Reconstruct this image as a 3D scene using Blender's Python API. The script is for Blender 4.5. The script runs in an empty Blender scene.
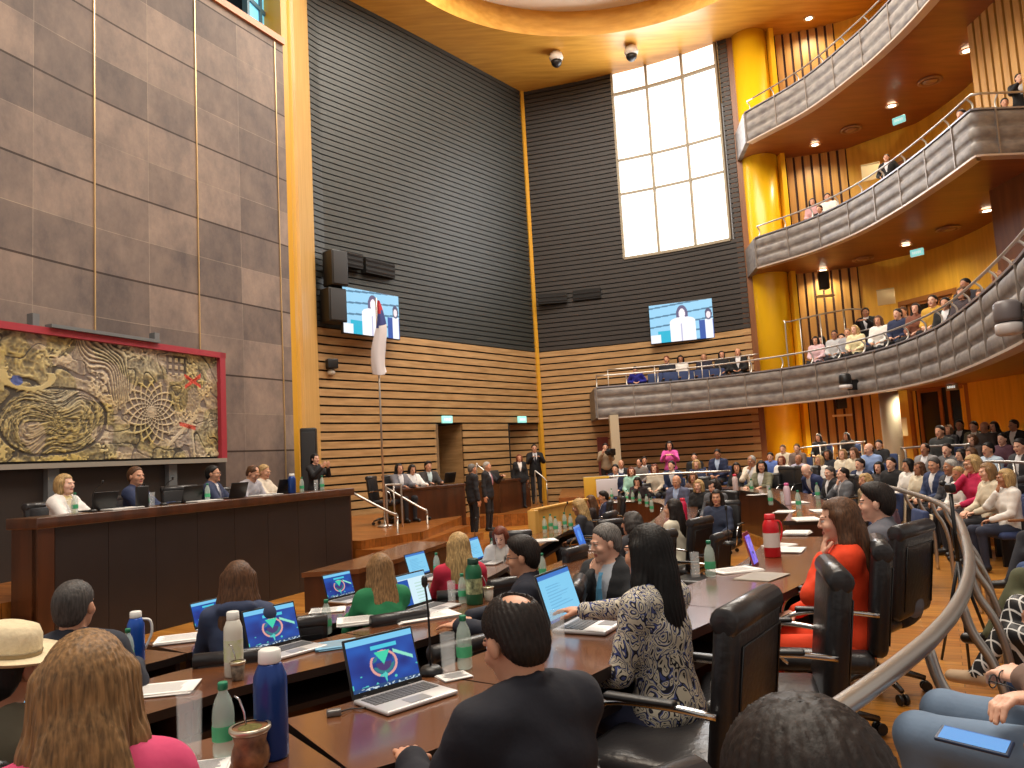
import bpy, math, random
import numpy as np
from mathutils import Vector, Matrix
SC = bpy.context.scene
COL = SC.collection
PI = math.pi
rnd = random.Random(7)
EYE = 1.85
# ------------------------------------------------------------------ camera
def make_camera():
    p = math.atan(74/769); r = math.radians(3.2)
    F = Vector((0, math.cos(p), math.sin(p))); U0 = Vector((0, -math.sin(p), math.cos(p))); R0 = Vector((1, 0, 0))
    U = U0*math.cos(r)+R0*math.sin(r); R = R0*math.cos(r)-U0*math.sin(r)
    cd = bpy.data.cameras.new('camera'); cd.sensor_width = 36; cd.lens = 769/1024*36
    cd.clip_start = .05; cd.clip_end = 200
    co = bpy.data.objects.new('camera', cd); COL.objects.link(co)
    m = Matrix.Identity(4)
    for i in range(3):
        m[i][0] = R[i]; m[i][1] = U[i]; m[i][2] = -F[i]
    m[0][3], m[1][3], m[2][3] = 0, 0, EYE
    co.matrix_world = m
    SC.camera = co
    return F, U, R
CF, CU, CR = make_camera()
def ray(px, py):
    return CF + CR*((px-512)/769) - CU*((py-384)/769)
def at_z(px, py, z):           # where the photo's pixel meets a level plane
    d = ray(px, py); t = (z-EYE)/d.z
    return Vector((d.x*t, d.y*t, z))
def at_y(px, py, y):           # where it meets the upright plane y metres ahead
    d = ray(px, py); t = y/d.y
    return Vector((d.x*t, y, EYE+d.z*t))
# ------------------------------------------------------------------ materials
def _lin(c):
    return tuple(((v/255+.055)/1.055)**2.4 if v/255 > .04045 else v/255/12.92 for v in c)+(1,)
MATS = {}
def mat(name, rgb=(200, 200, 200), rough=.6, metal=0, emit=0, coat=0, trans=0, noise=0, nscale=8, stretch=(1, 1, 1), bump=0, rgb2=None, alpha=1, spec=None, ior=None):
    if name in MATS: return MATS[name]
    m = bpy.data.materials.new(name); m.use_nodes = True; nt = m.node_tree; N = nt.nodes; L = nt.links
    b = N['Principled BSDF']; c = _lin(rgb)
    b.inputs['Base Color'].default_value = c; b.inputs['Roughness'].default_value = rough; b.inputs['Metallic'].default_value = metal
    if coat: b.inputs['Coat Weight'].default_value = coat; b.inputs['Coat Roughness'].default_value = .12
    if spec is not None: b.inputs['Specular IOR Level'].default_value = spec
    if ior: b.inputs['IOR'].default_value = ior
    if alpha < 1: b.inputs['Alpha'].default_value = alpha
    if trans: b.inputs['Transmission Weight'].default_value = trans
    if emit: b.inputs['Emission Color'].default_value = c; b.inputs['Emission Strength'].default_value = emit
    if noise or bump:
        tc = N.new('ShaderNodeTexCoord'); mp = N.new('ShaderNodeMapping'); mp.inputs['Scale'].default_value = stretch
        no = N.new('ShaderNodeTexNoise'); no.inputs['Scale'].default_value = nscale; no.inputs['Detail'].default_value = 4
        L.new(tc.outputs['Object'], mp.inputs['Vector']); L.new(mp.outputs['Vector'], no.inputs['Vector'])
        if noise:
            cr = N.new('ShaderNodeValToRGB'); cr.color_ramp.elements[0].position = .3; cr.color_ramp.elements[1].position = .7
            c2 = _lin(rgb2) if rgb2 else tuple(v*(1-noise) for v in c[:3])+(1,)
            cr.color_ramp.elements[0].color = c2; cr.color_ramp.elements[1].color = c
            L.new(no.outputs['Fac'], cr.inputs['Fac']); L.new(cr.outputs['Color'], b.inputs['Base Color'])
        if bump:
            bp = N.new('ShaderNodeBump'); bp.inputs['Strength'].default_value = bump; bp.inputs['Distance'].default_value = .02
            L.new(no.outputs['Fac'], bp.inputs['Height']); L.new(bp.outputs['Normal'], b.inputs['Normal'])
    MATS[name] = m
    return m
def screen_mat(name, strength=1.0):
    if name in MATS: return MATS[name]
    m = bpy.data.materials.new(name); m.use_nodes = True; nt = m.node_tree
    b = nt.nodes['Principled BSDF']; a = nt.nodes.new('ShaderNodeVertexColor'); a.layer_name = 'Col'
    b.inputs['Base Color'].default_value = (.01, .01, .01, 1); b.inputs['Roughness'].default_value = .25
    nt.links.new(a.outputs['Color'], b.inputs['Emission Color']); b.inputs['Emission Strength'].default_value = strength
    MATS[name] = m; return m
def vcol_mat(name, rough=.7):
    if name in MATS: return MATS[name]
    m = bpy.data.materials.new(name); m.use_nodes = True; nt = m.node_tree
    b = nt.nodes['Principled BSDF']; a = nt.nodes.new('ShaderNodeVertexColor'); a.layer_name = 'Col'
    b.inputs['Roughness'].default_value = rough
    nt.links.new(a.outputs['Color'], b.inputs['Base Color'])
    MATS[name] = m; return m
def stone_mat():
    m = bpy.data.materials.new('stone_cladding'); m.use_nodes = True; nt = m.node_tree; N = nt.nodes; L = nt.links
    b = N['Principled BSDF']; b.inputs['Roughness'].default_value = .62; b.inputs['Specular IOR Level'].default_value = .3
    uv = N.new('ShaderNodeTexCoord')
    def brick(w, h, c1, c2, mo, ms):
        t = N.new('ShaderNodeTexBrick'); t.offset = 0; t.squash = 1
        t.inputs['Scale'].default_value = 1; t.inputs['Brick Width'].default_value = w; t.inputs['Row Height'].default_value = h
        t.inputs['Mortar Size'].default_value = ms; t.inputs['Mortar Smooth'].default_value = .2; t.inputs['Bias'].default_value = 0
        t.inputs['Color1'].default_value = c1; t.inputs['Color2'].default_value = c2; t.inputs['Mortar'].default_value = mo
        L.new(uv.outputs['UV'], t.inputs['Vector']); return t
    b1 = brick(1.07, .725, _lin((148, 132, 122)), _lin((108, 97, 93)), _lin((156, 142, 128)), .006)
    b2 = brick(60, 1.45, (1, 1, 1, 1), (1, 1, 1, 1), (.18, .14, .12, 1), .018)
    mp = N.new('ShaderNodeMapping'); mp.inputs['Scale'].default_value = (1, 1, .7)
    n1 = N.new('ShaderNodeTexNoise'); n1.inputs['Scale'].default_value = 1.6; n1.inputs['Detail'].default_value = 9; n1.inputs['Roughness'].default_value = .72
    L.new(uv.outputs['Object'], mp.inputs['Vector']); L.new(mp.outputs['Vector'], n1.inputs['Vector'])
    cr = N.new('ShaderNodeValToRGB'); cr.color_ramp.elements[0].position = .3; cr.color_ramp.elements[0].color = (.42, .42, .46, 1)
    cr.color_ramp.elements[1].position = .72; cr.color_ramp.elements[1].color = (1.25, 1.17, 1.06, 1)
    L.new(n1.outputs['Fac'], cr.inputs['Fac'])
    m1 = N.new('ShaderNodeMixRGB'); m1.blend_type = 'MULTIPLY'; m1.inputs[0].default_value = .85
    L.new(b1.outputs['Color'], m1.inputs[1]); L.new(cr.outputs['Color'], m1.inputs[2])
    m2 = N.new('ShaderNodeMixRGB'); m2.blend_type = 'MULTIPLY'; m2.inputs[0].default_value = 1
    L.new(m1.outputs['Color'], m2.inputs[1]); L.new(b2.outputs['Color'], m2.inputs[2]); L.new(m2.outputs['Color'], b.inputs['Base Color'])
    MATS['stone'] = m; return m
def planks_mat(name, c1, c2, w, h, rough=.3, rot=0, coat=.3):
    m = bpy.data.materials.new(name); m.use_nodes = True; nt = m.node_tree; N = nt.nodes; L = nt.links
    b = N['Principled BSDF']; b.inputs['Roughness'].default_value = rough; b.inputs['Coat Weight'].default_value = coat; b.inputs['Coat Roughness'].default_value = .15
    tc = N.new('ShaderNodeTexCoord'); mp = N.new('ShaderNodeMapping'); mp.inputs['Rotation'].default_value = (0, 0, rot)
    L.new(tc.outputs['Object'], mp.inputs['Vector'])
    t = N.new('ShaderNodeTexBrick'); t.offset = .37; t.inputs['Scale'].default_value = 1; t.inputs['Brick Width'].default_value = w; t.inputs['Row Height'].default_value = h
    t.inputs['Mortar Size'].default_value = .003; t.inputs['Color1'].default_value = _lin(c1); t.inputs['Color2'].default_value = _lin(c2)
    t.inputs['Mortar'].default_value = tuple(v*.3 for v in _lin(c2)[:3])+(1,)
    L.new(mp.outputs['Vector'], t.inputs['Vector'])
    m3 = N.new('ShaderNodeMapping'); m3.inputs['Scale'].default_value = (1.2, 14, 8); L.new(mp.outputs['Vector'], m3.inputs['Vector'])
    n = N.new('ShaderNodeTexNoise'); n.inputs['Scale'].default_value = 1.5; n.inputs['Detail'].default_value = 5; L.new(m3.outputs['Vector'], n.inputs['Vector'])
    cr = N.new('ShaderNodeValToRGB'); cr.color_ramp.elements[0].position = .3; cr.color_ramp.elements[0].color = (.55, .5, .45, 1); cr.color_ramp.elements[1].position = .7; cr.color_ramp.elements[1].color = (1.1, 1.1, 1.1, 1)
    L.new(n.outputs['Fac'], cr.inputs['Fac'])
    mx = N.new('ShaderNodeMixRGB'); mx.blend_type = 'MULTIPLY'; mx.inputs[0].default_value = .8
    L.new(t.outputs['Color'], mx.inputs[1]); L.new(cr.outputs['Color'], mx.inputs[2]); L.new(mx.outputs['Color'], b.inputs['Base Color'])
    MATS[name] = m; return m
def grain(name, rgb, rgb2, rough=.4, stretch=(1, 1, .08), scale=22, coat=0, bump=0):
    return mat(name, rgb, rough, noise=.3, rgb2=rgb2, nscale=scale, stretch=stretch, coat=coat, bump=bump)
# ------------------------------------------------------------------ mesh builder
class MB:
    def __init__(s): s.v = []; s.f = []; s.m = []; s.sm = []; s.uv = None; s.T = None
    def add(s, vs, fs, mi=0, smooth=False):
        o = len(s.v)
        if s.T is not None: vs = [s.T @ Vector(v) for v in vs]
        s.v += [tuple(v) for v in vs]; s.f += [tuple(i+o for i in f) for f in fs]; s.m += [mi]*len(fs); s.sm += [smooth]*len(fs)
        return s
    def box(s, c, d, mi=0, rz=0, rx=0, ry=0):
        R = Matrix.Rotation(rz, 3, 'Z') @ Matrix.Rotation(rx, 3, 'X') @ Matrix.Rotation(ry, 3, 'Y')
        vs = [Vector(c)+R @ Vector((sx*d[0]/2, sy*d[1]/2, sz*d[2]/2)) for sx in (-1, 1) for sy in (-1, 1) for sz in (-1, 1)]
        return s.add(vs, [(0, 1, 3, 2), (4, 6, 7, 5), (0, 4, 5, 1), (2, 3, 7, 6), (0, 2, 6, 4), (1, 5, 7, 3)], mi)
    def rbox(s, c, d, r=.02, mi=0, rz=0, rx=0, ry=0, n=3):
        # box with rounded edges (superellipsoid-like by clamped sphere)
        R = Matrix.Rotation(rz, 3, 'Z') @ Matrix.Rotation(rx, 3, 'X') @ Matrix.Rotation(ry, 3, 'Y')
        h = [max(x/2-r, 0) for x in d]; vs = []; fs = []
        nu, nv = 4*n, 2*n
        rows = []
        for j in range(nv+1+1):
            jj = j if j <= n else j-1
            ph = -PI/2+PI*jj/nv; zz = (-1 if j <= n else 1)
            row = []
            for q in range(4):
                for k in range(n+1):
                    a = q*PI/2+k*PI/2/n
                    sx = 1 if q in (0, 3) else -1; sy = 1 if q in (0, 1) else -1
                    p = Vector((sx*h[0]+r*math.cos(a)*math.cos(ph), sy*h[1]+r*math.sin(a)*math.cos(ph), zz*h[2]+r*math.sin(ph)))
                    row.append(len(vs)); vs.append(Vector(c)+R @ p)
            rows.append(row)
        w = len(rows[0])
        for a, b in zip(rows, rows[1:]):
            for k in range(w): fs.append((a[k], a[(k+1) % w], b[(k+1) % w], b[k]))
        fs.append(tuple(reversed(rows[0]))); fs.append(tuple(rows[-1]))
        return s.add(vs, fs, mi, True)
    def lathe(s, prof, c=(0, 0, 0), n=20, mi=0, T=None, caps=True):
        vs = []; fs = []
        for r, z in prof:
            for k in range(n):
                a = 2*PI*k/n; p = Vector((r*math.cos(a), r*math.sin(a), z))
                if T is not None: p = T @ p
                vs.append(Vector(c)+p)
        for j in range(len(prof)-1):
            for k in range(n): fs.append((j*n+k, j*n+(k+1) % n, (j+1)*n+(k+1) % n, (j+1)*n+k))
        s.add(vs, fs, mi, True)
        if caps:
            o = len(s.v)-len(vs)
            s.f.append(tuple(o+k for k in reversed(range(n)))); s.m.append(mi); s.sm.append(False)
            s.f.append(tuple(o+(len(prof)-1)*n+k for k in range(n))); s.m.append(mi); s.sm.append(False)
        return s
    def tube(s, pts, r, mi=0, n=8, closed=False):
        pts = [Vector(p) for p in pts]; N = len(pts); rr = r if isinstance(r, (list, tuple)) else [r]*N
        vs = []; fs = []; up = None
        for i, p in enumerate(pts):
            a = pts[(i-1) % N] if (closed or i > 0) else p; b = pts[(i+1) % N] if (closed or i < N-1) else p
            t = (b-a).normalized()
            if up is None:
                up = Vector((0, 0, 1)) if abs(t.z) < .9 else Vector((1, 0, 0))
            x = up.cross(t)
            if x.length < 1e-5: x = Vector((1, 0, 0)).cross(t)
            x.normalize(); y = t.cross(x); up = y
            for k in range(n):
                q = 2*PI*k/n; vs.append(p+x*rr[i]*math.cos(q)+y*rr[i]*math.sin(q))
        M = N if closed else N-1
        for i in range(M):
            for k in range(n):
                fs.append((i*n+k, i*n+(k+1) % n, ((i+1) % N)*n+(k+1) % n, ((i+1) % N)*n+k))
        if not closed: fs.append(tuple(reversed(range(n)))); fs.append(tuple((N-1)*n+k for k in range(n)))
        return s.add(vs, fs, mi, True)
    def prism(s, poly, z0, z1, mi=0, mtop=None):
        n = len(poly); A = sum(poly[i][0]*poly[(i+1) % n][1]-poly[(i+1) % n][0]*poly[i][1] for i in range(n))
        if A < 0: poly = list(reversed(poly))
        f0 = z0 if callable(z0) else (lambda i: z0); f1 = z1 if callable(z1) else (lambda i: z1)
        vs = [(x, y, f0(i)) for i, (x, y) in enumerate(poly)]+[(x, y, f1(i)) for i, (x, y) in enumerate(poly)]
        s.add(vs, [tuple(reversed(range(n)))]+[(i, (i+1) % n, n+(i+1) % n, n+i) for i in range(n)], mi)
        o = len(s.v)-2*n
        s.f.append(tuple(o+n+i for i in range(n))); s.m.append(mi if mtop is None else mtop); s.sm.append(False)
        return s
    def ribbon(s, A, B, z0, z1, mi=0, mtop=None):
        # slab between plan polylines A (one edge) and B (other edge)
        n = len(A); vs = []; fs = []; ms = []
        for a, b in zip(A, B): vs += [(a[0], a[1], z0), (a[0], a[1], z1), (b[0], b[1], z1), (b[0], b[1], z0)]
        for i in range(n-1):
            o, p = 4*i, 4*i+4
            for q, k in ((0, mi), (1, mi if mtop is None else mtop), (2, mi), (3, mi)):
                fs.append((o+q, p+q, p+(q+1) % 4, o+(q+1) % 4)); ms.append(k)
        fs += [(0, 1, 2, 3), (4*n-1, 4*n-2, 4*n-3, 4*n-4)]; ms += [mi, mi]
        o = len(s.v); s.v += vs; s.f += [tuple(i+o for i in f) for f in fs]; s.m += ms; s.sm += [False]*len(fs)
        return s
    def mesh(s, name, mats, origin=(0, 0, 0), fixn=True):
        me = bpy.data.meshes.new(name); o = Vector(origin)
        vv = np.array(s.v, dtype=float).reshape(-1, 3)-np.array(o)
        me.from_pydata([tuple(x) for x in vv], [], s.f)
        for m in mats: me.materials.append(m)
        me.polygons.foreach_set('material_index', s.m); me.polygons.foreach_set('use_smooth', s.sm)
        if fixn:
            import bmesh
            b = bmesh.new(); b.from_mesh(me); bmesh.ops.recalc_face_normals(b, faces=b.faces); b.to_mesh(me); b.free()
        me.update(); return me
    def build(s, name, mats, parent=None, loc=None, fixn=True):
        # verts are local to loc, or to the parent
        if not isinstance(mats, (list, tuple)): mats = [mats]
        if parent is not None:
            me = s.mesh(name, mats, (0, 0, 0), fixn); o = bpy.data.objects.new(name, me); COL.objects.link(o); o.parent = parent
            if loc: o.location = loc
        else:
            me = s.mesh(name, mats, (0, 0, 0), fixn); o = bpy.data.objects.new(name, me); COL.objects.link(o)
            if loc: o.location = loc
        return o
def tag(o, label, cat, group=None, kind=None):
    if label: o['label'] = label
    if cat: o['category'] = cat
    if group: o['group'] = group
    if kind: o['kind'] = kind
    return o
def empty(name, loc=(0, 0, 0), rz=0, label=None, cat=None, group=None):
    o = bpy.data.objects.new(name, None); COL.objects.link(o); o.location = loc; o.rotation_euler = (0, 0, rz); o.empty_display_size = .1
    tag(o, label, cat, group); return o
def struct(name, mb, mats, label=None, fixn=True):
    o = mb.build(name, mats, fixn=fixn); o['kind'] = 'structure'
    if label: o['label'] = label
    return o
CHILD = {}
def kids(o):
    return [c for c in bpy.data.objects if c.parent == o]
def copy_tree(o, loc=None, rz=None, label=None, cat=None, group=None):
    def cp(x, par):
        c = x.copy(); COL.objects.link(c); c.parent = par
        if x.name not in CHILD: CHILD[x.name] = kids(x)
        for k in CHILD[x.name]: cp(k, c)
        return c
    c = cp(o, None)
    if loc is not None: c.location = loc
    if rz is not None: c.rotation_euler = (0, 0, rz)
    if label: c['label'] = label
    if cat: c['category'] = cat
    if group: c['group'] = group
    return c
class Proto:
    """first use hands out the original, later uses hand out copies of it and its parts"""
    def __init__(s, root): s.o = root; s.used = False
    def put(s, loc, rz=0, label=None, group=None, scale=None):
        c = s.o if not s.used else copy_tree(s.o)
        if not s.used:
            CHILD[s.o.name] = kids(s.o); s.used = True
        c.location = loc; c.rotation_euler = (0, 0, rz)
        c.scale = (scale,)*3 if scale else (1, 1, 1)
        if label: c['label'] = label
        if group: c['group'] = group
        return c
# ------------------------------------------------------------------ plan curves
def catmull(P, step=.25):
    P = [Vector((p[0], p[1])) for p in P]; out = []
    Q = [P[0]*2-P[1]]+P+[P[-1]*2-P[-2]]
    for i in range(1, len(Q)-2):
        a, b, c, d = Q[i-1:i+3]; n = max(2, int((c-b).length/step))
        for k in range(n):
            t = k/n
            out.append(.5*((2*b)+(c-a)*t+(2*a-5*b+4*c-d)*t*t+(3*b-a-3*c+d)*t**3))
    out.append(P[-1]); return out
def arclen(P):
    s = [0]
    for a, b in zip(P, P[1:]): s.append(s[-1]+(b-a).length)
    return s
def resample(P, step):
    s = arclen(P); n = max(1, round(s[-1]/step)); out = []; j = 0
    for k in range(n+1):
        t = s[-1]*k/n
        while j < len(s)-2 and s[j+1] < t: j += 1
        u = (t-s[j])/max(1e-9, s[j+1]-s[j]); out.append(P[j].lerp(P[j+1], min(1, u)))
    return out
def offset(P, d):    # +d = to the left of travel
    out = []
    for i, p in enumerate(P):
        t = (P[min(i+1, len(P)-1)]-P[max(i-1, 0)]).normalized(); out.append(p+Vector((-t.y, t.x))*d)
    return out
def point_at(P, t):
    s = arclen(P)
    t = max(0, min(s[-1], t))
    for j in range(len(s)-1):
        if s[j+1] >= t:
            u = (t-s[j])/max(1e-9, s[j+1]-s[j]); d = (P[j+1]-P[j]).normalized(); return P[j].lerp(P[j+1], u), d
    return P[-1], (P[-1]-P[-2]).normalized()
# ------------------------------------------------------------------ people: one smooth surface per body, grown from a posed skeleton
def rotm(yaw=0, pitch=0, roll=0):
    return np.array(Matrix.Rotation(yaw, 3, 'Z') @ Matrix.Rotation(-pitch, 3, 'X') @ Matrix.Rotation(roll, 3, 'Y'))
I3 = np.eye(3)
A_ = lambda *v: np.array(v, dtype=float)
class Field:
    def __init__(s): s.p = []
    def ell(s, c, r, M=I3, k=.03, t=0, sub=False):
        c = A_(*c); r = A_(*r); e = np.abs(M) @ r; s.p.append(('e', c, r, M, k, t, c-e, c+e, sub)); return s
    def cap(s, a, b, ra, rb, k=.03, t=0, fl=None, sub=False):
        a = A_(*a); b = A_(*b); R = max(ra, rb); s.p.append(('c', a, b, (ra, rb), k, t, np.minimum(a, b)-R, np.maximum(a, b)+R, sub)); return s
    def cut(s, fn): s.p.append(('f', fn)); return s
    def ev(s, p, X, Y, Z):
        if p[0] == 'e':
            c, r, M = p[1], p[2], p[3]
            x, y, z = X-c[0], Y-c[1], Z-c[2]
            a = x*M[0, 0]+y*M[1, 0]+z*M[2, 0]; b = x*M[0, 1]+y*M[1, 1]+z*M[2, 1]; d = x*M[0, 2]+y*M[1, 2]+z*M[2, 2]
            k0 = np.sqrt((a/r[0])**2+(b/r[1])**2+(d/r[2])**2); k1 = np.sqrt((a/r[0]**2)**2+(b/r[1]**2)**2+(d/r[2]**2)**2)+1e-9
            return k0*(k0-1)/k1
        a, b, (ra, rb) = p[1], p[2], p[3]
        ba = b-a; L2 = ba @ ba+1e-12
        x, y, z = X-a[0], Y-a[1], Z-a[2]
        t = np.clip((x*ba[0]+y*ba[1]+z*ba[2])/L2, 0, 1)
        return np.sqrt((x-ba[0]*t)**2+(y-ba[1]*t)**2+(z-ba[2]*t)**2)-(ra+(rb-ra)*t)
    def bounds(s, m=.03):
        lo = np.min([p[6] for p in s.p if p[0] != 'f' and not p[8]], axis=0)-m; hi = np.max([p[7] for p in s.p if p[0] != 'f' and not p[8]], axis=0)+m; return lo, hi
def axis(lo, hi, h, fine):
    out = [lo]; x = lo
    while x < hi:
        st = h
        for a, b, g in fine:
            if a-h*.5 < x < b: st = min(st, g)
            elif x <= a < x+st: st = max(min(st, a-x+1e-4), g)
        x += st; out.append(x)
    return np.array(out)
def surf(F, h, fine=(), post=None):
    """surface nets over a graded grid; fine = boxes (lo, hi, step)"""
    lo, hi = F.bounds()
    ax = [axis(lo[i], hi[i], h, [(b[0][i], b[1][i], b[2]) for b in fine]) for i in range(3)]
    D = np.full([len(a) for a in ax], 1.0, dtype=np.float32)
    mesh = lambda sl: np.meshgrid(*[ax[i][sl[i]] for i in range(3)], indexing='ij', sparse=True)
    for p in F.p:
        if p[0] == 'f':
            X, Y, Z = mesh([slice(None)]*3); D = np.maximum(D, p[1](X, Y, Z).astype(np.float32)); continue
        m = max(p[4], h)*1.6+.02
        sl = [slice(max(0, np.searchsorted(ax[i], p[6][i]-m)-1), np.searchsorted(ax[i], p[7][i]+m)+1) for i in range(3)]
        X, Y, Z = mesh(sl); d = F.ev(p, X, Y, Z); D0 = D[tuple(sl)]; k = p[4]
        if p[8]:
            q = np.maximum(k-np.abs(D0+d), 0)/k; D[tuple(sl)] = np.maximum(D0, -d)+q*q*k*.25
        else:
            q = np.maximum(k-np.abs(D0-d), 0)/k; D[tuple(sl)] = np.minimum(D0, d)-q*q*k*.25
    if post is not None:
        X, Y, Z = mesh([slice(None)]*3); D = post(D, X, Y, Z)
    S = D < 0
    nx, ny, nz = D.shape
    c = np.zeros((nx-1, ny-1, nz-1), dtype=np.int8)
    for i in (0, 1):
        for j in (0, 1):
            for k in (0, 1): c += S[i:nx-1+i, j:ny-1+j, k:nz-1+k]
    act = (c > 0) & (c < 8); idx = -np.ones(act.shape, dtype=np.int64); I, J, K = np.nonzero(act); idx[I, J, K] = np.arange(len(I))
    acc = np.zeros((len(I), 3)); cnt = np.zeros(len(I))
    cor = [(i, j, k) for i in (0, 1) for j in (0, 1) for k in (0, 1)]
    for a in cor:
        for q in range(3):
            if a[q] == 0:
                b = list(a); b[q] = 1
                fa = D[I+a[0], J+a[1], K+a[2]]; fb = D[I+b[0], J+b[1], K+b[2]]; m = (fa < 0) != (fb < 0)
                t = np.where(m, fa/(fa-fb+1e-12), 0)
                pa = np.stack([ax[0][I+a[0]], ax[1][J+a[1]], ax[2][K+a[2]]], 1); pb = np.stack([ax[0][I+b[0]], ax[1][J+b[1]], ax[2][K+b[2]]], 1)
                acc += np.where(m[:, None], pa+(pb-pa)*t[:, None], 0); cnt += m
    V = acc/np.maximum(cnt, 1)[:, None]
    Fq = []
    for q in range(3):
        A = S.take(range(0, S.shape[q]-1), q); B = S.take(range(1, S.shape[q]), q)
        E = np.nonzero(A != B); u, v = [(1, 2), (2, 0), (0, 1)][q]
        e = [np.array(x) for x in E]; ok = (e[u] > 0) & (e[v] > 0) & (e[u] < S.shape[u]-1) & (e[v] < S.shape[v]-1); e = [x[ok] for x in e]
        ins = A[e[0], e[1], e[2]]
        def cell(du, dv):
            w = [x.copy() for x in e]; w[u] = w[u]-du; w[v] = w[v]-dv; return idx[w[0], w[1], w[2]]
        quad = np.stack([cell(1, 1), cell(0, 1), cell(0, 0), cell(1, 0)], 1); quad[~ins] = quad[~ins][:, ::-1]; Fq.append(quad)
    Fq = np.concatenate(Fq); Fq = Fq[(Fq >= 0).all(1)]
    return V, Fq
def np_mesh(name, V, Q, mi=None):
    me = bpy.data.meshes.new(name); me.vertices.add(len(V)); me.vertices.foreach_set('co', V.astype(np.float32).ravel())
    me.loops.add(len(Q)*4); me.loops.foreach_set('vertex_index', Q.astype(np.int32).ravel())
    me.polygons.add(len(Q)); me.polygons.foreach_set('loop_start', np.arange(0, len(Q)*4, 4, dtype=np.int32)); me.polygons.foreach_set('loop_total', np.full(len(Q), 4, dtype=np.int32))
    if mi is not None: me.polygons.foreach_set('material_index', mi.astype(np.int32))
    me.polygons.foreach_set('use_smooth', np.ones(len(Q), dtype=bool)); me.update(calc_edges=True); return me
def ik(S, T, up, fo, hint):
    d = T-S; L = np.linalg.norm(d)
    if L > (up+fo)*.995: T = S+d/L*(up+fo)*.995; d = T-S; L = np.linalg.norm(d)
    L = max(L, abs(up-fo)+.02); n = d/L
    a = (up*up-fo*fo+L*L)/(2*L); h = math.sqrt(max(0, up*up-a*a)); hp = hint-n*(hint @ n); hp /= np.linalg.norm(hp)+1e-9
    return S+n*a+hp*h, T
def hand(F, W, fdir, pn, det, side, curl=.5, k=.006, tag_=0):
    """palm, four bent fingers of different length and a thumb from the palm's side; fdir along the hand, pn = palm normal"""
    f = fdir/np.linalg.norm(fdir); n = pn-f*(pn @ f); n /= np.linalg.norm(n)+1e-9; s = np.cross(f, n)*side
    M = np.stack([s, f, n], 1)
    F.ell(W+f*.045, (.041, .052, .017), M, .012, tag_)
    ls = (.064, .074, .069, .052)
    for i, L in enumerate(ls):
        b = W+f*.085+s*(.031-.0205*i)*(1.0)
        c1 = curl*.7; c2 = curl*1.5
        d1 = f*math.cos(c1)+n*math.sin(c1); d2 = f*math.cos(c2)+n*math.sin(c2)
        m = b+d1*L*.52; e = m+d2*L*.5
        r = .0092 if det else .011
        F.cap(b, m, r, r*.93, k, tag_); F.cap(m, e, r*.93, r*.8, .003, tag_)
    b = W+f*.02+s*.032; m = b+(f*.55+s*.6+n*.35)*.045; e = m+(f*.85+s*.12+n*.4)*.036
    F.cap(b, m, .0135, .0105, .008, tag_); F.cap(m, e, .0105, .009, .003, tag_)
ARMS = {  # hand target, elbow hint, finger dir, palm normal - right hand; x is mirrored for the left
    'desk': ((.16, .42, .80), (.5, -.3, -1), (-.35, 1, -.1), (0, 0, -1)),
    'deskin': ((.06, .40, .80), (1, -.1, -.6), (-.9, .4, 0), (0, 0, -1)),
    'lap': ((.10, .30, .66), (.6, -.4, -1), (-.6, .9, -.2), (0, .1, -1)),
    'chin': ((.045, .20, 1.045), (.6, .5, -1), (-.15, -.1, 1), (-.2, -1, .2)),
    'down': ((.27, .02, .75), (.3, -1, 0), (0, .1, -1), (-1, 0, 0)),
    'cross': ((-.08, .23, .90), (1, .1, -.5), (-1, .1, .1), (0, -1, 0)),
    'reach': ((.12, .62, .86), (.5, 0, -1), (0, 1, .1), (0, 0, -1)),
    'phone': ((.08, .34, .98), (.6, -.2, -1), (-.2, .5, .8), (-.2, -.8, .5)),
    'face': ((.05, .18, 1.12), (.7, .5, -1), (-.1, -.1, 1), (-.2, -1, .2)),
    'fwd': ((.10, .36, .93), (.6, -.2, -1), (-.6, .8, .1), (-.3, 0, -1)),
    'hip': ((.2, .1, .96), (.8, -1, 0), (-.4, .3, -.8), (-1, 0, 0)),
}
MESHC = {}; MI = {}
def smax(a, b, k): q = np.maximum(k-np.abs(a-b), 0)/k; return np.maximum(a, b)+q*q*k*.25
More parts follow.
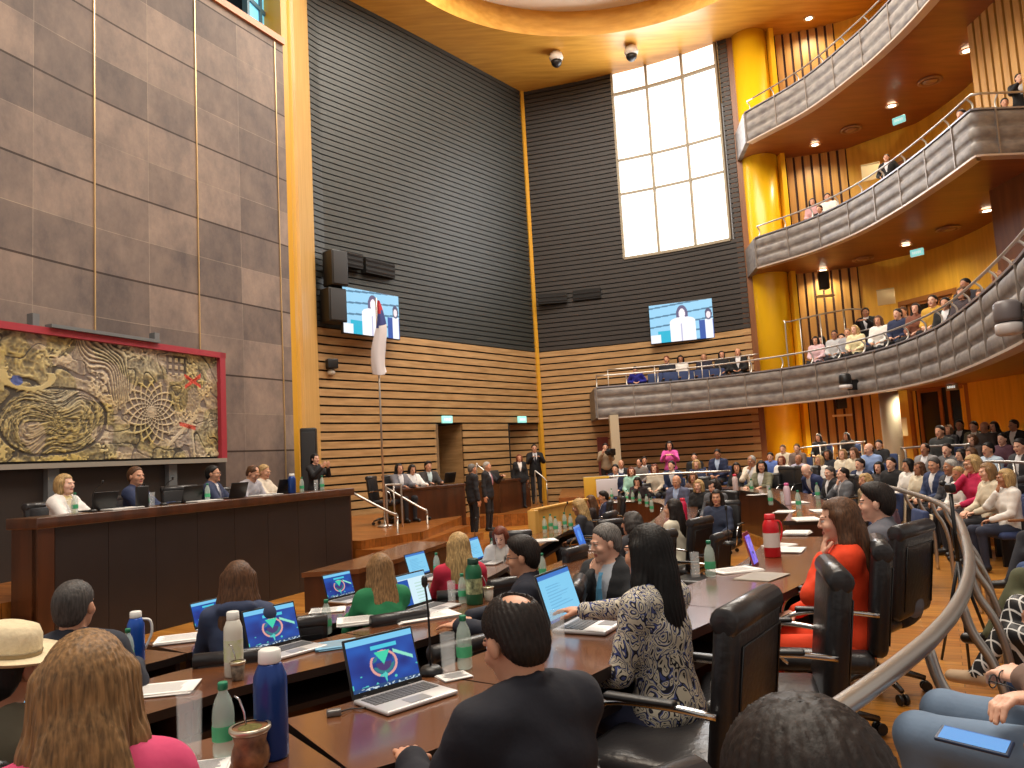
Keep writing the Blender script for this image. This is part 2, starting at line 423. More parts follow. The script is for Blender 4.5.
def build_person(det=0, stand=False, fem=False, lean=0, yaw=0, pitch=0, roll=0, L='desk', R='desk', hair='short', top='jacket', legs='sit', Lt=None, Rt=None, fat=0, sleeves=1, turn=0):
    key = (det, stand, fem, lean, yaw, pitch, roll, L, R, hair, top, legs, Lt, Rt, fat, sleeves, turn)
    if key in MESHC: return MESHC[key]
    rad = math.radians; F = Field(); hz = .95 if stand else .53
    T = rotm(rad(turn), rad(lean)); P = A_(0, 0, hz); w = .9 if fem else 1.0; w2 = w*(1+fat*.15)
    to = lambda x, y, z: P+T @ A_(x, y, z)
    H = []
    # torso (tag 1 = shirt)
    F.ell(P+A_(0, 0, .0), (.165*(1.02 if fem else .97)*(1+fat*.1), .125, .12), I3, .05, 2)
    F.ell(to(0, .0, .14), (.145*w2, .108*(1+fat*.35), .16), T, .06, 1)
    F.ell(to(0, .005, .33), (.168*w2, .115, .19), T, .06, 1)
    if fem:
        for s in (-1, 1): F.ell(to(s*.07, .07, .30), (.055, .046, .052), T, .05, 1)
    sh = .168*w
    F.cap(to(-sh, -.005, .452), to(sh, -.005, .452), .05*w, .05*w, .06, 1)
    F.cap(to(-.085, -.01, .485), to(.085, -.01, .485), .045, .045, .06, 1)
    Hd = rotm(rad(turn*.5+yaw), rad(lean*.25+pitch), rad(roll)); nb = to(0, -.005, .49)
    hc = nb+A_(0, 0, .07)+T @ A_(0, 0, .02)+Hd @ A_(0, .022, .075)
    F.cap(nb-A_(0, 0, .03), hc+Hd @ A_(0, -.03, -.05), .053*w, .051*w, .03, 0)
    h = lambda x, y, z: hc+Hd @ A_(x, y, z)
    hs = .96 if fem else 1.0
    F.ell(h(0, -.014, .03), (.074*hs, .094*hs, .084*hs), Hd, .02, 0)
    F.ell(h(0, .03, -.035), (.059*hs, .06*hs, .078*hs), Hd, .03, 0)
    F.ell(h(0, .045, -.078), (.043*hs, .042, .034), Hd, .02, 0)
    F.ell(h(0, .078, -.1*hs), (.02, .016, .016), Hd, .015, 0)
    if det:
        for s in (-1, 1):
            F.ell(h(s*.031, .1, .0), (.016, .014, .010), Hd, .012, 0, sub=True)
            F.ell(h(s*.031, .0805, .0105), (.015, .0085, .0045), Hd, .006, 0); F.ell(h(s*.031, .079, -.0105), (.013, .008, .0045), Hd, .006, 0)
            F.ell(h(s*.04, .064, -.032), (.022, .02, .02), Hd, .02, 0)
        F.cap(h(-.036, .083, .018), h(.036, .083, .018), .009, .009, .012, 0)
        F.cap(h(0, .088, .006), h(0, .102, -.028), .0075, .011, .008, 0)
        F.cap(h(-.011, .093, -.033), h(.011, .093, -.033), .0075, .0075, .006, 0)
        F.ell(h(0, .083, -.061), (.022, .012, .005), Hd, .005, 4); F.ell(h(0, .083, -.069), (.018, .011, .0055), Hd, .004, 4)
    else:
        F.cap(h(0, .09, .006), h(0, .106, -.03), .009, .015, .01, 0)
    for s in (-1, 1): F.ell(h(s*.075*hs, -.005, -.012), (.011, .02, .031), Hd @ rotm(s*-.3), .008, 0)
    # arms
    arms = []; hands = []
    for s, nm, ov in ((-1, L, Lt), (1, R, Rt)):
        t, hint, fd, pn = ARMS[nm]
        t = A_(*t)
        if stand and nm not in ('down', 'hip'): t = t+A_(0, 0, .42)
        if stand and nm == 'hip': t = t+A_(0, 0, .1)
        if nm in ('chin', 'face', 'cross', 'phone'): t = T @ (t-A_(0, 0, .53 if not stand else .95))+P if not ov else t
        if nm in ('chin', 'face'): t = hc+Hd @ A_(.03*1, .105, -.13 if nm == 'chin' else -.09); t = A_(t[0]*1, t[1], t[2])-A_(0, 0, .06)
        X = A_(s, 1, 1)
        if ov: t = A_(*ov)
        elif nm in ('chin', 'face'): t = t+A_(s*.03-.03, 0, 0)
        else: t = t*X
        hint = A_(*hint)*X; fd = A_(*fd)*X; pn = A_(*pn)*X
        S = to(s*sh, -.005, .45); E, W = ik(S, t, .285*(.95 if fem else 1), .25*(.95 if fem else 1), hint)
        F.cap(S, E, .05*w, .041*w, .04, 1); F.cap(E, W, .04*w, .027*w, .02, 1 if sleeves else 0); arms.append((S, E, W))
        fdir = fd/np.linalg.norm(fd); fo = (W-E)/np.linalg.norm(W-E); fdir = fdir*.65+fo*.35
        if det or nm in ('chin', 'face', 'reach'):
            hand(F, W, fdir, pn, det, s*(1 if True else -1), .9 if nm in ('chin', 'lap', 'cross', 'face') else (.75 if nm == 'fwd' else .35))
        else:
            hand(F, W, fdir, pn, det, s, .5, k=.012)
        hands.append((W, fdir))
    # legs (tag 2), shoes (tag 3)
    for s in (-1, 1):
        hp = P+A_(s*.092, .01, -.02)
        if stand: kn = A_(s*.1, .02, .50); an = A_(s*.105, -.02, .09)
        elif legs == 'cross' and s == 1: kn = A_(-.02, .44, .66); an = A_(-.2, .62, .32)
        elif legs == 'stretch': kn = A_(s*.12, .46, .52); an = A_(s*.11, .72, .12)
        else: kn = A_(s*.12, .44, .52); an = A_(s*.11, .42, .09)
        F.cap(hp, kn, .086, .062, .04, 2); F.cap(kn, an, .06, .042, .03, 2)
        F.cap(an+A_(0, -.02, -.035), an+A_(s*.02, .15, -.05), .042, .036, .02, 3)
    g = {0: .028, 1: .014, 2: .0105}[det]; gf = {0: .012, 1: .0062, 2: .0045}[det]
    fine = [(hc-.135, hc+.135, gf)]
    if det:
        for W, fd in hands: fine.append((W-A_(.05, .05, .05)+np.minimum(fd*.15, 0), W+A_(.05, .05, .05)+np.maximum(fd*.15, 0), .007 if det == 1 else .0055))
    V, Q = surf(F, g, fine)
    C = V[Q].mean(1); best = np.full(len(C), 9.); tg = np.zeros(len(C), dtype=int)
    for p in F.p:
        if p[0] == 'f' or p[8]: continue
        d = F.ev(p, C[:, 0], C[:, 1], C[:, 2])
        m = d < best; best[m] = d[m]; tg[m] = p[5]
    # eyes / brows / lips painted by region of the face
    q = (C-hc) @ Hd; ax = np.abs(q[:, 0])
    if det == 0:
        tg[(ax > .02) & (ax < .042) & (q[:, 1] > .05) & (q[:, 2] > -.0065) & (q[:, 2] < .0065) & (tg == 0)] = 5
        tg[(ax < .024) & (q[:, 1] > .06) & (q[:, 2] > -.07) & (q[:, 2] < -.055) & (tg == 0)] = 4
    tg[(ax > .016) & (ax < .046) & (q[:, 1] > .055) & (q[:, 2] > .019) & (q[:, 2] < (.024 if det else .026)) & (tg == 0)] = 6 if det else 4
    body = np_mesh('person', V, Q); MI[body.name] = tg.astype(np.int32)
    # ---- garment: the torso and arms grown outwards
    G = Field(); inf = {0: .018, 1: .014, 2: .014}[det]
    if top == 'jacket': inf += .004
    G.ell(P+A_(0, 0, .02), (.165*(1.02 if fem else .97)*(1+fat*.1)+inf, .125+inf, .12), I3, .05)
    G.ell(to(0, .0, .14), (.145*w2+inf, .108*(1+fat*.35)+inf, .17), T, .06)
    G.ell(to(0, .005, .33), (.168*w2+inf, .115+inf, .19), T, .06)
    if fem:
        for s in (-1, 1): G.ell(to(s*.07, .07, .30), (.055+inf, .046+inf, .052+inf), T, .05)
    r_ = .05*w+inf
    G.cap(to(-sh, -.005, .452), to(sh, -.005, .452), r_, r_, .06)
    G.cap(to(-.075, -.012, .482), to(.075, -.012, .482), .045+inf, .045+inf, .06)
    if top in ('jacket', 'shirt'): G.cap(nb-A_(0, .012, .03), nb+A_(0, -.012, .012), .062, .06, .02)
    if top == 'hood':
        G.ell(to(0, -.085, .50), (.11, .06, .05), T, .03)
    if top == 'jacket':
        for s in (-1, 1):
            G.cap(to(0, -.062, .55), to(s*.055, -.03, .542), .017, .017, .01); G.cap(to(s*.055, -.03, .542), to(s*.066, .05, .475), .017, .015, .01); G.cap(to(s*.066, .05, .475), to(s*.05, .118, .36), .015, .012, .015)
    for (S, E, W) in arms:
        G.cap(S, E, .05*w+inf*1.1, .042*w+inf, .04)
        if sleeves: G.cap(E, E+(W-E)*.93, .041*w+inf, .031*w+inf, .02)
    if stand and top == 'jacket':
        G.ell(P+A_(0, 0, -.08), (.175+inf, .12+inf, .12), I3, .05)
    hem = hz-.05 if not stand else hz-(.17 if top == 'jacket' else .06)
    def cuts(D, X, Y, Z):
        D = np.maximum(D, hem-Z)
        # creases in the cloth
        amp = .0035 if det else .004
        D = D+amp*np.sin(X*31+Z*23+2*np.sin(Y*19))*np.sin(Z*37-Y*29+np.sin(X*23))
        x, y, z = X-P[0], Y-P[1], Z-P[2]
        lx = x*T[0, 0]+y*T[1, 0]+z*T[2, 0]; ly = x*T[0, 1]+y*T[1, 1]+z*T[2, 1]; lz = x*T[0, 2]+y*T[1, 2]+z*T[2, 2]
        if top == 'jacket':
            v = np.maximum(np.abs(lx)-np.clip(.01+(lz-.22)*.24, 0, .062), np.maximum(.02-ly, .2-lz)); D = np.maximum(D, -v)
        else:
            rr = .062 if top == 'shirt' else .085
            v = np.sqrt(lx**2+(ly-.045)**2+(lz-.535)**2)-rr; D = np.maximum(D, -v)
        return D.astype(np.float32)
    V, Q = surf(G, {0: .026, 1: .013, 2: .009}[det], (), cuts)
    gar = np_mesh('garment', V, Q)
    # ---- hair
    hm = None
    if hair != 'none':
        K = Field(); b = hs
        K.ell(h(0, -.016, .036), (.083*b, .102*b, .089*b), Hd, .02)
        if hair in ('long', 'wavy', 'straight'):
            ln = .30 if hair != 'straight' else .36
            K.ell(h(0, -.052, -.05), (.088, .068, .13), Hd, .04)
            dn = A_(0, 0, -1)
            c = h(0, -.07, -.08); K.ell(c+dn*ln*.45+T @ A_(0, -.035, 0), (.105 if hair != 'straight' else .082, .042, ln*.55), T, .05)
            for s in (-1, 1): K.cap(h(s*.075, -.01, .02), h(s*.085, -.02, -.12)+dn*.02, .03, .034, .03); K.cap(h(s*.085, -.02, -.12), h(s*.08, -.03, -.12)+dn*.12, .034, .022, .03)
        elif hair == 'bob':
            K.ell(h(0, -.04, -.03), (.1, .082, .115), Hd, .04)
            for s in (-1, 1): K.cap(h(s*.075, .0, .02), h(s*.082, .005, -.1), .03, .03, .03)
        elif hair == 'curly':
            K.ell(h(0, -.035, -.02), (.118, .1, .125), Hd, .04)
        elif hair == 'bun': K.ell(h(0, -.11, .03), (.04, .04, .04), Hd, .02)
        elif hair == 'pony': K.cap(h(0, -.1, .03), h(0, -.15, -.16), .032, .02, .02); K.ell(h(0, -.04, -.01), (.085, .07, .09), Hd, .03)
        elif hair == 'thick': K.ell(h(0, .01, .075), (.08, .085, .06), Hd, .03); K.ell(h(0, -.05, .0), (.082, .065, .1), Hd, .02)
        else: K.ell(h(0, -.052, -.008), (.077, .058, .088), Hd, .02)
        lg = hair in ('long', 'wavy', 'straight', 'bob', 'curly', 'pony')
        def hcut(D, X, Y, Z):
            x, y, z = X-hc[0], Y-hc[1], Z-hc[2]
            lx = x*Hd[0, 0]+y*Hd[1, 0]+z*Hd[2, 0]; ly = x*Hd[0, 1]+y*Hd[1, 1]+z*Hd[2, 1]; lz = x*Hd[0, 2]+y*Hd[1, 2]+z*Hd[2, 2]
            if lg: face = np.maximum(np.maximum(ly-.125, np.abs(lx)-.056-np.clip(-lz, 0, .1)*.25), .03-ly); D = np.maximum(D, -np.maximum(face, lz-.062))
            else:
                D = smax(D, (ly-.002-(lz+.02)*.76)*.8, .03); D = smax(D, -.098-lz, .02)
                D = np.maximum(D, -(np.sqrt((np.abs(lx)-.08)**2+(ly+.008)**2+(lz+.016)**2)-.027))
            if hair == 'bald': D = np.maximum(D, (lz-.012-np.maximum(-ly-.03, 0)*.25)*.9)
            if hair == 'thin': D = np.maximum(D, -(np.sqrt(lx**2+(ly+.072)**2*.8+(lz-.106)**2)-.044+.0025*np.sin(lx*160)*np.sin(ly*130))); D = np.maximum(D, -(np.sqrt(lx**2+(ly-.055)**2+(lz-.1)**2)-.042))
            if hair == 'receding': D = np.maximum(D, -(np.sqrt(lx**2+(ly-.06)**2+(lz-.09)**2)-.05))
            th = np.arctan2(lx, -(ly+.02)); a = {0: .0015, 1: .0016, 2: .0016}[det]
            if hair in ('wavy', 'curly'): D = D+.008*np.sin(lx*55+np.sin(lz*40)*2)*np.sin(lz*48+ly*30)
            D = D+a*np.sin(th*(34 if det else 14)+lz*14+2.2*np.sin(lz*22+lx*16))+a*.6*np.sin(th*71+lz*30)*(1 if det else 0)
            return D.astype(np.float32)
        V, Q = surf(K, {0: .013, 1: .0068, 2: .0045}[det], (), hcut)
        if len(Q): hm = np_mesh('hair', V, Q)
    MESHC[key] = dict(body=body, gar=gar, hair=hm, hc=hc, Hd=Hd, P=P, T=T, nb=nb, arms=arms, hands=hands, top=hc[2]+.125)
    return MESHC[key]
SKIN = {'l': (226, 176, 150), 'm': (204, 150, 120), 'd': (168, 116, 86), 'p': (236, 190, 168)}
HAIRC = {'black': (20, 17, 17), 'dark': (38, 28, 24), 'brown': (104, 70, 46), 'lbrown': (158, 120, 78), 'blond': (206, 170, 114), 'grey': (128, 124, 120), 'white': (200, 196, 190), 'red': (124, 60, 38), 'salt': (84, 80, 78)}
def skinm(k): return mat('skin_'+k, SKIN[k], .5, noise=.06, nscale=30)
def hairm(k):
    c = HAIRC[k]; return mat('hair_'+k, c, .56, spec=.3, rgb2=tuple(v*.55 for v in c), noise=.4, nscale=40, stretch=(3, 3, .4), bump=.12)
def cloth(rgb, nm='cloth'): return mat('%s_%d_%d_%d' % (nm, *rgb), rgb, .85, noise=.18, nscale=7, bump=.45)
PERSONS = []
SH_CACHE = {}
def shared(me, mats, key):
    k = (me.name, key)
    if k not in SH_CACHE:
        m2 = me.copy()
        m2.materials.clear()
        for m in mats: m2.materials.append(m)
        if me.name in MI: m2.polygons.foreach_set('material_index', MI[me.name]); m2.update()
        SH_CACHE[k] = m2
    return SH_CACHE[k]
def person(loc, face, label, c=(30, 30, 36), ci=(225, 225, 228), cl=(34, 34, 40), skin='m', hc='dark', tie=None, glasses=False, garname=None, group=None, scale=1, shoe=(28, 24, 22), gmat=None, **kw):
    """loc = floor point below the hips, face = heading in degrees (0 looks along +y, 90 along -x)"""
    B = build_person(**kw)
    gm = gmat or cloth(c)
    bt = kw.get('top', 'jacket')
    innerm = cloth(ci) if bt == 'jacket' else gm
    hm_ = hairm(hc)
    mats = [skinm(skin), innerm if bt == 'jacket' else (gm if kw.get('sleeves', 1) else skinm(skin)), cloth(cl), mat('shoe_%d_%d_%d' % shoe, shoe, .4), mat('lips', (170, 96, 88), .5), mat('eye_shade', (84, 56, 48), .4), hm_]
    o = bpy.data.objects.new('person', shared(B['body'], mats, tuple(m.name for m in mats))); COL.objects.link(o)
    o.location = loc; o.rotation_euler = (0, 0, math.radians(face)); o.scale = (scale,)*3
    tag(o, label, 'person', group)
    names = {'jacket': 'jacket', 'shirt': 'shirt', 'tee': 'blouse' if kw.get('fem') else 'jumper', 'hood': 'hooded_top'}
    g = bpy.data.objects.new(garname or names[bt], shared(B['gar'], [gm], gm.name)); COL.objects.link(g); g.parent = o
    if B['hair'] is not None:
        k = bpy.data.objects.new('hair', shared(B['hair'], [hm_], hm_.name)); COL.objects.link(k); k.parent = o
    hc_, Hd = B['hc'], B['Hd']; h = lambda x, y, z: Vector(hc_+Hd @ A_(x, y, z)); t = lambda x, y, z: Vector(B['P']+B['T'] @ A_(x, y, z))
    if kw.get('det'):
        for s in (-1, 1):
            mb = MB(); c0 = h(s*.031, .0775, .0); f = Vector(Hd @ A_(0, 1, 0)); n_ = 10; vs = []; fs = []; mi_ = []
            for a in range(7):
                ph = PI*a/6
                for b in range(n_):
                    th = 2*PI*b/n_; vs.append(c0+Vector(Hd @ A_(.0115*math.sin(ph)*math.cos(th), .0115*math.cos(ph), .0115*math.sin(ph)*math.sin(th))))
            for a in range(6):
                for b in range(n_): fs.append((a*n_+b, a*n_+(b+1) % n_, (a+1)*n_+(b+1) % n_, (a+1)*n_+b)); mi_.append(1 if a < 1 else 0)
            mb.add(vs, fs, 0, True); mb.m = mi_; mb.build('eye', [mat('eye_white', (216, 208, 200), .25), mat('iris', (50, 34, 26), .2)], o, fixn=False)
    if tie:
        mb = MB(); w = [.018, .014, .022, .03, .034, 0]; zz = [.475, .455, .38, .3, .23, .19]; yy = [y_+.022*kw.get('fat', 0)+.006 for y_ in (.085, .1, .128, .136, .133, .13)]
        vs = []
        for a, z, y in zip(w, zz, yy): vs += [t(-a, y, z), t(a, y, z), t(0, y+.012, z)]
        fs = []
        for i in range(5): o_ = 3*i; fs += [(o_, o_+2, o_+5, o_+3), (o_+2, o_+1, o_+4, o_+5), (o_+1, o_, o_+3, o_+4)]
        mb.add(vs, fs); mb.build('tie', cloth(tie, 'silk'), o)
    if glasses:
        mb = MB()
        for s in (-1, 1):
            mb.tube([h(s*.032+.022*math.cos(a), .106, .0+.017*math.sin(a)) for a in [2*PI*i/14 for i in range(14)]], .0022, n=5, closed=True)
            mb.tube([h(s*.054, .104, .004), h(s*.078, .06, .004), h(s*.082, -.01, .0)], .002, n=5)
        mb.tube([h(-.01, .108, .003), h(.01, .108, .003)], .002, n=5); mb.build('glasses', M_black_plastic, o)
    PERSONS.append(o)
    return o, B
# ------------------------------------------------------------------ materials of the room
M_stone = stone_mat()
M_floor = planks_mat('floor_planks', (204, 142, 62), (176, 112, 42), 1.6, .09, .28, rot=.5)
M_step = planks_mat('step_planks', (168, 104, 44), (140, 82, 32), 1.8, .12, .3, rot=.45)
M_darkslat = mat('dark_slat', (56, 58, 55), .5, noise=.25, nscale=3, stretch=(1, 1, 4))
M_darkslat_r = mat('dark_slat_backlit', (50, 46, 45), .5, noise=.25, nscale=3, stretch=(1, 1, 4))  # warmer copy for the right wall; backlit darkness put into its colour
M_black = mat('black_backing', (16, 15, 15), .8)
M_timber = grain('timber_slat', (186, 150, 104), (154, 120, 78), .45, (1, 1, 9), 1.5)
M_gold = grain('gold_panel', (226, 176, 62), (206, 154, 48), .35, (3, 3, .3), 2.5)
M_goldstrip = mat('gold_strip', (214, 160, 52), .35)
M_brown = grain('brown_panel', (134, 82, 38), (112, 66, 30), .4, (3, 3, .3), 3)
M_vslat = grain('vertical_slat', (204, 154, 78), (178, 128, 60), .45, (4, 4, .3), 2.5)
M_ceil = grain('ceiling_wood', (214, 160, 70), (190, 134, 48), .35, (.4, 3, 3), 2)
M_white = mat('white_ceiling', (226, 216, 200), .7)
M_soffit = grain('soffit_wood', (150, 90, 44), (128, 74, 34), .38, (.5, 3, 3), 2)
M_panel = mat('quilted_panel', (140, 134, 128), .5, noise=.35, rgb2=(102, 96, 96), nscale=2.6, stretch=(1.5, 1.5, 3), bump=.1)
M_panel_top = mat('parapet_cap', (150, 150, 160), .3, metal=.5)
M_rail = mat('steel_rail', (188, 182, 174), .3, metal=.8)
M_chrome = mat('chrome', (200, 200, 200), .15, metal=1)
M_black_plastic = mat('black_plastic', (22, 22, 24), .4)
M_lamp = mat('downlight_glow', (255, 240, 214), emit=9)
M_winglow = mat('window_glow', (255, 253, 250), emit=1.5)
M_blueglass = mat('blue_glass', (120, 200, 226), .2, emit=.75)
M_frame = mat('window_metal', (150, 140, 120), .5)
M_dark = mat('opening_shade', (20, 17, 15), .7)  # shade inside doorways and alcove, put into the colour
# ------------------------------------------------------------------ wall lines in plan
W_stone = catmull([(-8.6, 5.0), (-8.2, 6.5), (-7.65, 8.5), (-7.1, 10.3), (-6.45, 12.2), (-5.6, 14.1), (-4.62, 16.1)], .4)
W_left = catmull([(-5.15, 19.7), (-4.9, 20.2), (-2.5, 23.1), (.95, 27.4)], .5)
W_right = catmull([(.95, 27.4), (3.1, 26.75), (4.8, 26.1), (6.2, 25.4), (7.75, 24.4)], .4)
W_back = catmull([(8.8, 24.5), (9.9, 24.25), (11.0, 23.85), (11.9, 23.2), (12.45, 22.0), (12.65, 20.6), (12.6, 19.3), (12.3, 17), (11.6, 14), (10.4, 11)], .3)
ZC = 15.3
def wall_strip(mb, P, z0, z1, mi=0, u0=0):
    for a, b in zip(P, P[1:]): mb.add([(a.x, a.y, z0), (b.x, b.y, z0), (b.x, b.y, z1), (a.x, a.y, z1)], [(0, 1, 2, 3)], mi)
# stone wall with uv in metres
P = resample(W_stone, .3); mb = MB(); wall_strip(mb, P, 0, 11.15)
o = struct('wall_left', mb, M_stone, 'tall curved wall of mottled brown stone panels', fixn=False)
s = arclen(P); uvl = o.data.uv_layers.new(name='UVMap'); sref = None
best = min(range(len(P)), key=lambda i: abs((P[i].x/P[i].y)-(-6.48/12)))
for poly in o.data.polygons:
    k = poly.index
    for li, vi in zip(poly.loop_indices, range(4)):
        i = k if vi in (0, 3) else k+1
        uvl.data[li].uv = (s[i]-s[best]+21.4, (0 if vi < 2 else 11.15)-2.27+1.45*4)
# bright metal joints every second panel and the orange lining on the wall's top
for q in range(-2, 3):
    p, d = point_at(P, s[best]+q*2.14)
    if 0 < s[best]+q*2.14 < s[-1]:
        n = Vector((d.y, -d.x)); mb = MB(); c = p+n*.01
        mb.box((c.x, c.y, 5.6), (.018, .02, 11.0), rz=math.atan2(d.y, d.x)); struct('trim_%d' % (q+3), mb, mat('joint_brass', (220, 190, 140), .3, metal=.6))
mb = MB(); A = [tuple(p) for p in offset(P, -.06)]; B = [tuple(p) for p in offset(P, .9)]; mb.ribbon(A, B, 11.15, 11.3)
struct('trim_6', mb, mat('orange_trim', (190, 116, 60), .4), 'orange timber edge on top of the stone wall')
# dark recess and blue window above the stone wall
mb = MB(); Pb = offset(P, .9); wall_strip(mb, Pb, 11.2, ZC); struct('wall_left_upper', mb, M_black, 'dark recess above the stone wall')
we = empty('window_2', (0, 0, 0)); we['kind'] = 'structure'
d0 = at_y(246, 8, 15.6); d1 = at_y(293, 40, 17.6)
q0 = Vector((d0.x, d0.y)); q1 = Vector((d1.x, d1.y)); dd = (q1-q0).normalized(); L = (q1-q0).length; ang = math.atan2(dd.y, dd.x)
mb = MB(); c = (q0+q1)/2; mb.box((c.x, c.y, 13), (L, .04, 4.2), rz=ang); mb.build('pane', M_blueglass, we)
mb = MB()
for k in range(5):
    p = q0.lerp(q1, k/4); mb.box((p.x, p.y, 13), (.09, .12, 4.2), rz=ang)
for z in (10.95, 12.0, 13.05, 14.1, 15.1): mb.box((c.x, c.y, z), (L, .13, .09), rz=ang)
mb.build('window_frame', mat('blue_frame', (70, 110, 130), .4), we)
# yellow pier between the stone wall and the slatted wall
ps = W_stone[-1]
mb = MB()
mb.prism([(ps.x-.5, ps.y+.2), (ps.x-.02, ps.y-.02), (ps.x+.08, ps.y+.08), (-4.66, 16.9), (-5.4, 17.2)], 0, ZC)
struct('pillar_left', mb, M_goldstrip, 'tall yellow timber pier at the stone wall end')
mb = MB(); mb.prism([(-4.72, 16.85), (-4.6, 16.95), (-4.98, 19.75), (-5.3, 20.4), (-5.6, 20.2)], 0, ZC)
struct('pillar_left_return', mb, grain('pale_gold', (214, 172, 104), (196, 150, 80), .4, (3, 3, .4), 2), 'pale timber return beside the yellow pier')
# slatted walls: real boards with dark gaps
def board_wall(name, P, z0, z1, pitch, gap, m, out=-.06, skip=None, label=None, step=.6):
    P = resample(P, step); mb = MB(); n = int((z1-z0)/pitch+.5); pitch = (z1-z0)/n
    wall_strip(mb, P, z0, z1, 1)
    A = offset(P, out*.3); B = offset(P, out)
    for k in range(n):
        za = z0+k*pitch+gap; zb = z0+(k+1)*pitch
        seg = []
        def flush():
            if len(seg) > 1:
                mb.ribbon([tuple(A[i]) for i in seg], [tuple(B[i]) for i in seg], za, zb, 0)
        for i in range(len(P)):
            if skip and skip(P[i], (za+zb)/2): flush(); seg = []
            else: seg.append(i)
        flush()
    o = struct(name, mb, [m, M_black], label, fixn=False); return o
def in_window(p, z): return p.x > 4.15 and p.x < 7.46 and z > 8.55
DZ = 3.0
def px_of(p): return 512+769*p.x/p.y
door_skip = lambda p, z: z < DZ and ((435 < px_of(p) < 459) or (506 < px_of(p)))
board_wall('wall_rear_left_upper', W_left, 5.55, ZC, .165, .035, M_darkslat, label='upper rear wall of dark horizontal slats')
# lower timber: cut the doorways out of the backing too
def timber(name, P, z0, z1, label):
    board_wall(name, P, z0, z1, .235, .05, M_timber, label=label, step=.3)
cut = [i for i, p in enumerate(resample(W_left, .15))]
PL = resample(W_left, .15)
runs = []; cur = []
for p in PL:
    if (435 < px_of(p) < 459) or px_of(p) > 506:
        if len(cur) > 1: runs.append(cur)
        cur = []
    else: cur.append(p)
if len(cur) > 1: runs.append(cur)
timber('wall_rear_left_lintel', PL, DZ, 5.55, 'timber slatted band above the doorways')
for i, r in enumerate(runs): timber('wall_rear_left_lower' if i == 0 else 'wall_rear_left_lower_%d' % i, r, 0, DZ, 'lower timber slatted wall')
# right rear wall: dark slats with the big window, timber below
board_wall('wall_rear_right_upper', W_right, 5.55, 8.55, .165, .035, M_darkslat_r, label='dark slatted wall below the tall window', step=.2)
PR = resample(W_right, .1)
board_wall('wall_rear_right_left', [p for p in PR if p.x <= 4.2], 8.55, ZC, .165, .035, M_darkslat_r, step=.4)
board_wall('wall_rear_right_side', [p for p in PR if p.x >= 7.42], 8.55, ZC, .165, .035, M_darkslat_r, step=.1)
timber('wall_rear_right_lower', PR, 0, 5.55, 'curved timber slatted rear wall')
PW = [p for p in PR if 4.15 < p.x < 7.46]
we = empty('window_1'); we['kind'] = 'structure'
mb = MB(); A = offset(PW, .02); wall_strip(mb, A, 8.55, ZC); g = mb.build('pane', M_winglow, we, fixn=False)
mb = MB(); In = offset(PW, -.1)
for z, h in ((8.55, .09), (10.85, .06), (12.08, .06), (14.5, .09)): mb.ribbon([tuple(p) for p in PW], [tuple(p) for p in In], z-h/2, z+h/2)
for t in (0, .335, .68, 1):
    p, d = point_at(PW, arclen(PW)[-1]*t); mb.box((p.x, p.y, (8.55+ZC)/2), (.07, .2, ZC-8.55), rz=math.atan2(d.y, d.x))
mb.build('window_frame', M_frame, we)
# corner strip
mb = MB(); mb.box((.93, 27.28, ZC/2), (.14, .14, ZC), rz=.7); struct('trim_7', mb, M_goldstrip, 'golden strip in the room corner')
# door recesses in the left rear wall
def recess(name, pa, pb, z1, depth, side_m, label):
    d = (pb-pa).normalized(); n = Vector((-d.y, d.x))*depth; mb = MB()
    a, b, c, e = pa, pb, pb+n, pa+n
    mb.add([(a.x, a.y, 0), (e.x, e.y, 0), (e.x, e.y, z1), (a.x, a.y, z1)], [(0, 1, 2, 3)], 0)
    mb.add([(b.x, b.y, 0), (c.x, c.y, 0), (c.x, c.y, z1), (b.x, b.y, z1)], [(0, 1, 2, 3)], 0)
    mb.add([(e.x, e.y, 0), (c.x, c.y, 0), (c.x, c.y, z1), (e.x, e.y, z1)], [(0, 1, 2, 3)], 1)
    mb.add([(a.x, a.y, z1), (b.x, b.y, z1), (c.x, c.y, z1), (e.x, e.y, z1)], [(0, 1, 2, 3)], 1)
    return struct(name, mb, [side_m, M_dark], label, fixn=False)  # back and head of the opening carry painted shade
pa = min(PL, key=lambda p: abs(px_of(p)-435)); pb = min(PL, key=lambda p: abs(px_of(p)-459))
recess('door_1', pa, pb, DZ, 1.3, M_timber, 'dark doorway with timber reveal')
pa = min(PL, key=lambda p: abs(px_of(p)-506)); pb = PL[-1]
nn = Vector((-(pb-pa).normalized().y, (pb-pa).normalized().x))*.7
timber('wall_alcove', [pa+nn, pb+nn*.15], 0, DZ, 'slatted wall inside the shaded alcove')
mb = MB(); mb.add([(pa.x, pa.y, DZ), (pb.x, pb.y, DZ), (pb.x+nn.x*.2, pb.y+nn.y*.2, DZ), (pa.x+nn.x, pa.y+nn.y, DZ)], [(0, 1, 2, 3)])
mb.add([(pa.x, pa.y, 0), (pa.x, pa.y, DZ), (pa.x+nn.x, pa.y+nn.y, DZ), (pa.x+nn.x, pa.y+nn.y, 0)], [(0, 1, 2, 3)]); struct('wall_alcove_lining', mb, M_dark)  # dark lining: the alcove's shade is put into its colour
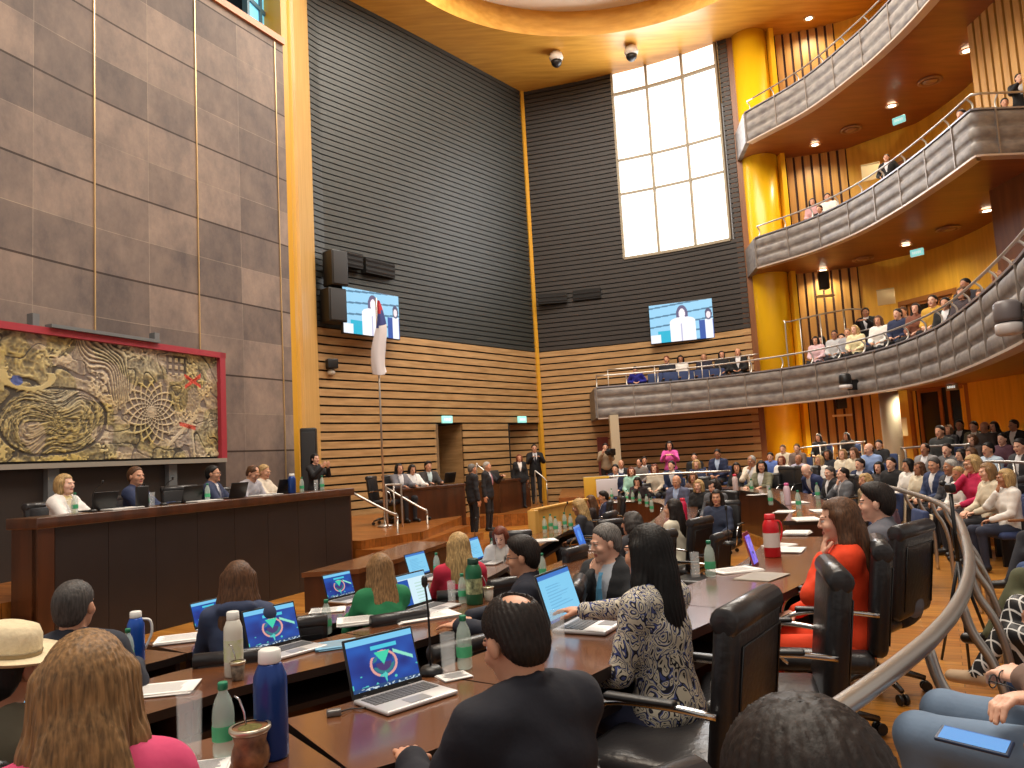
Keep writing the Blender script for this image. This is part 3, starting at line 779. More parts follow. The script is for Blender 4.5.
# floor, tiers
mb = MB(); mb.add([(-12, -4, 0), (16, -4, 0), (16, 29, 0), (-12, 29, 0)], [(0, 1, 2, 3)]); struct('floor', mb, M_floor, 'polished golden wood plank floor', fixn=False)
RAIL = catmull([(-.15, 1.2), (.57, 1.9), (1.18, 2.54), (1.65, 3.1), (2.2, 3.9), (2.9, 5.1), (3.9, 7), (4.65, 8.8), (5.45, 11.5), (5.75, 13.5), (5.75, 15.5), (5.2, 17.6)], .25)
TIER = [(1.3, .42), (2.3, .66), (3.3, .9)]
def tier_z(x, y):
    p = Vector((x, y)); best = 1e9; side = 0
    for a, b in zip(RAIL, RAIL[1:]):
        t = max(0, min(1, (p-a).dot(b-a)/(b-a).length_squared)); q = a.lerp(b, t); d = (p-q).length
        if d < best: best = d; side = (b-a).x*(p-q).y-(b-a).y*(p-q).x
    off = -best if side > 0 else best
    z = .22
    for o_, zz in TIER:
        if off > o_: z = zz
    return z
for k, (o_, z) in enumerate(TIER):
    A = offset(RAIL, -o_); nxt = TIER[k+1][0] if k+1 < len(TIER) else 9
    B = offset(RAIL, -nxt)
    ext = []
    mb = MB(); mb.ribbon([tuple(p) for p in A], [tuple(p) for p in B], 0.001, z); struct('floor_tier_%d' % (k+1), mb, M_step, 'raised plank tier of the public seating')
# rear left public stand
for k, (y0, z) in enumerate(((18.4, .3), (19.9, .5), (21.2, .7))):
    mb = MB(); mb.prism([(1.1, y0), (5.0-.1*k, y0-.9), (7.6, y0+1.2), (7.6, 25.2), (5.5, 25.5), (1.5, 26.6)], 0.002, z); struct('floor_tier_%d' % (k+5), mb, M_step)
mb = MB(); mb.prism([(-1.9, 20.9), (1.0, 21.6), (1.0, 27.1), (-1.2, 24.4)], 0.002, .33); struct('floor_rear_platform', mb, M_step, 'low platform by the rear doorways')
# ceiling with the round recess
cx, cy, R_ = 2.9, 17.7, 6.0
mb = MB(); n = 96; ring = []; outr = []
for k in range(n):
    a = 2*PI*k/n; ring.append((cx+R_*math.cos(a), cy+R_*math.sin(a)))
    ca, sa = math.cos(a), math.sin(a); t = min((16.5 if ca > 0 else 14.9)/max(1e-6, abs(ca)), (11.5 if sa > 0 else 22)/max(1e-6, abs(sa))); outr.append((cx+ca*t, cy+sa*t))
for k in range(n):
    j = (k+1) % n
    mb.add([(*ring[k], ZC), (*ring[j], ZC), (*outr[j], ZC), (*outr[k], ZC)], [(0, 1, 2, 3)], 0)
    mb.add([(*ring[k], ZC), (*ring[j], ZC), (*ring[j], ZC+.85), (*ring[k], ZC+.85)], [(0, 1, 2, 3)], 0, True)
mb.add([(*p, ZC+.85) for p in ring], [tuple(range(n))], 1)
struct('ceiling', mb, [M_ceil, M_white], 'golden timber ceiling around a round white recess', fixn=False)
# right pier group
mb = MB(); mb.box((8.0, 24.75, ZC/2), (.55, .9, ZC), rz=-.5); struct('pillar_right', mb, M_brown, 'brown edge of the yellow pier')
mb = MB(); mb.lathe([(.56, 0), (.56, ZC)], (8.45, 24.35, 0), 28); struct('pillar_right_round', mb, mat('yellow_pier', (236, 186, 26), .3), 'round bright yellow pier by the balconies')
mb = MB(); mb.box((9.05, 24.0, ZC/2), (.14, .3, ZC)); struct('trim_8', mb, mat('yellow_strip', (244, 190, 40), .3), 'bright yellow strip beside the round pier')
# back wall of the balconies: three storeys of vertical slats then golden panels
def vslats(mb, P, z0, z1, pitch=.27, w=.19, out=-.06, mi=0):
    s = arclen(P); n = max(1, round(s[-1]/pitch)); pitch = s[-1]/n
    for k in range(n):
        p, d = point_at(P, (k+.5)*pitch); nrm = Vector((d.y, -d.x)); c = p+nrm*(-out)*.5
        mb.box((c.x, c.y, (z0+z1)/2), (w, .06, z1-z0), mi, rz=math.atan2(d.y, d.x))
mb = MB(); PB = resample(W_back, .3); wall_strip(mb, PB, 0, ZC, 0); struct('wall_balcony', mb, M_gold, 'golden timber wall behind the balconies', fixn=False)
sB = arclen(PB); i0 = min(range(len(PB)//3), key=lambda i: abs(PB[i].x-11.0))
PSL = PB[:i0+1]; mb = MB(); wall_strip(mb, offset(PSL, -.015), 0, ZC, 1); vslats(mb, PSL, 0, ZC)
struct('wall_balcony_slats', mb, [M_vslat, mat('slat_gap', (60, 28, 20), .7)], 'vertical timber slats behind the balconies', fixn=False)
i1 = min(range(len(PB)), key=lambda i: abs(PB[i].y-18.6)); PS2 = PB[i1:]
mb = MB(); wall_strip(mb, offset(PS2, -.015), 0, 3.2, 1); vslats(mb, PS2, 0, 3.2, .3, .22); struct('wall_ground_slats', mb, [M_vslat, MATS['slat_gap']], fixn=False)
# projecting stair block on the right above the ground floor
G = [(10.95, 16.85), (10.98, 12.5), (14.5, 12.5), (14.5, 17.1)]
mb = MB(); mb.prism(G, 3.3, ZC); struct('wall_stair_block', mb, M_brown, 'brown timber block at the right of the balconies')
mb = MB(); Pg = [Vector((10.94, 16.85)), Vector((10.97, 12.5))]; wall_strip(mb, offset(Pg, -.02), 7.7, 11.1, 1); vslats(mb, offset(Pg, -.02), 7.7, 11.1, .26, .18); wall_strip(mb, offset(Pg, -.02), 12, ZC, 1); vslats(mb, offset(Pg, -.02), 12, ZC, .26, .18)
struct('wall_stair_slats', mb, [M_vslat, MATS['slat_gap']], 'vertical slats on the stair block', fixn=False)
# ------------------------------------------------------------------ balconies
def match(P, n):
    s = arclen(P); return [point_at(P, s[-1]*k/(n-1))[0] for k in range(n)]
def balcony(F, z0, z1, label, wall, zback):
    """curved parapet of quilted panels, a deck with a timber soffit, a steel rail"""
    root = empty('balcony'); tag(root, label, 'balcony', 'curved balconies')
    F = resample(F, .12); s = arclen(F); npan = round(s[-1]/1.15); pw = s[-1]/npan; nz = 18; H = z1-z0
    vs = []
    for i, p in enumerate(F):
        t = (F[min(i+1, len(F)-1)]-F[max(i-1, 0)]).normalized(); r = Vector((t.y, -t.x))
        u = (s[i]/pw) % 1.0; bu = 1-abs(2*u-1)**8
        for k in range(nz+1):
            v = (k/nz*3) % 1.0 if k < nz else 1.0; off = .06*(1-abs(2*v-1)**3)*(.4+.6*bu)
            vs.append((p.x+r.x*off, p.y+r.y*off, z0+H*k/nz))
    w = nz+1; fs = [(i*w+k, (i+1)*w+k, (i+1)*w+k+1, i*w+k+1) for i in range(len(F)-1) for k in range(nz)]
    MB().add(vs, fs, 0, True).build('parapet', M_panel, root, fixn=False)
    for j in range(npan+1):
        p, d = point_at(F, j*pw); c = p+Vector((d.y, -d.x))*.03
        MB().box((c.x, c.y, (z0+z1)/2), (.03, .05, H), rz=math.atan2(d.y, d.x)).build('panel_joint', mat('joint_metal', (138, 128, 120), .4, metal=.3), root)
    T = lambda d: [tuple(p) for p in offset(F, d)]
    MB().ribbon(T(-.05), T(.18), z1, z1+.035).build('parapet_cap', M_panel_top, root)
    MB().ribbon(T(-.05), T(.18), z0-.04, z0).build('lower_lip', mat('lip_metal', (196, 180, 168), .35, metal=.2), root)
    MB().ribbon(T(.12), T(.18), z0, z1).build('parapet_lining', M_brown, root)
    B = match(wall, len(F)); A = offset(F, .12); vs = []; fs = []
    for i, (a, b) in enumerate(zip(A, B)):
        vs += [(a.x, a.y, z0+.01), (b.x, b.y, zback), (a.x, a.y, z1-.42), (b.x, b.y, z1-.42)]
        if i: o = 4*i; fs += [(o-4, o, o+1, o-3), (o-2, o-1, o+3, o+2)]
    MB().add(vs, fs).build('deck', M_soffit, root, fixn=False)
    a, b = F[0], B[0]
    e = MB(); d = (b-a); L = d.length; c = (a+b)/2
    e.box((c.x, c.y, (z0+z1)/2), (L, .14, H), rz=math.atan2(d.y, d.x)); e.build('end_panel', M_panel, root)
    # rail with bent posts
    rl = empty('balcony_railing', (0, 0, 0), 0, 'steel tube railing along the top of the '+label.split(',')[0], 'railing', 'balcony railings')
    R = [(*p, z1+.39) for p in resample(offset(F, .1), .3)]
    MB().tube(R, .024, n=8).build('handrail', M_rail, rl)
    for j in range(int(s[-1]/.95)+1):
        p, d = point_at(F, j*.95); q = Vector((-d.y, d.x))
        pt = [(*(p+q*.1), z1+.39), (*(p+q*.2), z1+.28), (*(p+q*.2), z1+.15), (*(p+q*.11), z1+.03)]
        MB().tube(catm3(pt), .019, n=6).build('post', mat('pale_post', (206, 204, 196), .35, metal=.4), rl)
    return root, F
def catm3(P, n=4):
    P = [Vector(p) for p in P]; Q = [P[0]*2-P[1]]+P+[P[-1]*2-P[-2]]; out = []
    for i in range(1, len(Q)-2):
        a, b, c, d = Q[i-1:i+3]
        for k in range(n):
            t = k/n; out.append(.5*((2*b)+(c-a)*t+(2*a-5*b+4*c-d)*t*t+(3*b-a-3*c+d)*t**3))
    out.append(P[-1]); return out
V2 = lambda L: [Vector(p) for p in L]
F1 = catmull([(2.65, 24.2), (4.6, 23.7), (6.6, 22.5), (8.1, 20.6), (8.7, 18), (8.4, 15.2), (7.6, 12.6), (6.4, 9.5), (5.4, 7.4), (4.9, 6.2)])
WL1 = V2([(2.75, 26.8), (4.8, 26.05), (6.2, 25.35), (7.75, 24.5), (8.8, 24.55), (11, 23.9), (12.5, 22), (12.7, 20.6), (12.4, 17), (11.7, 14), (10.4, 11), (9, 6.5)])
balcony(F1, 2.95, 3.9, 'lowest curved balcony, with grey quilted panels, above the ground audience', WL1, 3.22)
WLU = V2([(7.85, 24.5), (8.8, 24.55), (11, 23.9), (12.5, 22), (12.7, 20.6), (12.7, 18), (13, 16), (13.5, 15)])
F2 = catmull([(7.68, 23.0), (8.66, 21.4), (9.2, 19.7), (9.37, 18), (9.37, 16.2), (9.27, 14.5)])+V2([(10.5, 14.55), (13.2, 14.7)])
balcony(F2, 7.2, 8.1, 'middle curved balcony, with a sharp corner towards the right', WLU, 7.23)
F3 = catmull([(7.64, 22.8), (8.66, 20.8), (9.15, 18.8), (9.35, 17.3), (9.38, 15.6), (9.2, 12.5)])
WL3 = V2([(7.85, 24.5), (8.8, 24.55), (11, 23.9), (12.5, 22), (12.7, 20.6), (12.7, 18), (12.6, 15), (12.5, 12.5)])
balcony(F3, 11.08, 12.0, 'top curved balcony, highest of the three', WL3, 11.08)
# inner stair rails of the lowest balcony and the slatted side
for nm, o_, zz, a, b in (('row_railing', 1.35, 4.75, 8.2, 21), ('row_railing', .9, 4.55, .2, 5.2)):
    rr = resample(offset(resample(F1, .3), o_), .3); s = arclen(rr); pts = [p for p, t in zip(rr, s) if a <= t <= b]
    r = empty(nm, (0, 0, 0), 0, 'inner steel rail between seat rows of the lowest balcony, %s part' % ('longer right' if a > 1 else 'shorter left'), 'railing')
    MB().tube([(*p, zz) for p in pts], .02, n=6).build('handrail', M_rail, r)
    for p in pts[::5]: MB().tube([(*p, zz), (*p, 3.5)], .016, n=6).build('post', M_rail, r)
# tall rail enclosing the slatted corner of the lowest balcony
r = empty('stair_railing', (0, 0, 0), 0, 'square-ended steel stair rail in front of the slatted corner of the lowest balcony', 'railing')
p0 = at_y(785, 322, 22.6); p1 = at_y(843, 310, 22.4)
MB().tube(catm3([(p0.x, p0.y, 3.5), (p0.x, p0.y, p0.z-.1), (p0.x+.12, p0.y, p0.z), (p1.x, p1.y, p1.z), (p1.x+.7, p1.y-.1, p1.z-.05)]), .022, n=6).build('handrail', M_rail, r)
for t in (.25, .6, 1): q = p0.lerp(p1, t); MB().tube([(q.x, q.y, 3.5), (q.x, q.y, q.z)], .018, n=6).build('post', M_rail, r)
# downlights and round vents in the soffits
def soffit_pt(px, py, z): v = at_z(px, py, z); return (v.x, v.y, z)
def bot(z0, zb): return z0
DL = [(804, 401, 3.02, 1), (860, 394, 3.06, 1), (913, 385, 3.1, 1), (972, 373, 3.12, 1), (779, 276, 7.2, 2), (823, 270, 7.19, 2), (906, 245, 7.2, 2), (987, 211, 7.19, 2), (815, 145, 11.05, 3), (892, 106, 11.05, 3), (967, 51, 11.05, 3), (809, 18.6, ZC, 4)]
where = {1: 'under the lowest balcony', 2: 'under the middle balcony', 3: 'under the top balcony', 4: 'in the main ceiling above the top balcony'}
place = {1: ['first from the round pier', 'second from the round pier', 'third from the round pier', 'furthest from the round pier'], 2: ['tucked by the bright pier strip', 'first past the bright pier strip', 'above an exit sign', 'beside the brown stair block'], 3: ['nearest the round pier', 'above an exit sign', 'by the stair block slats'], 4: ['alone']}
cnt = {}
for px, py, z, lv in DL:
    v = soffit_pt(px, py, z-.015); k = cnt.get(lv, 0); cnt[lv] = k+1
    r = empty('ceiling_light', v, 0, 'round recessed downlight '+where[lv]+', '+place[lv][k], 'ceiling light', 'recessed downlights')
    MB().lathe([(.1, 0), (.17, -.01), (.17, .012), (.1, .012)], n=24, caps=False).build('trim_ring', mat('lamp_ring', (230, 215, 190), .4), r)
    MB().lathe([(.11, .004), (.11, .012)], n=24).build('lamp', M_lamp, r)
    ld = bpy.data.lights.new('downlight', 'SPOT'); ld.energy = 240 if lv > 1 else 620; ld.color = (1, .89, .66); ld.spot_size = math.radians(150); ld.spot_blend = .8; ld.shadow_soft_size = .1
    lo = bpy.data.objects.new('downlight', ld); COL.objects.link(lo); lo.location = (v[0], v[1], v[2]-.03)
for px, py, z, lb in ((930, 81, 11.06, 'top balcony soffit, nearer the stair block'), (851, 129.5, 11.06, 'top balcony soffit, nearer the pier'), (863, 259, 7.19, 'middle balcony soffit, nearer the pier'), (948, 229, 7.19, 'middle balcony soffit, nearer the stair block')):
    v = soffit_pt(px, py, z)
    r = empty('ceiling_vent', v, 0, 'round brown air vent in the '+lb, 'vent', 'soffit vents')
    MB().lathe([(.3, .0), (.3, -.02), (.24, -.03), (.22, -.01)], n=28, caps=False).build('outer_ring', mat('vent_metal', (150, 110, 76), .4), r)
    MB().lathe([(.17, -.005), (.17, -.03), (.06, -.035)], n=24).build('diffuser', MATS['vent_metal'], r)
# two white dome cameras on the ceiling
for px, py, lb in ((556, 55, 'white dome camera on the golden ceiling, left of the pair'), (631, 49, 'white dome camera on the golden ceiling, nearer the tall window')):
    v = at_z(px, py, ZC-.1); r = empty('dome_camera', (v.x, v.y, ZC), 0, lb, 'camera', 'ceiling cameras')
    MB().lathe([(.12, 0), (.2, -.06), (.24, -.2), (.2, -.32)], n=20).build('housing', mat('cam_white', (214, 206, 196), .4), r)
    MB().lathe([(.19, -.32), (.17, -.42), (.1, -.5), (.01, -.53)], n=20).build('dome', M_black_plastic, r)
# round columns carrying the lowest balcony
mb = MB(); mb.lathe([(.23, 0), (.23, 3.1)], (0, 0, 0), 24); v = at_z(893, 420, 2.0); v = Vector((8.05*1.0, 16.4, 0))
v = at_y(893, 440, 19.3)
o = mb.build('column_right', M_chrome if 0 else mat('column_paint', (190, 176, 150), .35), loc=(v.x, v.y, 0)); o['kind'] = 'structure'; o['label'] = 'round pale column under the lowest balcony'
v = at_y(615, 440, 23.9); mb = MB(); mb.box((0, 0, 1.5), (.27, .27, 3)); o = mb.build('column_left', MATS['column_paint'], loc=(v.x, v.y, 0)); o['kind'] = 'structure'; o['label'] = 'square pale column under the balcony end'
# doors in the balcony wall
def wall_door(n, z, label, pale=False):
    s = arclen(PB); t0 = min(range(len(PB)), key=lambda i: abs(PB[i].y-22.2)); p, d = point_at(PB, s[t0]); a = math.atan2(d.y, d.x); r_ = Vector((d.y, -d.x))
    r = empty('door_%d' % n, (p.x, p.y, z), a); r['kind'] = 'structure'; r['label'] = label
    w, h = 1.9, 2.35
    MB().box((0, -.03, h/2), (w, .05, h)).build('door_shade_slab', M_dark, r)  # flat slab on the wall, the opening's darkness painted as its colour
    fr = mat('door_frame', (150, 92, 40), .4)
    mb = MB()
    for x in (-w/2, w/2): mb.box((x, -.08, h/2), (.12, .14, h))
    mb.box((0, -.08, h), (w+.12, .14, .14)); mb.build('door_frame', fr, r)
    for x in (-.3, .62):
        lw = .62 if x < 0 else .5
        mb = MB()
        for sx in (-1, 1): mb.box((x+sx*lw/2*1.15, -.07, h/2), (.11, .06, h-.1))
        mb.box((x, -.07, h-.1), (lw*1.15, .06, .12)); mb.box((x, -.07, .1), (lw*1.15, .06, .2)); l = mb.build('door_leaf', fr, r)
        MB().box((x, -.065, h/2), (lw*1.05, .02, h-.3)).build('door_glass', mat('door_glass', (24, 22, 24), .15), l)
wall_door(3, .9, 'double door behind the ground audience'); wall_door(4, 3.5, 'double door at the back of the lowest balcony'); wall_door(5, 7.7, 'double door at the back of the middle balcony')

# reddish service doorway behind the square column
a = at_y(597, 440, 26.75); b = at_y(613, 440, 26.65); mb = MB(); c_ = (a+b)/2
mb.box((c_.x, c_.y, 1.45), ((b-a).length, .1, 1.9)); struct('door_6', mb, mat('red_door', (122, 58, 50), .5), 'reddish narrow doorway by the square column')
# riser under the nearest seats of the public
mb = MB(); mb.prism([(1.35, 1.5), (1.75, 2.85), (3.2, 2.3), (2.6, .6)], .2, .42); struct('floor_riser', mb, M_step, 'small raised step under the seat by the rail')
# ------------------------------------------------------------------ painted grids for screens and the relief mural
def color_grid(name, w, h, nx, ny, fn, m, parent, T=None, relief=None, srgb=True):
    """a w x h panel in its local xz plane facing -y, coloured per corner by fn(u, v) -> rgb 0..255 arrays"""
    u, v = np.meshgrid((np.arange(nx+1))/nx, (np.arange(ny+1))/ny, indexing='ij')
    co = np.stack([(u-.5)*w, np.zeros_like(u) if relief is None else -relief(u, v), (v-.5)*h], -1).reshape(-1, 3)
    i, j = np.meshgrid(np.arange(nx), np.arange(ny), indexing='ij'); a = (i*(ny+1)+j).ravel()
    Q = np.stack([a, a+ny+1, a+ny+2, a+1], 1)
    me = np_mesh(name, co, Q); me.polygons.foreach_set('use_smooth', np.full(len(Q), relief is not None))
    c = np.clip(fn(u, v), 0, 255)/255.; c = np.where(c > .04045, ((c+.055)/1.055)**2.4, c/12.92)
    rgba = np.concatenate([c.reshape(-1, 3), np.ones((c.reshape(-1, 3).shape[0], 1))], 1)
    at = me.color_attributes.new('Col', 'FLOAT_COLOR', 'POINT'); at.data.foreach_set('color', rgba.astype(np.float32).ravel())
    me.materials.append(m); o = bpy.data.objects.new(name, me); COL.objects.link(o); o.parent = parent
    if T is not None: o.matrix_local = T
    return o
def lay(base, mask, col, a=1.0): m = (mask*a)[..., None]; return base*(1-m)+np.array(col, dtype=float)*m
def vnoise(u, v, f, seed=0):
    r = np.random.RandomState(seed); g = r.rand(64, 64); x, y = u*f, v*f; i, j = np.floor(x).astype(int), np.floor(y).astype(int); a, b = x-i, y-j; a = a*a*(3-2*a); b = b*b*(3-2*b)
    G = lambda p, q: g[p % 64, q % 64]
    return G(i, j)*(1-a)*(1-b)+G(i+1, j)*a*(1-b)+G(i, j+1)*(1-a)*b+G(i+1, j+1)*a*b
def tv_image(u, v, shift=0):
    c = np.zeros(u.shape+(3,))+np.array([150, 205, 236.])
    c = lay(c, (np.abs(((v*1.0+.12*(1-u)) % .25)-.03) < .02)*1., (78, 120, 150))
    c = lay(c, ((v < .3) & (u > .12) & (u < .42))*1., (36, 176, 206))
    c = lay(c, ((v < .22) & (u < .16))*1., (236, 240, 250))
    e = lambda a, b, ra, rb: (((u-a)/ra)**2+((v-b)/rb)**2 < 1)*1.
    c = lay(c, e(.52, .66, .095, .26), (96, 90, 124)); c = lay(c, e(.52, .70, .05, .13), (250, 236, 240))
    c = lay(c, ((np.abs(u-.52) < .2-.04*(v > .5)) & (v < .55))*1., (250, 246, 252)); c = lay(c, e(.52, .5, .2, .12), (250, 246, 252))
    c = lay(c, ((u > .78) & (v < .48))*1., (50, 84, 160)); c = lay(c, ((np.abs(u-.93) < .06) & (v < .5))*1., (240, 244, 255))
    c = lay(c, e(.93, .62, .055, .15), (80, 80, 110)); c = lay(c, e(.93, .60, .035, .09), (240, 226, 230))
    c = lay(c, ((np.abs(u-.5) < .012) & (v < .45))*1., (190, 190, 214))
    return c
def quad_frame(p0, p1):   # lid hinge line p0 -> p1 : frame with x along it
    d = (p1-p0); d.z = 0; return math.atan2(d.y, d.x)
def television(pl, pr, z0, z1, label):
    ang = math.atan2((pr-pl).y, (pr-pl).x); w = (pr-pl).length; c = (pl+pr)/2
    r = empty('television', (c.x, c.y, (z0+z1)/2), ang, label, 'television', None)
    MB().rbox((0, .05, 0), (w+.05, .09, z1-z0+.05), .02).build('casing', M_black_plastic, r)
    color_grid('screen', w, z1-z0, 120, 68, tv_image, screen_mat('tv_screen', 1.15), r, Matrix.Translation((0, -.002, 0)))
    MB().box((0, .28, 0), (.3, .4, .3)).build('wall_bracket', M_black_plastic, r)
a = at_y(343, 308, 19.9); b = at_y(399, 317, 21.55); television(Vector((a.x, a.y)), Vector((b.x, b.y)), 5.37, 6.6, 'wide wall screen on the slatted wall behind the hanging flag')
a = at_y(650, 324, 25.75); b = at_y(713, 316, 25.0); television(Vector((a.x, a.y)), Vector((b.x, b.y)), 5.42, 6.72, 'wide wall screen below the tall bright window')
# loudspeakers, vents and fittings on the dark walls
def speaker_box(v, w, h, rz, label, nm='loudspeaker', d=.45):
    r = empty(nm, v, rz, label, 'loudspeaker')
    MB().rbox((0, 0, h/2), (w, d, h), .03).build('cabinet', M_black_plastic, r); MB().rbox((0, -d/2-.01, h/2), (w*.86, .03, h*.92), .01).build('grille', mat('grille', (44, 44, 46), .7), r)
    MB().box((0, d/2+.1, h/2), (.1, .3, .2)).build('bracket', M_black_plastic, r)
v = at_y(336, 287, 19.9); speaker_box((v.x, v.y, v.z), .5, .95, .8, 'black loudspeaker on the slatted wall, upper of two stacked boxes')
v = at_y(334, 323, 19.9); speaker_box((v.x, v.y, v.z), .55, .9, .8, 'black loudspeaker beside the left screen, lower of two stacked boxes')
for (xa, ya), (xb, yb), D0, D1, lb in (((341, 257), (363, 262), 20.3, 20.9, 'long black air vent above the left screen, nearer the loudspeakers'), ((366, 264), (395, 272), 21.0, 21.9, 'long black air vent above the left screen, nearer the corner')):
    a = at_y(xa, ya, D0); b = at_y(xb, yb, D1); c = (a+b)/2
    r = empty('air_vent', c, math.atan2((b-a).y, (b-a).x), lb, 'vent', 'wall vents'); L = (b-a).length
    mb = MB(); mb.box((0, .1, 0), (L, .2, .42)); mb.build('duct', M_black, r)
    mb = MB()
    for z in (-.14, 0, .14): mb.box((0, -.01, z), (L*.97, .03, .05), rx=.5)
    mb.build('louvre', mat('grille', (44, 44, 46), .7), r)
for (xa, xb, y, D0, D1, lb) in ((538, 567, 299, 27.0, 26.9, 'black slot vent high on the rear wall, next to the corner'), (573, 601, 295, 26.9, 26.6, 'black slot vent high on the rear wall, nearer the right screen')):
    a = at_y(xa, y, D0); b = at_y(xb, y-1, D1); c = (a+b)/2; L = (b-a).length
    r = empty('air_vent', c, math.atan2((b-a).y, (b-a).x), lb, 'vent', 'wall vents'); mb = MB(); mb.box((0, .0, 0), (L, .12, .36)); mb.build('duct', M_black, r)
    mb = MB()
    for z in (-.1, .05): mb.box((0, -.07, z), (L*.96, .03, .04), rx=.5)
    mb.build('louvre', MATS['grille'], r)
# projector-like camera under the left screen
v = at_y(331, 366, 20.2); r = empty('wall_camera', v, .6, 'black camera on a wall arm under the left screen', 'camera')
MB().rbox((0, 0, .05), (.3, .34, .26), .03).build('housing', M_black_plastic, r); MB().lathe([(.09, -.12), (.11, -.05), (.08, 0), (.05, .03)], (0, 0, -.12), 16).build('dome', mat('pale_dome', (196, 190, 180), .3), r); MB().box((0, .25, .05), (.08, .4, .08)).build('bracket', M_black_plastic, r)
# exit signs
M_exit = mat('exit_sign', (150, 226, 220), emit=.75)
def exit_sign(px, py, D, rz, label, w=.42, h=.22, m=None):
    v = at_y(px, py, D); r = empty('exit_sign', v, rz, label, 'sign', 'exit signs')
    MB().rbox((0, 0, 0), (w, .06, h), .01).build('light_box', m or M_exit, r)
    mb = MB()
    for x, dx in ((-.12, .03), (-.06, .03), (0, .03), (.06, .03), (.12, .03)): mb.box((x*w/.42, -.034, .0), (dx, .006, h*.34))
    mb.build('lettering', mat('exit_text', (236, 250, 246), emit=.6), r); return r
exit_sign(447, 419.5, 23.2, .85, 'small lit exit sign over the open doorway behind the clerks'); exit_sign(522, 419.5, 26.1, .85, 'small lit exit sign over the shaded alcove')
exit_sign(899, 120, 20.4, -.9, 'lit exit sign hanging under the top balcony', .34, .19); exit_sign(917, 252.5, 20.4, -.9, 'lit exit sign hanging under the middle balcony', .34, .19)
exit_sign(952, 387, 20.3, -1.2, 'unlit grey exit plate over the ground double door', .34, .18, mat('grey_plate', (150, 140, 120), .5))
# notice panels on the golden wall
for px, py, D, w, h, lb in ((871, 172, 21.6, .5, .48, 'blank cream board behind the middle balcony rail'), (886, 297, 21.6, .46, .44, 'blank cream board beside the standing usher on the lowest balcony'), (903, 427, 21.6, .22, .5, 'narrow cream notice beside the pale round column')):
    v = at_y(px, py, D); r = empty('notice_board', v, -.55, lb, 'notice board')
    MB().rbox((0, 0, 0), (w, .03, h), .01).build('board', mat('cream_board', (226, 206, 156), .6), r); MB().box((0, -.02, h/2), (w, .02, .03)).build('top_edge', mat('cream_edge', (190, 170, 120), .6), r)
for px, py, D, lb in ((824, 284, 23.6, 'small black wall speaker over the slats of the lowest balcony'), (841, 403, 23.6, 'small black wall speaker over the slats of the ground floor')):
    v = at_y(px, py, D); r = empty('wall_speaker', v, -.2, lb, 'loudspeaker'); MB().rbox((0, 0, .1), (.3, .25, .55), .03).build('cabinet', M_black_plastic, r); MB().rbox((0, -.13, .1), (.24, .02, .45), .01).build('grille', mat('grille', (44, 44, 46), .7), r); MB().box((0, 0, -.38), (.55, .12, .06)).build('shelf_plate', mat('cream_board', (226, 206, 156), .6), r)
# camera heads clamped on the lowest balcony
v = at_y(1010, 335, 9.3); r = empty('stage_camera', v, .3, 'large grey pan camera clamped to the balcony front', 'camera')
MB().lathe([(.12, 0), (.15, .02), (.15, .13), (.12, .15)], n=24).build('base', mat('cam_base', (190, 186, 186), .35), r); MB().lathe([(.14, .16), (.155, .2), (.15, .38), (.11, .42)], n=24).build('head', mat('cam_grey', (104, 98, 100), .4), r); MB().box((.22, .08, .12), (.35, .1, .1)).build('clamp', M_black_plastic, r)
v = at_y(846, 389, 18.9); r = empty('stage_camera', v, .3, 'small black pan camera on the balcony front, left of the grey one', 'camera')
MB().lathe([(.13, 0), (.15, .02), (.15, .1)], n=20).build('base', mat('cam_base', (190, 186, 186), .35), r); MB().lathe([(.13, .12), (.15, .16), (.14, .34), (.1, .38)], n=20).build('head', M_black_plastic, r); MB().box((.28, .05, .1), (.3, .12, .26)).build('clamp', M_black_plastic, r)
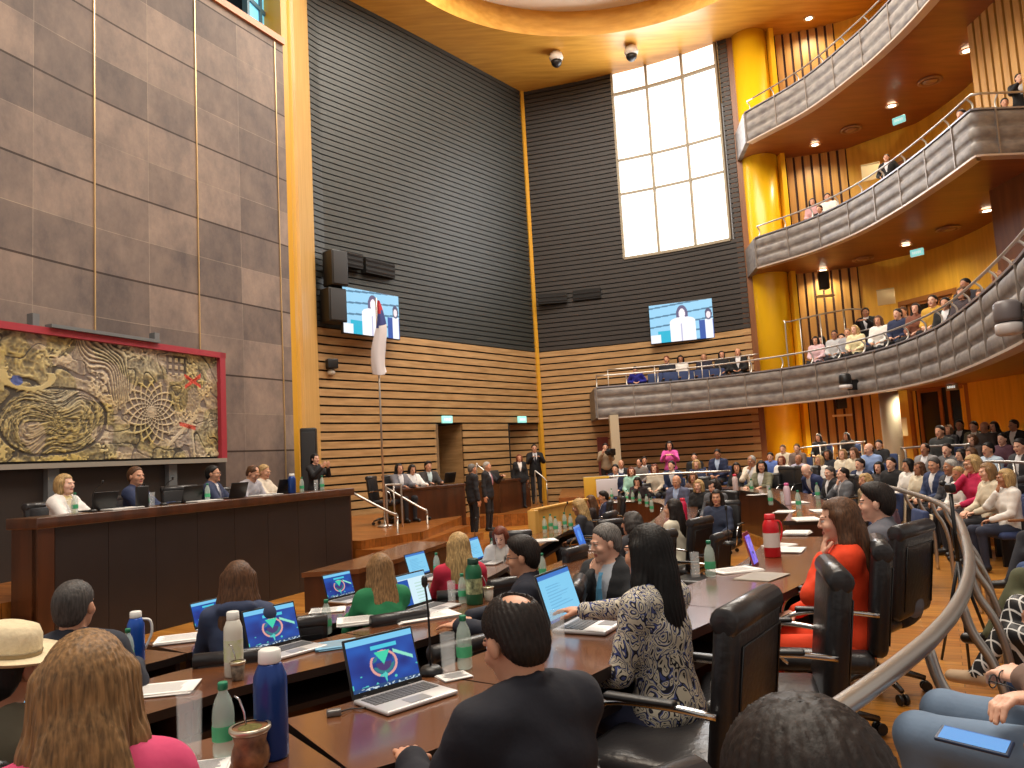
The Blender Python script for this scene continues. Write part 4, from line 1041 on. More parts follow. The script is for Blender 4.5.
# ------------------------------------------------------------------ the relief mural on its frame
def mural_h(u, v):
    X, Y = u*2.5, v
    wx = vnoise(X, Y, 4, 1)-.5; wy = vnoise(X, Y, 4, 2)-.5
    rid = lambda f, sd, a=.25: 1-np.abs(2*vnoise(X+wx*a+3, Y+wy*a+3, f, sd)-1)
    base = .40*rid(11, 3)**2+.35*rid(24, 4)**2+.35*vnoise(X, Y, 62, 5)
    base = np.where(rid(9, 6) > .93, .06, base); lum = vnoise(X, Y, 55, 7)
    base = np.where((vnoise(X, Y, 6, 8) > .62) & (lum > .55), .95, base)
    # turbulent oval of flowing streaks
    a, b = (X-.75)/.46, (Y-.32)/.28; r = np.sqrt(a*a+b*b); th = np.arctan2(b, a)
    st = vnoise(r*2.2+np.sin(th)*.5+wx*2+2, th*.35+2, 13, 9)*.5+vnoise(r*3+wx*3+4, th*.6+4, 24, 10)*.5
    base = np.where(r < 1, np.clip((st-.5)*2.6+.45, 0, 1)*.75+lum*.25, base); base = np.where(np.abs(r-1+wx*.2) < .035, .05, base)
    t = X-1.22+.5*(Y-.8)+wx*.3; m = (np.abs(t) < .17) & (Y > .5); base = np.where(m, np.clip(.5+.5*np.sin(t*150+wx*16)+(lum-.5)*.5, 0, 1), base)
    # woven disc
    a, b = X-1.68, Y-.42; r = np.sqrt(a*a*1.15+b*b)/.29; th = np.arctan2(b, a); lr = np.log(r+.06)
    sp = np.minimum(np.abs(np.sin(th*8+lr*7+wx)), np.abs(np.sin(th*8-lr*7)))
    base = np.where(r < 1+.03*np.sin(th*22), np.where(sp < .36, .9, .12), base); base = np.where(r < .2, .55+lum*.4, base)
    for sx, sy, w, c in ((.2, .68, .15, .75), (.2, .68, .10, .2), (.2, .69, .065, .95)): base = np.where((np.abs(X-sx) < w*.95) & (np.abs(Y-sy) < w), c+(lum-.5)*.2, base)
    base = np.where((np.abs((Y-.1)-(X-1.85)*.85) < .022) & (X > 1.85) & (X < 2.2), .95, base)
    c2 = np.sqrt(((X-2.14)/.11)**2+((Y-.56)/.13)**2); base = np.where(c2 < 1, .15+lum*.5, base)
    base = np.where((np.abs(X-2.16+(Y-.2)*.1) < .012) & (Y < .45), .9, base)
    c3 = np.abs(np.sqrt(((X-.52)/.2)**2+((Y-.66)/.1)**2)-1); base = np.where((c3 < .16) & (Y < .7), .9, base)
    q = (X > 1.85) & (X < 2.1) & (Y > .78) & (Y < .97); k = (np.sin(X*90) > -.2) & (np.sin(Y*90) > -.2); base = np.where(q, np.where(k, .75, .08), base)
    return base
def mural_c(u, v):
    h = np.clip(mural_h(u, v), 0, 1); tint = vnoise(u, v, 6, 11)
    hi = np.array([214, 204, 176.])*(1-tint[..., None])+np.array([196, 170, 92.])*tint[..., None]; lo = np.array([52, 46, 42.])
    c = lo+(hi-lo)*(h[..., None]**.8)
    c = lay(c, (vnoise(u*2.5, v, 5, 12) > .66)*1., (196, 172, 166), .35)
    c = lay(c, (((np.abs(v-.74-(u-.87)*1.6) < .02) | (np.abs(v-.74+(u-.87)*1.2) < .018)) & (u > .83) & (u < .91))*1., (196, 70, 50)); c = lay(c, ((np.abs(v-.30+(u-.84)*.5) < .02) & (u > .80) & (u < .88))*1., (190, 80, 60))
    c = lay(c, (np.sqrt(((u-.175)/.02)**2+((v-.62)/.04)**2) < 1)*1., (70, 84, 140)); return c
ml, mr = Vector((-6.98, 9.5)), Vector((-5.26, 13.75)); z0, z1 = 2.12, 3.98
ang = math.atan2((mr-ml).y, (mr-ml).x); L = (mr-ml).length; c = (ml+mr)/2
r = empty('relief_mural', (c.x, c.y, (z0+z1)/2), ang, 'long carved relief mural in a red frame on the stone wall', 'mural')
Mred = mat('red_frame', (162, 50, 62), .45); Mgr = mat('grey_steel', (116, 120, 122), .45, metal=.3)
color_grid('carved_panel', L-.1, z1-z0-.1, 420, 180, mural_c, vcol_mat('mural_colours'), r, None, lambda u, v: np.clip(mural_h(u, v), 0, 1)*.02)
MB().box((0, .06, 0), (L, .1, z1-z0)).build('backing', M_black, r)
mb = MB(); h = (z1-z0)/2
mb.box((0, -.02, h), (L+.16, .14, .1)); mb.box((L/2, -.02, 0), (.13, .14, z1-z0+.1)); mb.box((-L/2, -.02, 0), (.13, .14, z1-z0+.1)); mb.build('frame', Mred, r)
MB().box((0, -.02, -h-.02), (L+.1, .16, .07)).build('lower_ledge', mat('ledge_grey', (150, 142, 130), .5), r)
MB().box((-.1, -.07, h+.075), (1.9, .14, .05)).build('picture_lamp', Mgr, r)
for x in (-1.15, .95):
    MB().box((x, .1, h+.1), (.1, .12, .3)).build('bracket', Mgr, r)
for x in (-.92, 1.2): MB().box((x, .05, -h-.75), (.17, .12, 1.45)).build('leg', Mgr, r)
# dark base panel of the stone wall under the mural
mb = MB(); mb.box((c.x-.1, c.y+.05, 1.1), (L+.4, .06, 2.0), rz=ang); struct('wall_base_panel', mb, mat('dark_plinth', (52, 44, 40), .5), 'dark panel behind the raised bench')
# ------------------------------------------------------------------ raised bench (podium) and clerks' desks
M_bench = grain('bench_wood', (84, 48, 28), (58, 34, 22), .3, (1, 1, .12), 6, coat=.4)
M_benchpanel = mat('bench_panel', (44, 38, 38), .35, noise=.2, nscale=2)
pa, pb = Vector((-5.08, 8.2)), Vector((-2.79, 13.05)); d = (pb-pa).normalized(); n = Vector((-d.y, d.x)); PD, PN = d, n
ang = math.atan2(d.y, d.x); L = (pb-pa).length
r = empty('raised_bench', (pa.x, pa.y, 0), ang, 'long dark wooden raised bench of the presiding officers', 'bench')
MB().rbox((L/2, .24, 1.44), (L+.06, .54, .12), .012).build('worktop', M_bench, r)
mb = MB()
npn = 8
for k in range(npn): mb.box(((k+.5)*(L-.24)/npn+.2, .05, .69), ((L-.24)/npn-.006, .05, 1.38))
mb.build('front_panel', M_benchpanel, r); MB().box((.09, .05, .69), (.18, .1, 1.38)).build('corner_post', M_bench, r)
MB().box((.03, .24, .69), (.06, .42, 1.38)).build('end_panel', M_bench, r); MB().box((L-.03, .38, .69), (.06, .7, 1.38)).build('end_panel', M_bench, r)
# stage platform behind the bench and the steps beside it
mb = MB(); q = [pa-d*3.5+n*.6, pb+d*.2+n*.6, pb+d*.2-n*.0, pb+d*1.6-n*.35, Vector((-1.35, 17.2)), Vector((-1.3, 18.4)), Vector((-1.8, 20.6)), Vector((-2.4, 21.6)), Vector((-4.6, 19.5)), Vector((-4.7, 16.2)), Vector((-8.2, 8.0)), Vector((-8.2, 5.2))]
mb.prism([tuple(x) for x in q], .001, .6); struct('floor_stage', mb, M_step, 'raised stage floor behind the bench')
for k in (0, 1, 2):
    zz = .45-.15*k; o_ = .3*(k+1)
    a = pb+d*.25+n*.1; b = Vector((-1.35, 17.0)); e = (b-a).normalized(); m_ = Vector((e.y, -e.x))
    mb = MB(); A = a+m_*(.2+.0); B = b
    poly = [a-e*.1, a-e*.1+m_*(o_+.55), b+m_*(o_), b]
    mb.prism([tuple(x) for x in poly], .002+.001*k, zz); struct('floor_step_%d' % (k+1), mb, M_step)
    # left flight at the bench's near end
    mb = MB(); A = pa-d*.12; mb.prism([tuple(A+n*.25), tuple(A+n*3), tuple(A-d*o_+n*3-d*.0), tuple(A-d*o_+n*.25)], .003, zz); struct('floor_side_step_%d' % (k+1), mb, M_step)
def clerk_desk(a, b, z, zf, dep, label):
    d = (b-a).normalized(); L = (b-a).length; r = empty('clerk_desk', (a.x, a.y, zf), math.atan2(d.y, d.x), label, 'desk', 'clerks desks')
    MB().rbox((L/2, dep/2, z-zf-.03), (L+.06, dep, .06), .01).build('worktop', M_bench, r)
    MB().box((L/2, .04, (z-zf)/2-.03), (L, .05, z-zf-.06)).build('front_panel', M_bench, r)
    for x in (.03, L-.03): MB().box((x, dep/2, (z-zf)/2-.03), (.05, dep-.08, z-zf-.06)).build('side_panel', M_bench, r)
clerk_desk(Vector((-2.42, 16.5)), Vector((-1.22, 18.0)), 1.33, 0, .7, 'tall dark clerks desk beside the stage steps')
clerk_desk(Vector((-.5, 21.8)), Vector((.4, 24.0)), 1.24, .33, .7, 'tall dark clerks desk standing further back by the alcove')
# inner curved table
def table_poly(poly, z, zf, label, name='inner_table', cat='table', mt=None, mp=None, th=.05):
    c = sum((Vector(p) for p in poly), Vector((0, 0)))/len(poly); r = empty(name, (c.x, c.y, zf), 0, label, cat)
    P = [(p[0]-c.x, p[1]-c.y) for p in poly]
    MB().prism(P, z-zf-th, z-zf).build('worktop', mt or M_benchtop, r)
    Q = [(p[0]*.97, p[1]*.985) for p in P]; MB().prism(Q, 0, z-zf-th).build('panel', mp or M_bench, r); return r
M_benchtop = grain('table_top', (122, 78, 46), (96, 58, 34), .25, (1, 1, 1), 3, coat=.5)
table_poly([(-2.37, 8.4), (-1.77, 8.46), (-1.45, 9.2), (-1.0, 10.8), (-1.53, 11.1), (-1.98, 9.5)], .75, 0, 'low dark curved table in front of the raised bench')
# steel handrails on the stage steps
def handrail(pts, label, r_=.024):
    r = empty('handrail', (0, 0, 0), 0, label, 'railing', 'stage handrails'); MB().tube(catm3(pts[0]), r_, n=8).build('rail', M_rail, r)
    for p in pts[1]: MB().tube(p, r_*.85, n=8).build('post', M_rail, r)
A = at_y(349, 491, 14.2); B = at_y(391, 513, 14.2); C_ = at_y(396, 514, 14.3)
handrail([[A, B, C_, (C_.x+.02, C_.y, C_.z-.1)], [[(C_.x+.02, C_.y, C_.z-.05), (C_.x+.02, C_.y, .0)], [(A.x, A.y, A.z), (A.x, A.y, .6)]]], 'sloping steel handrail at the right end of the bench')
A = at_y(383, 486, 16.2); B = at_y(421, 508, 16.0); C_ = at_y(426, 510, 16.0)
handrail([[A, B, C_, (C_.x+.02, C_.y, C_.z-.1)], [[(C_.x+.02, C_.y, C_.z-.05), (C_.x+.02, C_.y, .0)], [(A.x+.06, A.y, A.z), (A.x+.06, A.y, .6)]]], 'sloping steel handrail next to the tall clerks desk')
A = at_y(386, 485, 15.6); B = at_y(401, 484.5, 15.6)
handrail([[(A.x, A.y, .6), (A.x, A.y, A.z-.05), A, B, (B.x, B.y, B.z-.05), (B.x, B.y, .6)], [[((A.x+B.x)/2, A.y, .62), ((A.x+B.x)/2, A.y, A.z)]]], 'upright steel guard frame on the stage by the flagpole', .02)
for px, py, D, lb in ((480, 466, 20.9, 'steel rail post frame between the two standing men'), (538, 472, 24.6, 'steel rail frame right of the rear clerks desk')):
    v = at_y(px, py, D); zf = 0 if D < 21 else .33
    handrail([[(v.x-.1, v.y, zf), (v.x-.1, v.y, v.z-.06), (v.x-.04, v.y, v.z), (v.x+.22, v.y-.1, v.z-.25), (v.x+.25, v.y-.1, v.z-.35)], [[(v.x+.25, v.y-.1, zf), (v.x+.25, v.y-.1, v.z-.3)]]], lb, .02)
# flag on its pole
v = at_y(384, 500, 15.9); r = empty('flag', (v.x, v.y, .6), 0, 'white flag with red and blue top hanging limp on a tall pole', 'flag')
MB().tube([(0, 0, 0), (0, 0, 4.75)], .022, n=8).build('pole', M_rail, r); MB().lathe([(.16, 0), (.16, .03), (.04, .06)], n=20).build('base', M_rail, r)
V = []; Fq = []; ncol = 15; nr = 30; mi = []
for i in range(nr):
    t = i/(nr-1); w = .03+.11*math.sin(min(1, t*1.5)*1.4); 
    for j in range(ncol):
        a = j/(ncol-1)*2*PI; V.append((.04+w*math.cos(a)*(1+.25*math.sin(3*a+t*5))+.035*math.sin(t*6), w*.7*math.sin(a)*(1+.3*math.sin(4*a+t*3)), 4.66-1.5*t+.05*math.sin(a)))
for i in range(nr-1):
    for j in range(ncol-1): Fq.append((i*ncol+j, i*ncol+j+1, (i+1)*ncol+j+1, (i+1)*ncol+j)); mi.append(0 if i+j*.25 < 6 else (1 if i+j*.3 < 12 else 2))
mb = MB(); mb.add(V, Fq, 0, True); mb.m = mi; mb.build('cloth', [mat('flag_red', (190, 50, 60), .8), mat('flag_blue', (66, 76, 140), .8), mat('flag_white', (232, 228, 232), .8)], r, fixn=False)
# tall black loudspeaker beside the pier
v = at_y(310, 480, 15.9); speaker_box((v.x-.0, v.y, .6), .32, 2.1, .15, 'tall black column loudspeaker standing beside the yellow pier', d=.3)
# pale wooden partition in front of the far microphones
a, b = Vector((.2, 11.3)), Vector((1.15, 13.3)); d = (b-a).normalized(); L = (b-a).length
r = empty('wooden_partition', (a.x, a.y, 0), math.atan2(d.y, d.x), 'pale varnished wooden partition at the end of the inner desks', 'partition')
Mpale = grain('pale_wood', (216, 170, 86), (196, 146, 66), .4, (1, 1, .2), 4)
MB().rbox((L/2, 0, .53), (L, .05, 1.06), .01).build('panel', Mpale, r); MB().rbox((L/2, 0, 1.08), (L+.04, .09, .04), .01).build('cap', Mpale, r); MB().rbox((.0, 0, .54), (.14, .12, 1.08), .01).build('end_post', Mpale, r)
# ------------------------------------------------------------------ the horseshoe desks
M_desk = grain('desk_top', (118, 74, 44), (92, 54, 32), .22, (1, 1, 1), 2.5, coat=.6)
M_deskdark = mat('desk_dark', (38, 26, 22), .45)
M_deskpanel = grain('desk_panel', (92, 54, 34), (72, 40, 26), .3, (1, 1, .15), 5, coat=.3)
RA = catmull([(-2.3, 1.35), (-1.5, 1.58), (-.95, 1.9), (-.5, 2.23), (-.18, 2.49), (.3, 3.14), (.9, 3.85), (1.55, 4.57), (2.13, 5.4), (2.85, 6.9)], .15)
RA2 = catmull([(3.45, 8.3), (3.95, 9.5), (4.3, 10.8), (4.8, 13.2), (4.8, 15.4), (4.3, 16.7)], .15)
RB = catmull([(-3.2, 2.7), (-2.4, 3.05), (-1.72, 3.56), (-1.46, 3.9), (-.95, 4.36), (-.57, 4.8), (-.23, 5.3), (.15, 6.0), (.75, 7.2), (1.4, 8.6), (2.0, 10), (2.55, 11.5), (2.95, 12.9), (3.35, 14.8), (3.3, 16.2), (2.75, 17.2), (2.0, 17.5)], .15)
RC = catmull([(-3.5, 3.8), (-2.9, 4.2), (-2.3, 4.67), (-2.0, 5.1), (-1.18, 5.8), (-.62, 6.6), (-.25, 7.6), (.05, 8.9), (.4, 10.3), (.75, 11.6), (1.2, 12.9)], .15)
def sub(P, a, b):
    s = arclen(P); out = [point_at(P, a)[0]]+[p for p, t in zip(P, s) if a+.02 < t < b-.02]+[point_at(P, b)[0]]; return out
def desk(P, wd, z, zf, label, group):
    """P = seat-side edge, the desk lies to the left of travel (towards the middle)"""
    c = P[len(P)//2]; r = empty('curved_desk', (c.x, c.y, zf), 0, label, 'desk', group)
    loc = lambda Q: [(p.x-c.x, p.y-c.y) for p in Q]
    MB().ribbon(loc(P), loc(offset(P, wd)), z-zf-.045, z-zf, 1, 0).build('worktop', [M_desk, M_deskdark], r)
    MB().ribbon(loc(offset(P, wd-.06)), loc(offset(P, wd-.02)), 0, z-zf-.046).build('front_panel', M_deskpanel, r)
    MB().ribbon(loc(offset(P, .03)), loc(offset(P, wd-.07)), z-zf-.2, z-zf-.17).build('under_shelf', M_deskdark, r)
    for i in (0, -1):
        p = P[i]; t = (P[1]-P[0] if i == 0 else P[-1]-P[-2]).normalized(); nn = Vector((-t.y, t.x)); q = p+nn*wd*.5+(t if i == 0 else -t)*.03
        MB().box((q.x-c.x, q.y-c.y, (z-zf-.045)/2), (.03, wd*.86, z-zf-.046), rz=math.atan2(t.y, t.x)).build('side_panel', M_deskpanel, r)
def ring(P, cuts, wd, z, zf, labels, group):
    s = arclen(P); cuts = [0]+cuts+[s[-1]]
    for a, b, lb in zip(cuts, cuts[1:], labels): desk(sub(P, a+.004, b-.004), wd, z, zf, lb, group)
def near(P, x, y):
    s = arclen(P); i = min(range(len(P)), key=lambda i: (P[i]-Vector((x, y))).length); return s[i]
ZA, ZB, ZCd = 1.0, .8, .75; FA, FB = .22, .04
ring(RA, [near(RA, -.5, 2.23), near(RA, .12, 2.9), near(RA, 1.15, 4.1)], .62, ZA, FA, ['outer row desk with the brown gourd and blue flask', 'outer row desk carrying the nearest open laptop', 'outer row desk before the woman in the patterned blazer', 'outer row desk with the red flask and scattered papers'], 'outer row desks')
ring(RA2, [near(RA2, 4.2, 10.5), near(RA2, 4.85, 13.5)], .62, ZA, FA, ['far outer desk in front of the suited men', 'far outer desk bending past the two empty black chairs', 'far outer desk where the arc closes by the olive blazer'], 'outer row desks')
ring(RB, [near(RB, -1.55, 3.75), near(RB, -.75, 4.6), near(RB, -.1, 5.5), near(RB, 1.4, 8.6), near(RB, 2.95, 12.9)], .6, ZB, FB, ['middle row desk with a single white paper stack', 'middle row desk with the white flask and open laptop', 'middle row desk covered by open books and papers', 'middle row desk beside the bearded grey-haired man', 'middle row desk ahead of the woman in the white jacket', 'far end of the middle desks crowded with green bottles'], 'middle row desks')
ring(RC, [near(RC, -2.1, 5.0), near(RC, -1.0, 6.1), near(RC, -.1, 8.2)], .56, ZCd, 0, ['inner row desk with the blue thermos', 'inner row desk with the laptop before the green jacket', 'inner row desk of the woman in red', 'inner row desk ending at the pale partition'], 'inner row desks')
# the outer row's platform
IA = offset(RA, .66); mb = MB()
poly = [tuple(p) for p in IA]+[(3.0, 8.0), (2.85, 8.35)]+[tuple(p) for p in offset(RA2, .66)]+[(4.6, 17.6), (5.3, 17.6)]+[tuple(p) for p in reversed(offset(RAIL, .3))]+[(-.4, .3), (-1.0, -1.5), (-6, -1.5), (-6, .6)]
# triangulated by hand as a ribbon so the curved outline stays clean
MB_ = MB(); MB_.prism([(-7, -3), (-7, 1.0)]+[tuple(p) for p in IA]+[(2.5, 8.0)]+[tuple(p) for p in offset(RA2, .66)]+[(4.6, 17.7), (9.5, 17.7), (13, 6), (13, -3)], .0015, FA)
struct('floor_outer_platform', MB_, M_floor, 'raised plank platform of the outer desks')
A = offset(RB, .64); B = offset(RB, -1.1); MB_ = MB(); MB_.ribbon([tuple(p) for p in A], [tuple(p) for p in B], .0012, FB); struct('floor_middle_platform', MB_, M_floor)
# ------------------------------------------------------------------ prototypes
M_leather = mat('black_leather', (30, 29, 31), .36, bump=.15, nscale=40)
M_leather_w = mat('worn_leather', (44, 43, 45), .3, bump=.15, nscale=30)
def make_chair():
    r = empty('swivel_chair', label='x', cat='chair')
    MB().rbox((0, .02, .46), (.52, .52, .11), .05).build('seat', M_leather_w, r)
    mb = MB(); mb.T = Matrix.Translation((0, -.25, .52)) @ Matrix.Rotation(-.16, 4, 'X').inverted()
    mb.T = Matrix.Translation((0, -.25, .50)) @ Matrix.Rotation(.13, 4, 'X')
    mb.rbox((0, 0, .245), (.49, .095, .52), .045); b = mb.build('backrest', M_leather, r)
    mb = MB(); mb.T = Matrix.Translation((0, -.25, .50)) @ Matrix.Rotation(.13, 4, 'X')
    mb.tube([(-.243, 0.0, .495), (-.238, 0.0, .495), (.238, 0, .495), (.243, 0, .495)], [.038, .05, .05, .038], n=14); mb.build('head_roll', M_leather_w, b)
    mb = MB(); mb.T = Matrix.Translation((0, -.25, .50)) @ Matrix.Rotation(.13, 4, 'X')
    mb.tube([(-.2, -.05, .05), (-.2, -.051, .42), (.2, -.051, .42), (.2, -.05, .05)], .004, n=5); mb.build('stitching', M_black_plastic, b)
    for s in (-1, 1):
        pts = catm3([(s*.26, -.27, .70), (s*.29, -.1, .72), (s*.295, .1, .71), (s*.29, .2, .64), (s*.27, .2, .5), (s*.22, .12, .42)])
        a = MB().tube(pts, .013, n=7).build('armrest', M_chrome, r); MB().rbox((s*.293, -.02, .732), (.045, .26, .022), .01).build('arm_pad', M_black_plastic, a)
    MB().lathe([(.03, .1), (.03, .4)], n=12).build('gas_stem', M_chrome, r); MB().rbox((0, 0, .395), (.26, .26, .03), .01).build('seat_plate', M_black_plastic, r)
    for k in range(5):
        a = k*2*PI/5+.3; ca, sa = math.cos(a), math.sin(a)
        f = MB().tube([(0, 0, .13), (.16*ca, .16*sa, .12), (.29*ca, .29*sa, .08)], [.03, .024, .016], n=7).build('base_foot', M_chrome if 0 else mat('base_metal', (90, 88, 86), .25, metal=.8), r)
        mb = MB(); 
        for q in (-.018, .018):
            T = Matrix.Translation((.29*ca-sa*q, .29*sa+ca*q, .032)) @ Matrix.Rotation(a, 4, 'Z') @ Matrix.Rotation(PI/2, 4, 'X')
            mb.lathe([(.03, -.01), (.032, 0), (.03, .01)], n=12, T=T)
        mb.build('caster', M_black_plastic, f)
    return r
CHAIR = Proto(make_chair())
def make_aud():
    r = empty('audience_seat', label='x', cat='seat'); bl = mat('blue_upholstery', (46, 62, 104), .8, noise=.2)
    MB().rbox((0, .02, .44), (.48, .46, .09), .04).build('seat', bl, r)
    mb = MB(); mb.T = Matrix.Translation((0, -.24, .46)) @ Matrix.Rotation(.14, 4, 'X'); mb.rbox((0, 0, .2), (.49, .07, .42), .03); mb.build('backrest', bl, r)
    mb = MB(); mb.T = Matrix.Translation((0, -.29, .42)) @ Matrix.Rotation(.14, 4, 'X'); mb.rbox((0, 0, .18), (.5, .03, .46), .015); mb.build('back_shell', mat('cream_shell', (206, 190, 160), .5), r)
    for s in (-1, 1):
        MB().rbox((s*.265, .0, .63), (.05, .34, .03), .012).build('armrest', mat('arm_wood', (130, 84, 46), .4), r); MB().box((s*.265, -.02, .31), (.04, .08, .62)).build('leg', M_black_plastic, r)
    return r
AUD = Proto(make_aud())
def img_map(u, v):
    c = np.zeros(u.shape+(3,))+np.array([20, 62, 150.]); c = c+(vnoise(u, v, 5, 3)-.5)[..., None]*np.array([10, 50, 60])
    c = lay(c, (v > .88)*1., (120, 200, 240)); c = lay(c, ((v > .74) & (v < .82) & (u > .34) & (u < .74))*1., (70, 200, 224))
    r = np.sqrt(((u-.5)/.19)**2+((v-.44)/.24)**2); c = lay(c, (np.abs(r-1) < .09)*((v < .6) | (u > .42)), (226, 160, 150))
    c = lay(c, ((r < .85) & (vnoise(u, v, 9, 4) > .5))*1., (40, 120, 130)); c = lay(c, ((r < .6) & (v < .46))*1., (70, 50, 110))
    c = lay(c, ((np.abs(u-.5)*1.1 < (v-.42)*.5) & (v < .68) & (v > .42))*1., (60, 210, 170))
    c = lay(c, ((np.abs(v-.62+(u-.7)*.75) < .035) & (u > .66) & (u < .95))*1., (140, 226, 200)); c = lay(c, ((vnoise(u, v, 14, 8) > .8) & (v < .3))*1., (80, 200, 190))
    c = lay(c, (v < .07)*1., (30, 70, 120)); c = lay(c, ((v < .05) & (vnoise(u, v, 40, 2) > .6))*1., (200, 220, 230)); return c
def img_doc(u, v):
    c = np.zeros(u.shape+(3,))+np.array([130, 204, 240.]); c = lay(c, (v > .9)*1., (60, 120, 200)); c = lay(c, (v < .06)*1., (40, 90, 170))
    c = lay(c, ((np.sin(v*95) > .5) & (u > .15) & (u < .15+.6*vnoise(u*0+.3, v, 30, 2)+.1) & (v > .2) & (v < .8))*1., (96, 168, 214), .7); return c
def img_mix(u, v):
    c = np.zeros(u.shape+(3,))+np.array([214, 240, 250.]); c = lay(c, (v > .86)*1., (140, 200, 236)); c = lay(c, ((u < .42) & (v < .84))*1., (24, 80, 170)); c = lay(c, ((u > .6) & (u < .9) & (np.sin(v*60) > .4) & (v < .7))*1., (170, 210, 190), .6); return c
def img_blue(u, v):
    c = np.zeros(u.shape+(3,))+np.array([40, 110, 210.]); c = lay(c, (np.sqrt(((u-.5)/.2)**2+((v-.5)/.3)**2) < 1)*1., (70, 150, 235)); c = lay(c, (v > .9)*1., (100, 150, 220)); return c
IMG = {'map': img_map, 'doc': img_doc, 'mix': img_mix, 'blue': img_blue}
LAPS = {}
def make_laptop(kind):
    r = empty('laptop', label='x', cat='laptop'); silver = mat('laptop_silver', (206, 204, 204), .35, metal=.4); dk = M_black_plastic
    body = dk if kind == 'black' else silver
    b = MB().rbox((0, -.12, .009), (.34, .24, .016), .007).build('base', body, r)
    mb = MB()
    for j in range(5):
        for i in range(14): mb.box((-.143+i*.022, -.04-.021*j, .0185), (.018, .017, .003))
    mb.build('keyboard', mat('keys', (92, 92, 94), .5), b); MB().box((.0, -.19, .0178), (.1, .065, .001)).build('touchpad', mat('touchpad', (150, 150, 152), .3), b)
    l = MB(); l.T = Matrix.Translation((0, .0, .014)) @ Matrix.Rotation(-.30, 4, 'X'); l.rbox((0, .004, .115), (.34, .008, .23), .004); lo = l.build('lid', dk, r)
    if kind != 'black':
        color_grid('screen', .322, .2, 150, 90, IMG[kind], screen_mat('laptop_screen', 1.0), lo, Matrix.Translation((0, .0, .014)) @ Matrix.Rotation(-.30, 4, 'X') @ Matrix.Translation((0, -.0012, .12)))
    mb = MB()
    for x in (-.11, .11): mb.tube([(x-.02, 0, .016), (x+.02, 0, .016)], .006, n=8)
    mb.build('hinge', dk, r); return Proto(r)
def laptop(kind, L, R, z, label, w=None, tilt=0):
    if kind not in LAPS: LAPS[kind] = make_laptop(kind)
    a = at_z(*L, z); b = at_z(*R, z); d = b-a; c = (a+b)/2; sc = max(.82, min(1.15, d.length/.34)) if w is None else w
    return LAPS[kind].put((c.x, c.y, z+.001), math.atan2(d.y, d.x), label, 'open laptops on the desks' , sc)
M_clear = mat('clear_plastic', (214, 236, 226), .1, alpha=.38); M_glass = mat('drinking_glass', (236, 242, 244), .06, alpha=.15)
M_cap = mat('green_cap', (30, 128, 92), .45); M_label = mat('green_label', (70, 172, 120), .5)
def make_bottle():
    r = empty('water_bottle', label='x', cat='bottle')
    MB().lathe([(.024, 0), (.031, .006), (.032, .03), (.029, .045), (.032, .06), (.032, .12), (.03, .14), (.024, .165), (.014, .185), (.0125, .2)], n=20).build('bottle_body', M_clear, r)
    MB().lathe([(.0325, .05), (.0328, .053), (.0328, .09), (.0325, .093)], n=20, caps=False).build('label_band', M_label, r)
    MB().lathe([(.0145, .193), (.0145, .212), (.013, .215)], n=16).build('cap', M_cap, r); return r
BOTTLE = Proto(make_bottle())
def make_glass():
    r = MB().lathe([(.0, .014), (.025, .014), (.0285, .158), (.0305, .16), (.0315, .158), (.028, 0), (0, 0)], n=24, caps=False).build('drinking_glass', M_glass); r['category'] = 'glass'; return r
GLASS = Proto(make_glass())
def bottle(px, py, z, label, s=1): v = at_z(px, py, z); return BOTTLE.put((v.x, v.y, z+.001), rnd.random()*6, label, 'small water bottles with green caps', s)
def glass(px, py, z, label, s=1): v = at_z(px, py, z); return GLASS.put((v.x, v.y, z+.001), 0, label, 'plain drinking glasses', s)
M_paper = mat('paper', (238, 236, 232), .7)
def paper(px, py, z, w, d, rot, label, n=3, m=None, nm='paper_stack', cat='papers'):
    v = at_z(px, py, z); r = empty(nm, (v.x, v.y, z+.0005), math.radians(rot), label, cat, None); rr = random.Random(int(px*7+py))
    for k in range(n):
        MB().box((rr.uniform(-.012, .012), rr.uniform(-.012, .012), .002+.0035*k), (w, d, .003), rz=rr.uniform(-.06, .06)).build('sheet', m or M_paper, r)
    mb = MB()
    for j in range(9): mb.box((-w*.05+rr.uniform(-.01, .01), d*.36-j*d*.085, .002+.0035*n-.0012), (w*.7, .004, .0006))
    mb.build('print_lines', mat('ink', (170, 170, 172), .8), r)
    return r
def flask(px, py, z, label, body, cap, h=.30, rr=.045, band=None, handle=False, capc=None):
    v = at_z(px, py, z); r = empty('vacuum_flask', (v.x, v.y, z+.001), .4, label, 'flask')
    k = h/.30
    MB().lathe([(rr*.94, 0), (rr, .008), (rr, .2*k), (rr*.97, .225*k), (rr*.72, .255*k), (rr*.62, .262*k)], n=28).build('flask_body', body, r)
    MB().lathe([(rr*.66, .262*k), (rr*.68, .266*k), (rr*.66, .296*k), (rr*.55, .3*k)], n=24).build('cap', cap, r)
    if band: MB().lathe([(rr*1.012, .07*k), (rr*1.012, .17*k)], n=28, caps=False).build('label_band', band, r)
    if handle: MB().tube(catm3([(rr*.7, 0, .25*k), (rr*1.6, 0, .235*k), (rr*1.75, 0, .16*k), (rr*1.0, 0, .07*k)]), .008, n=7).build('handle', cap, r)
    return r
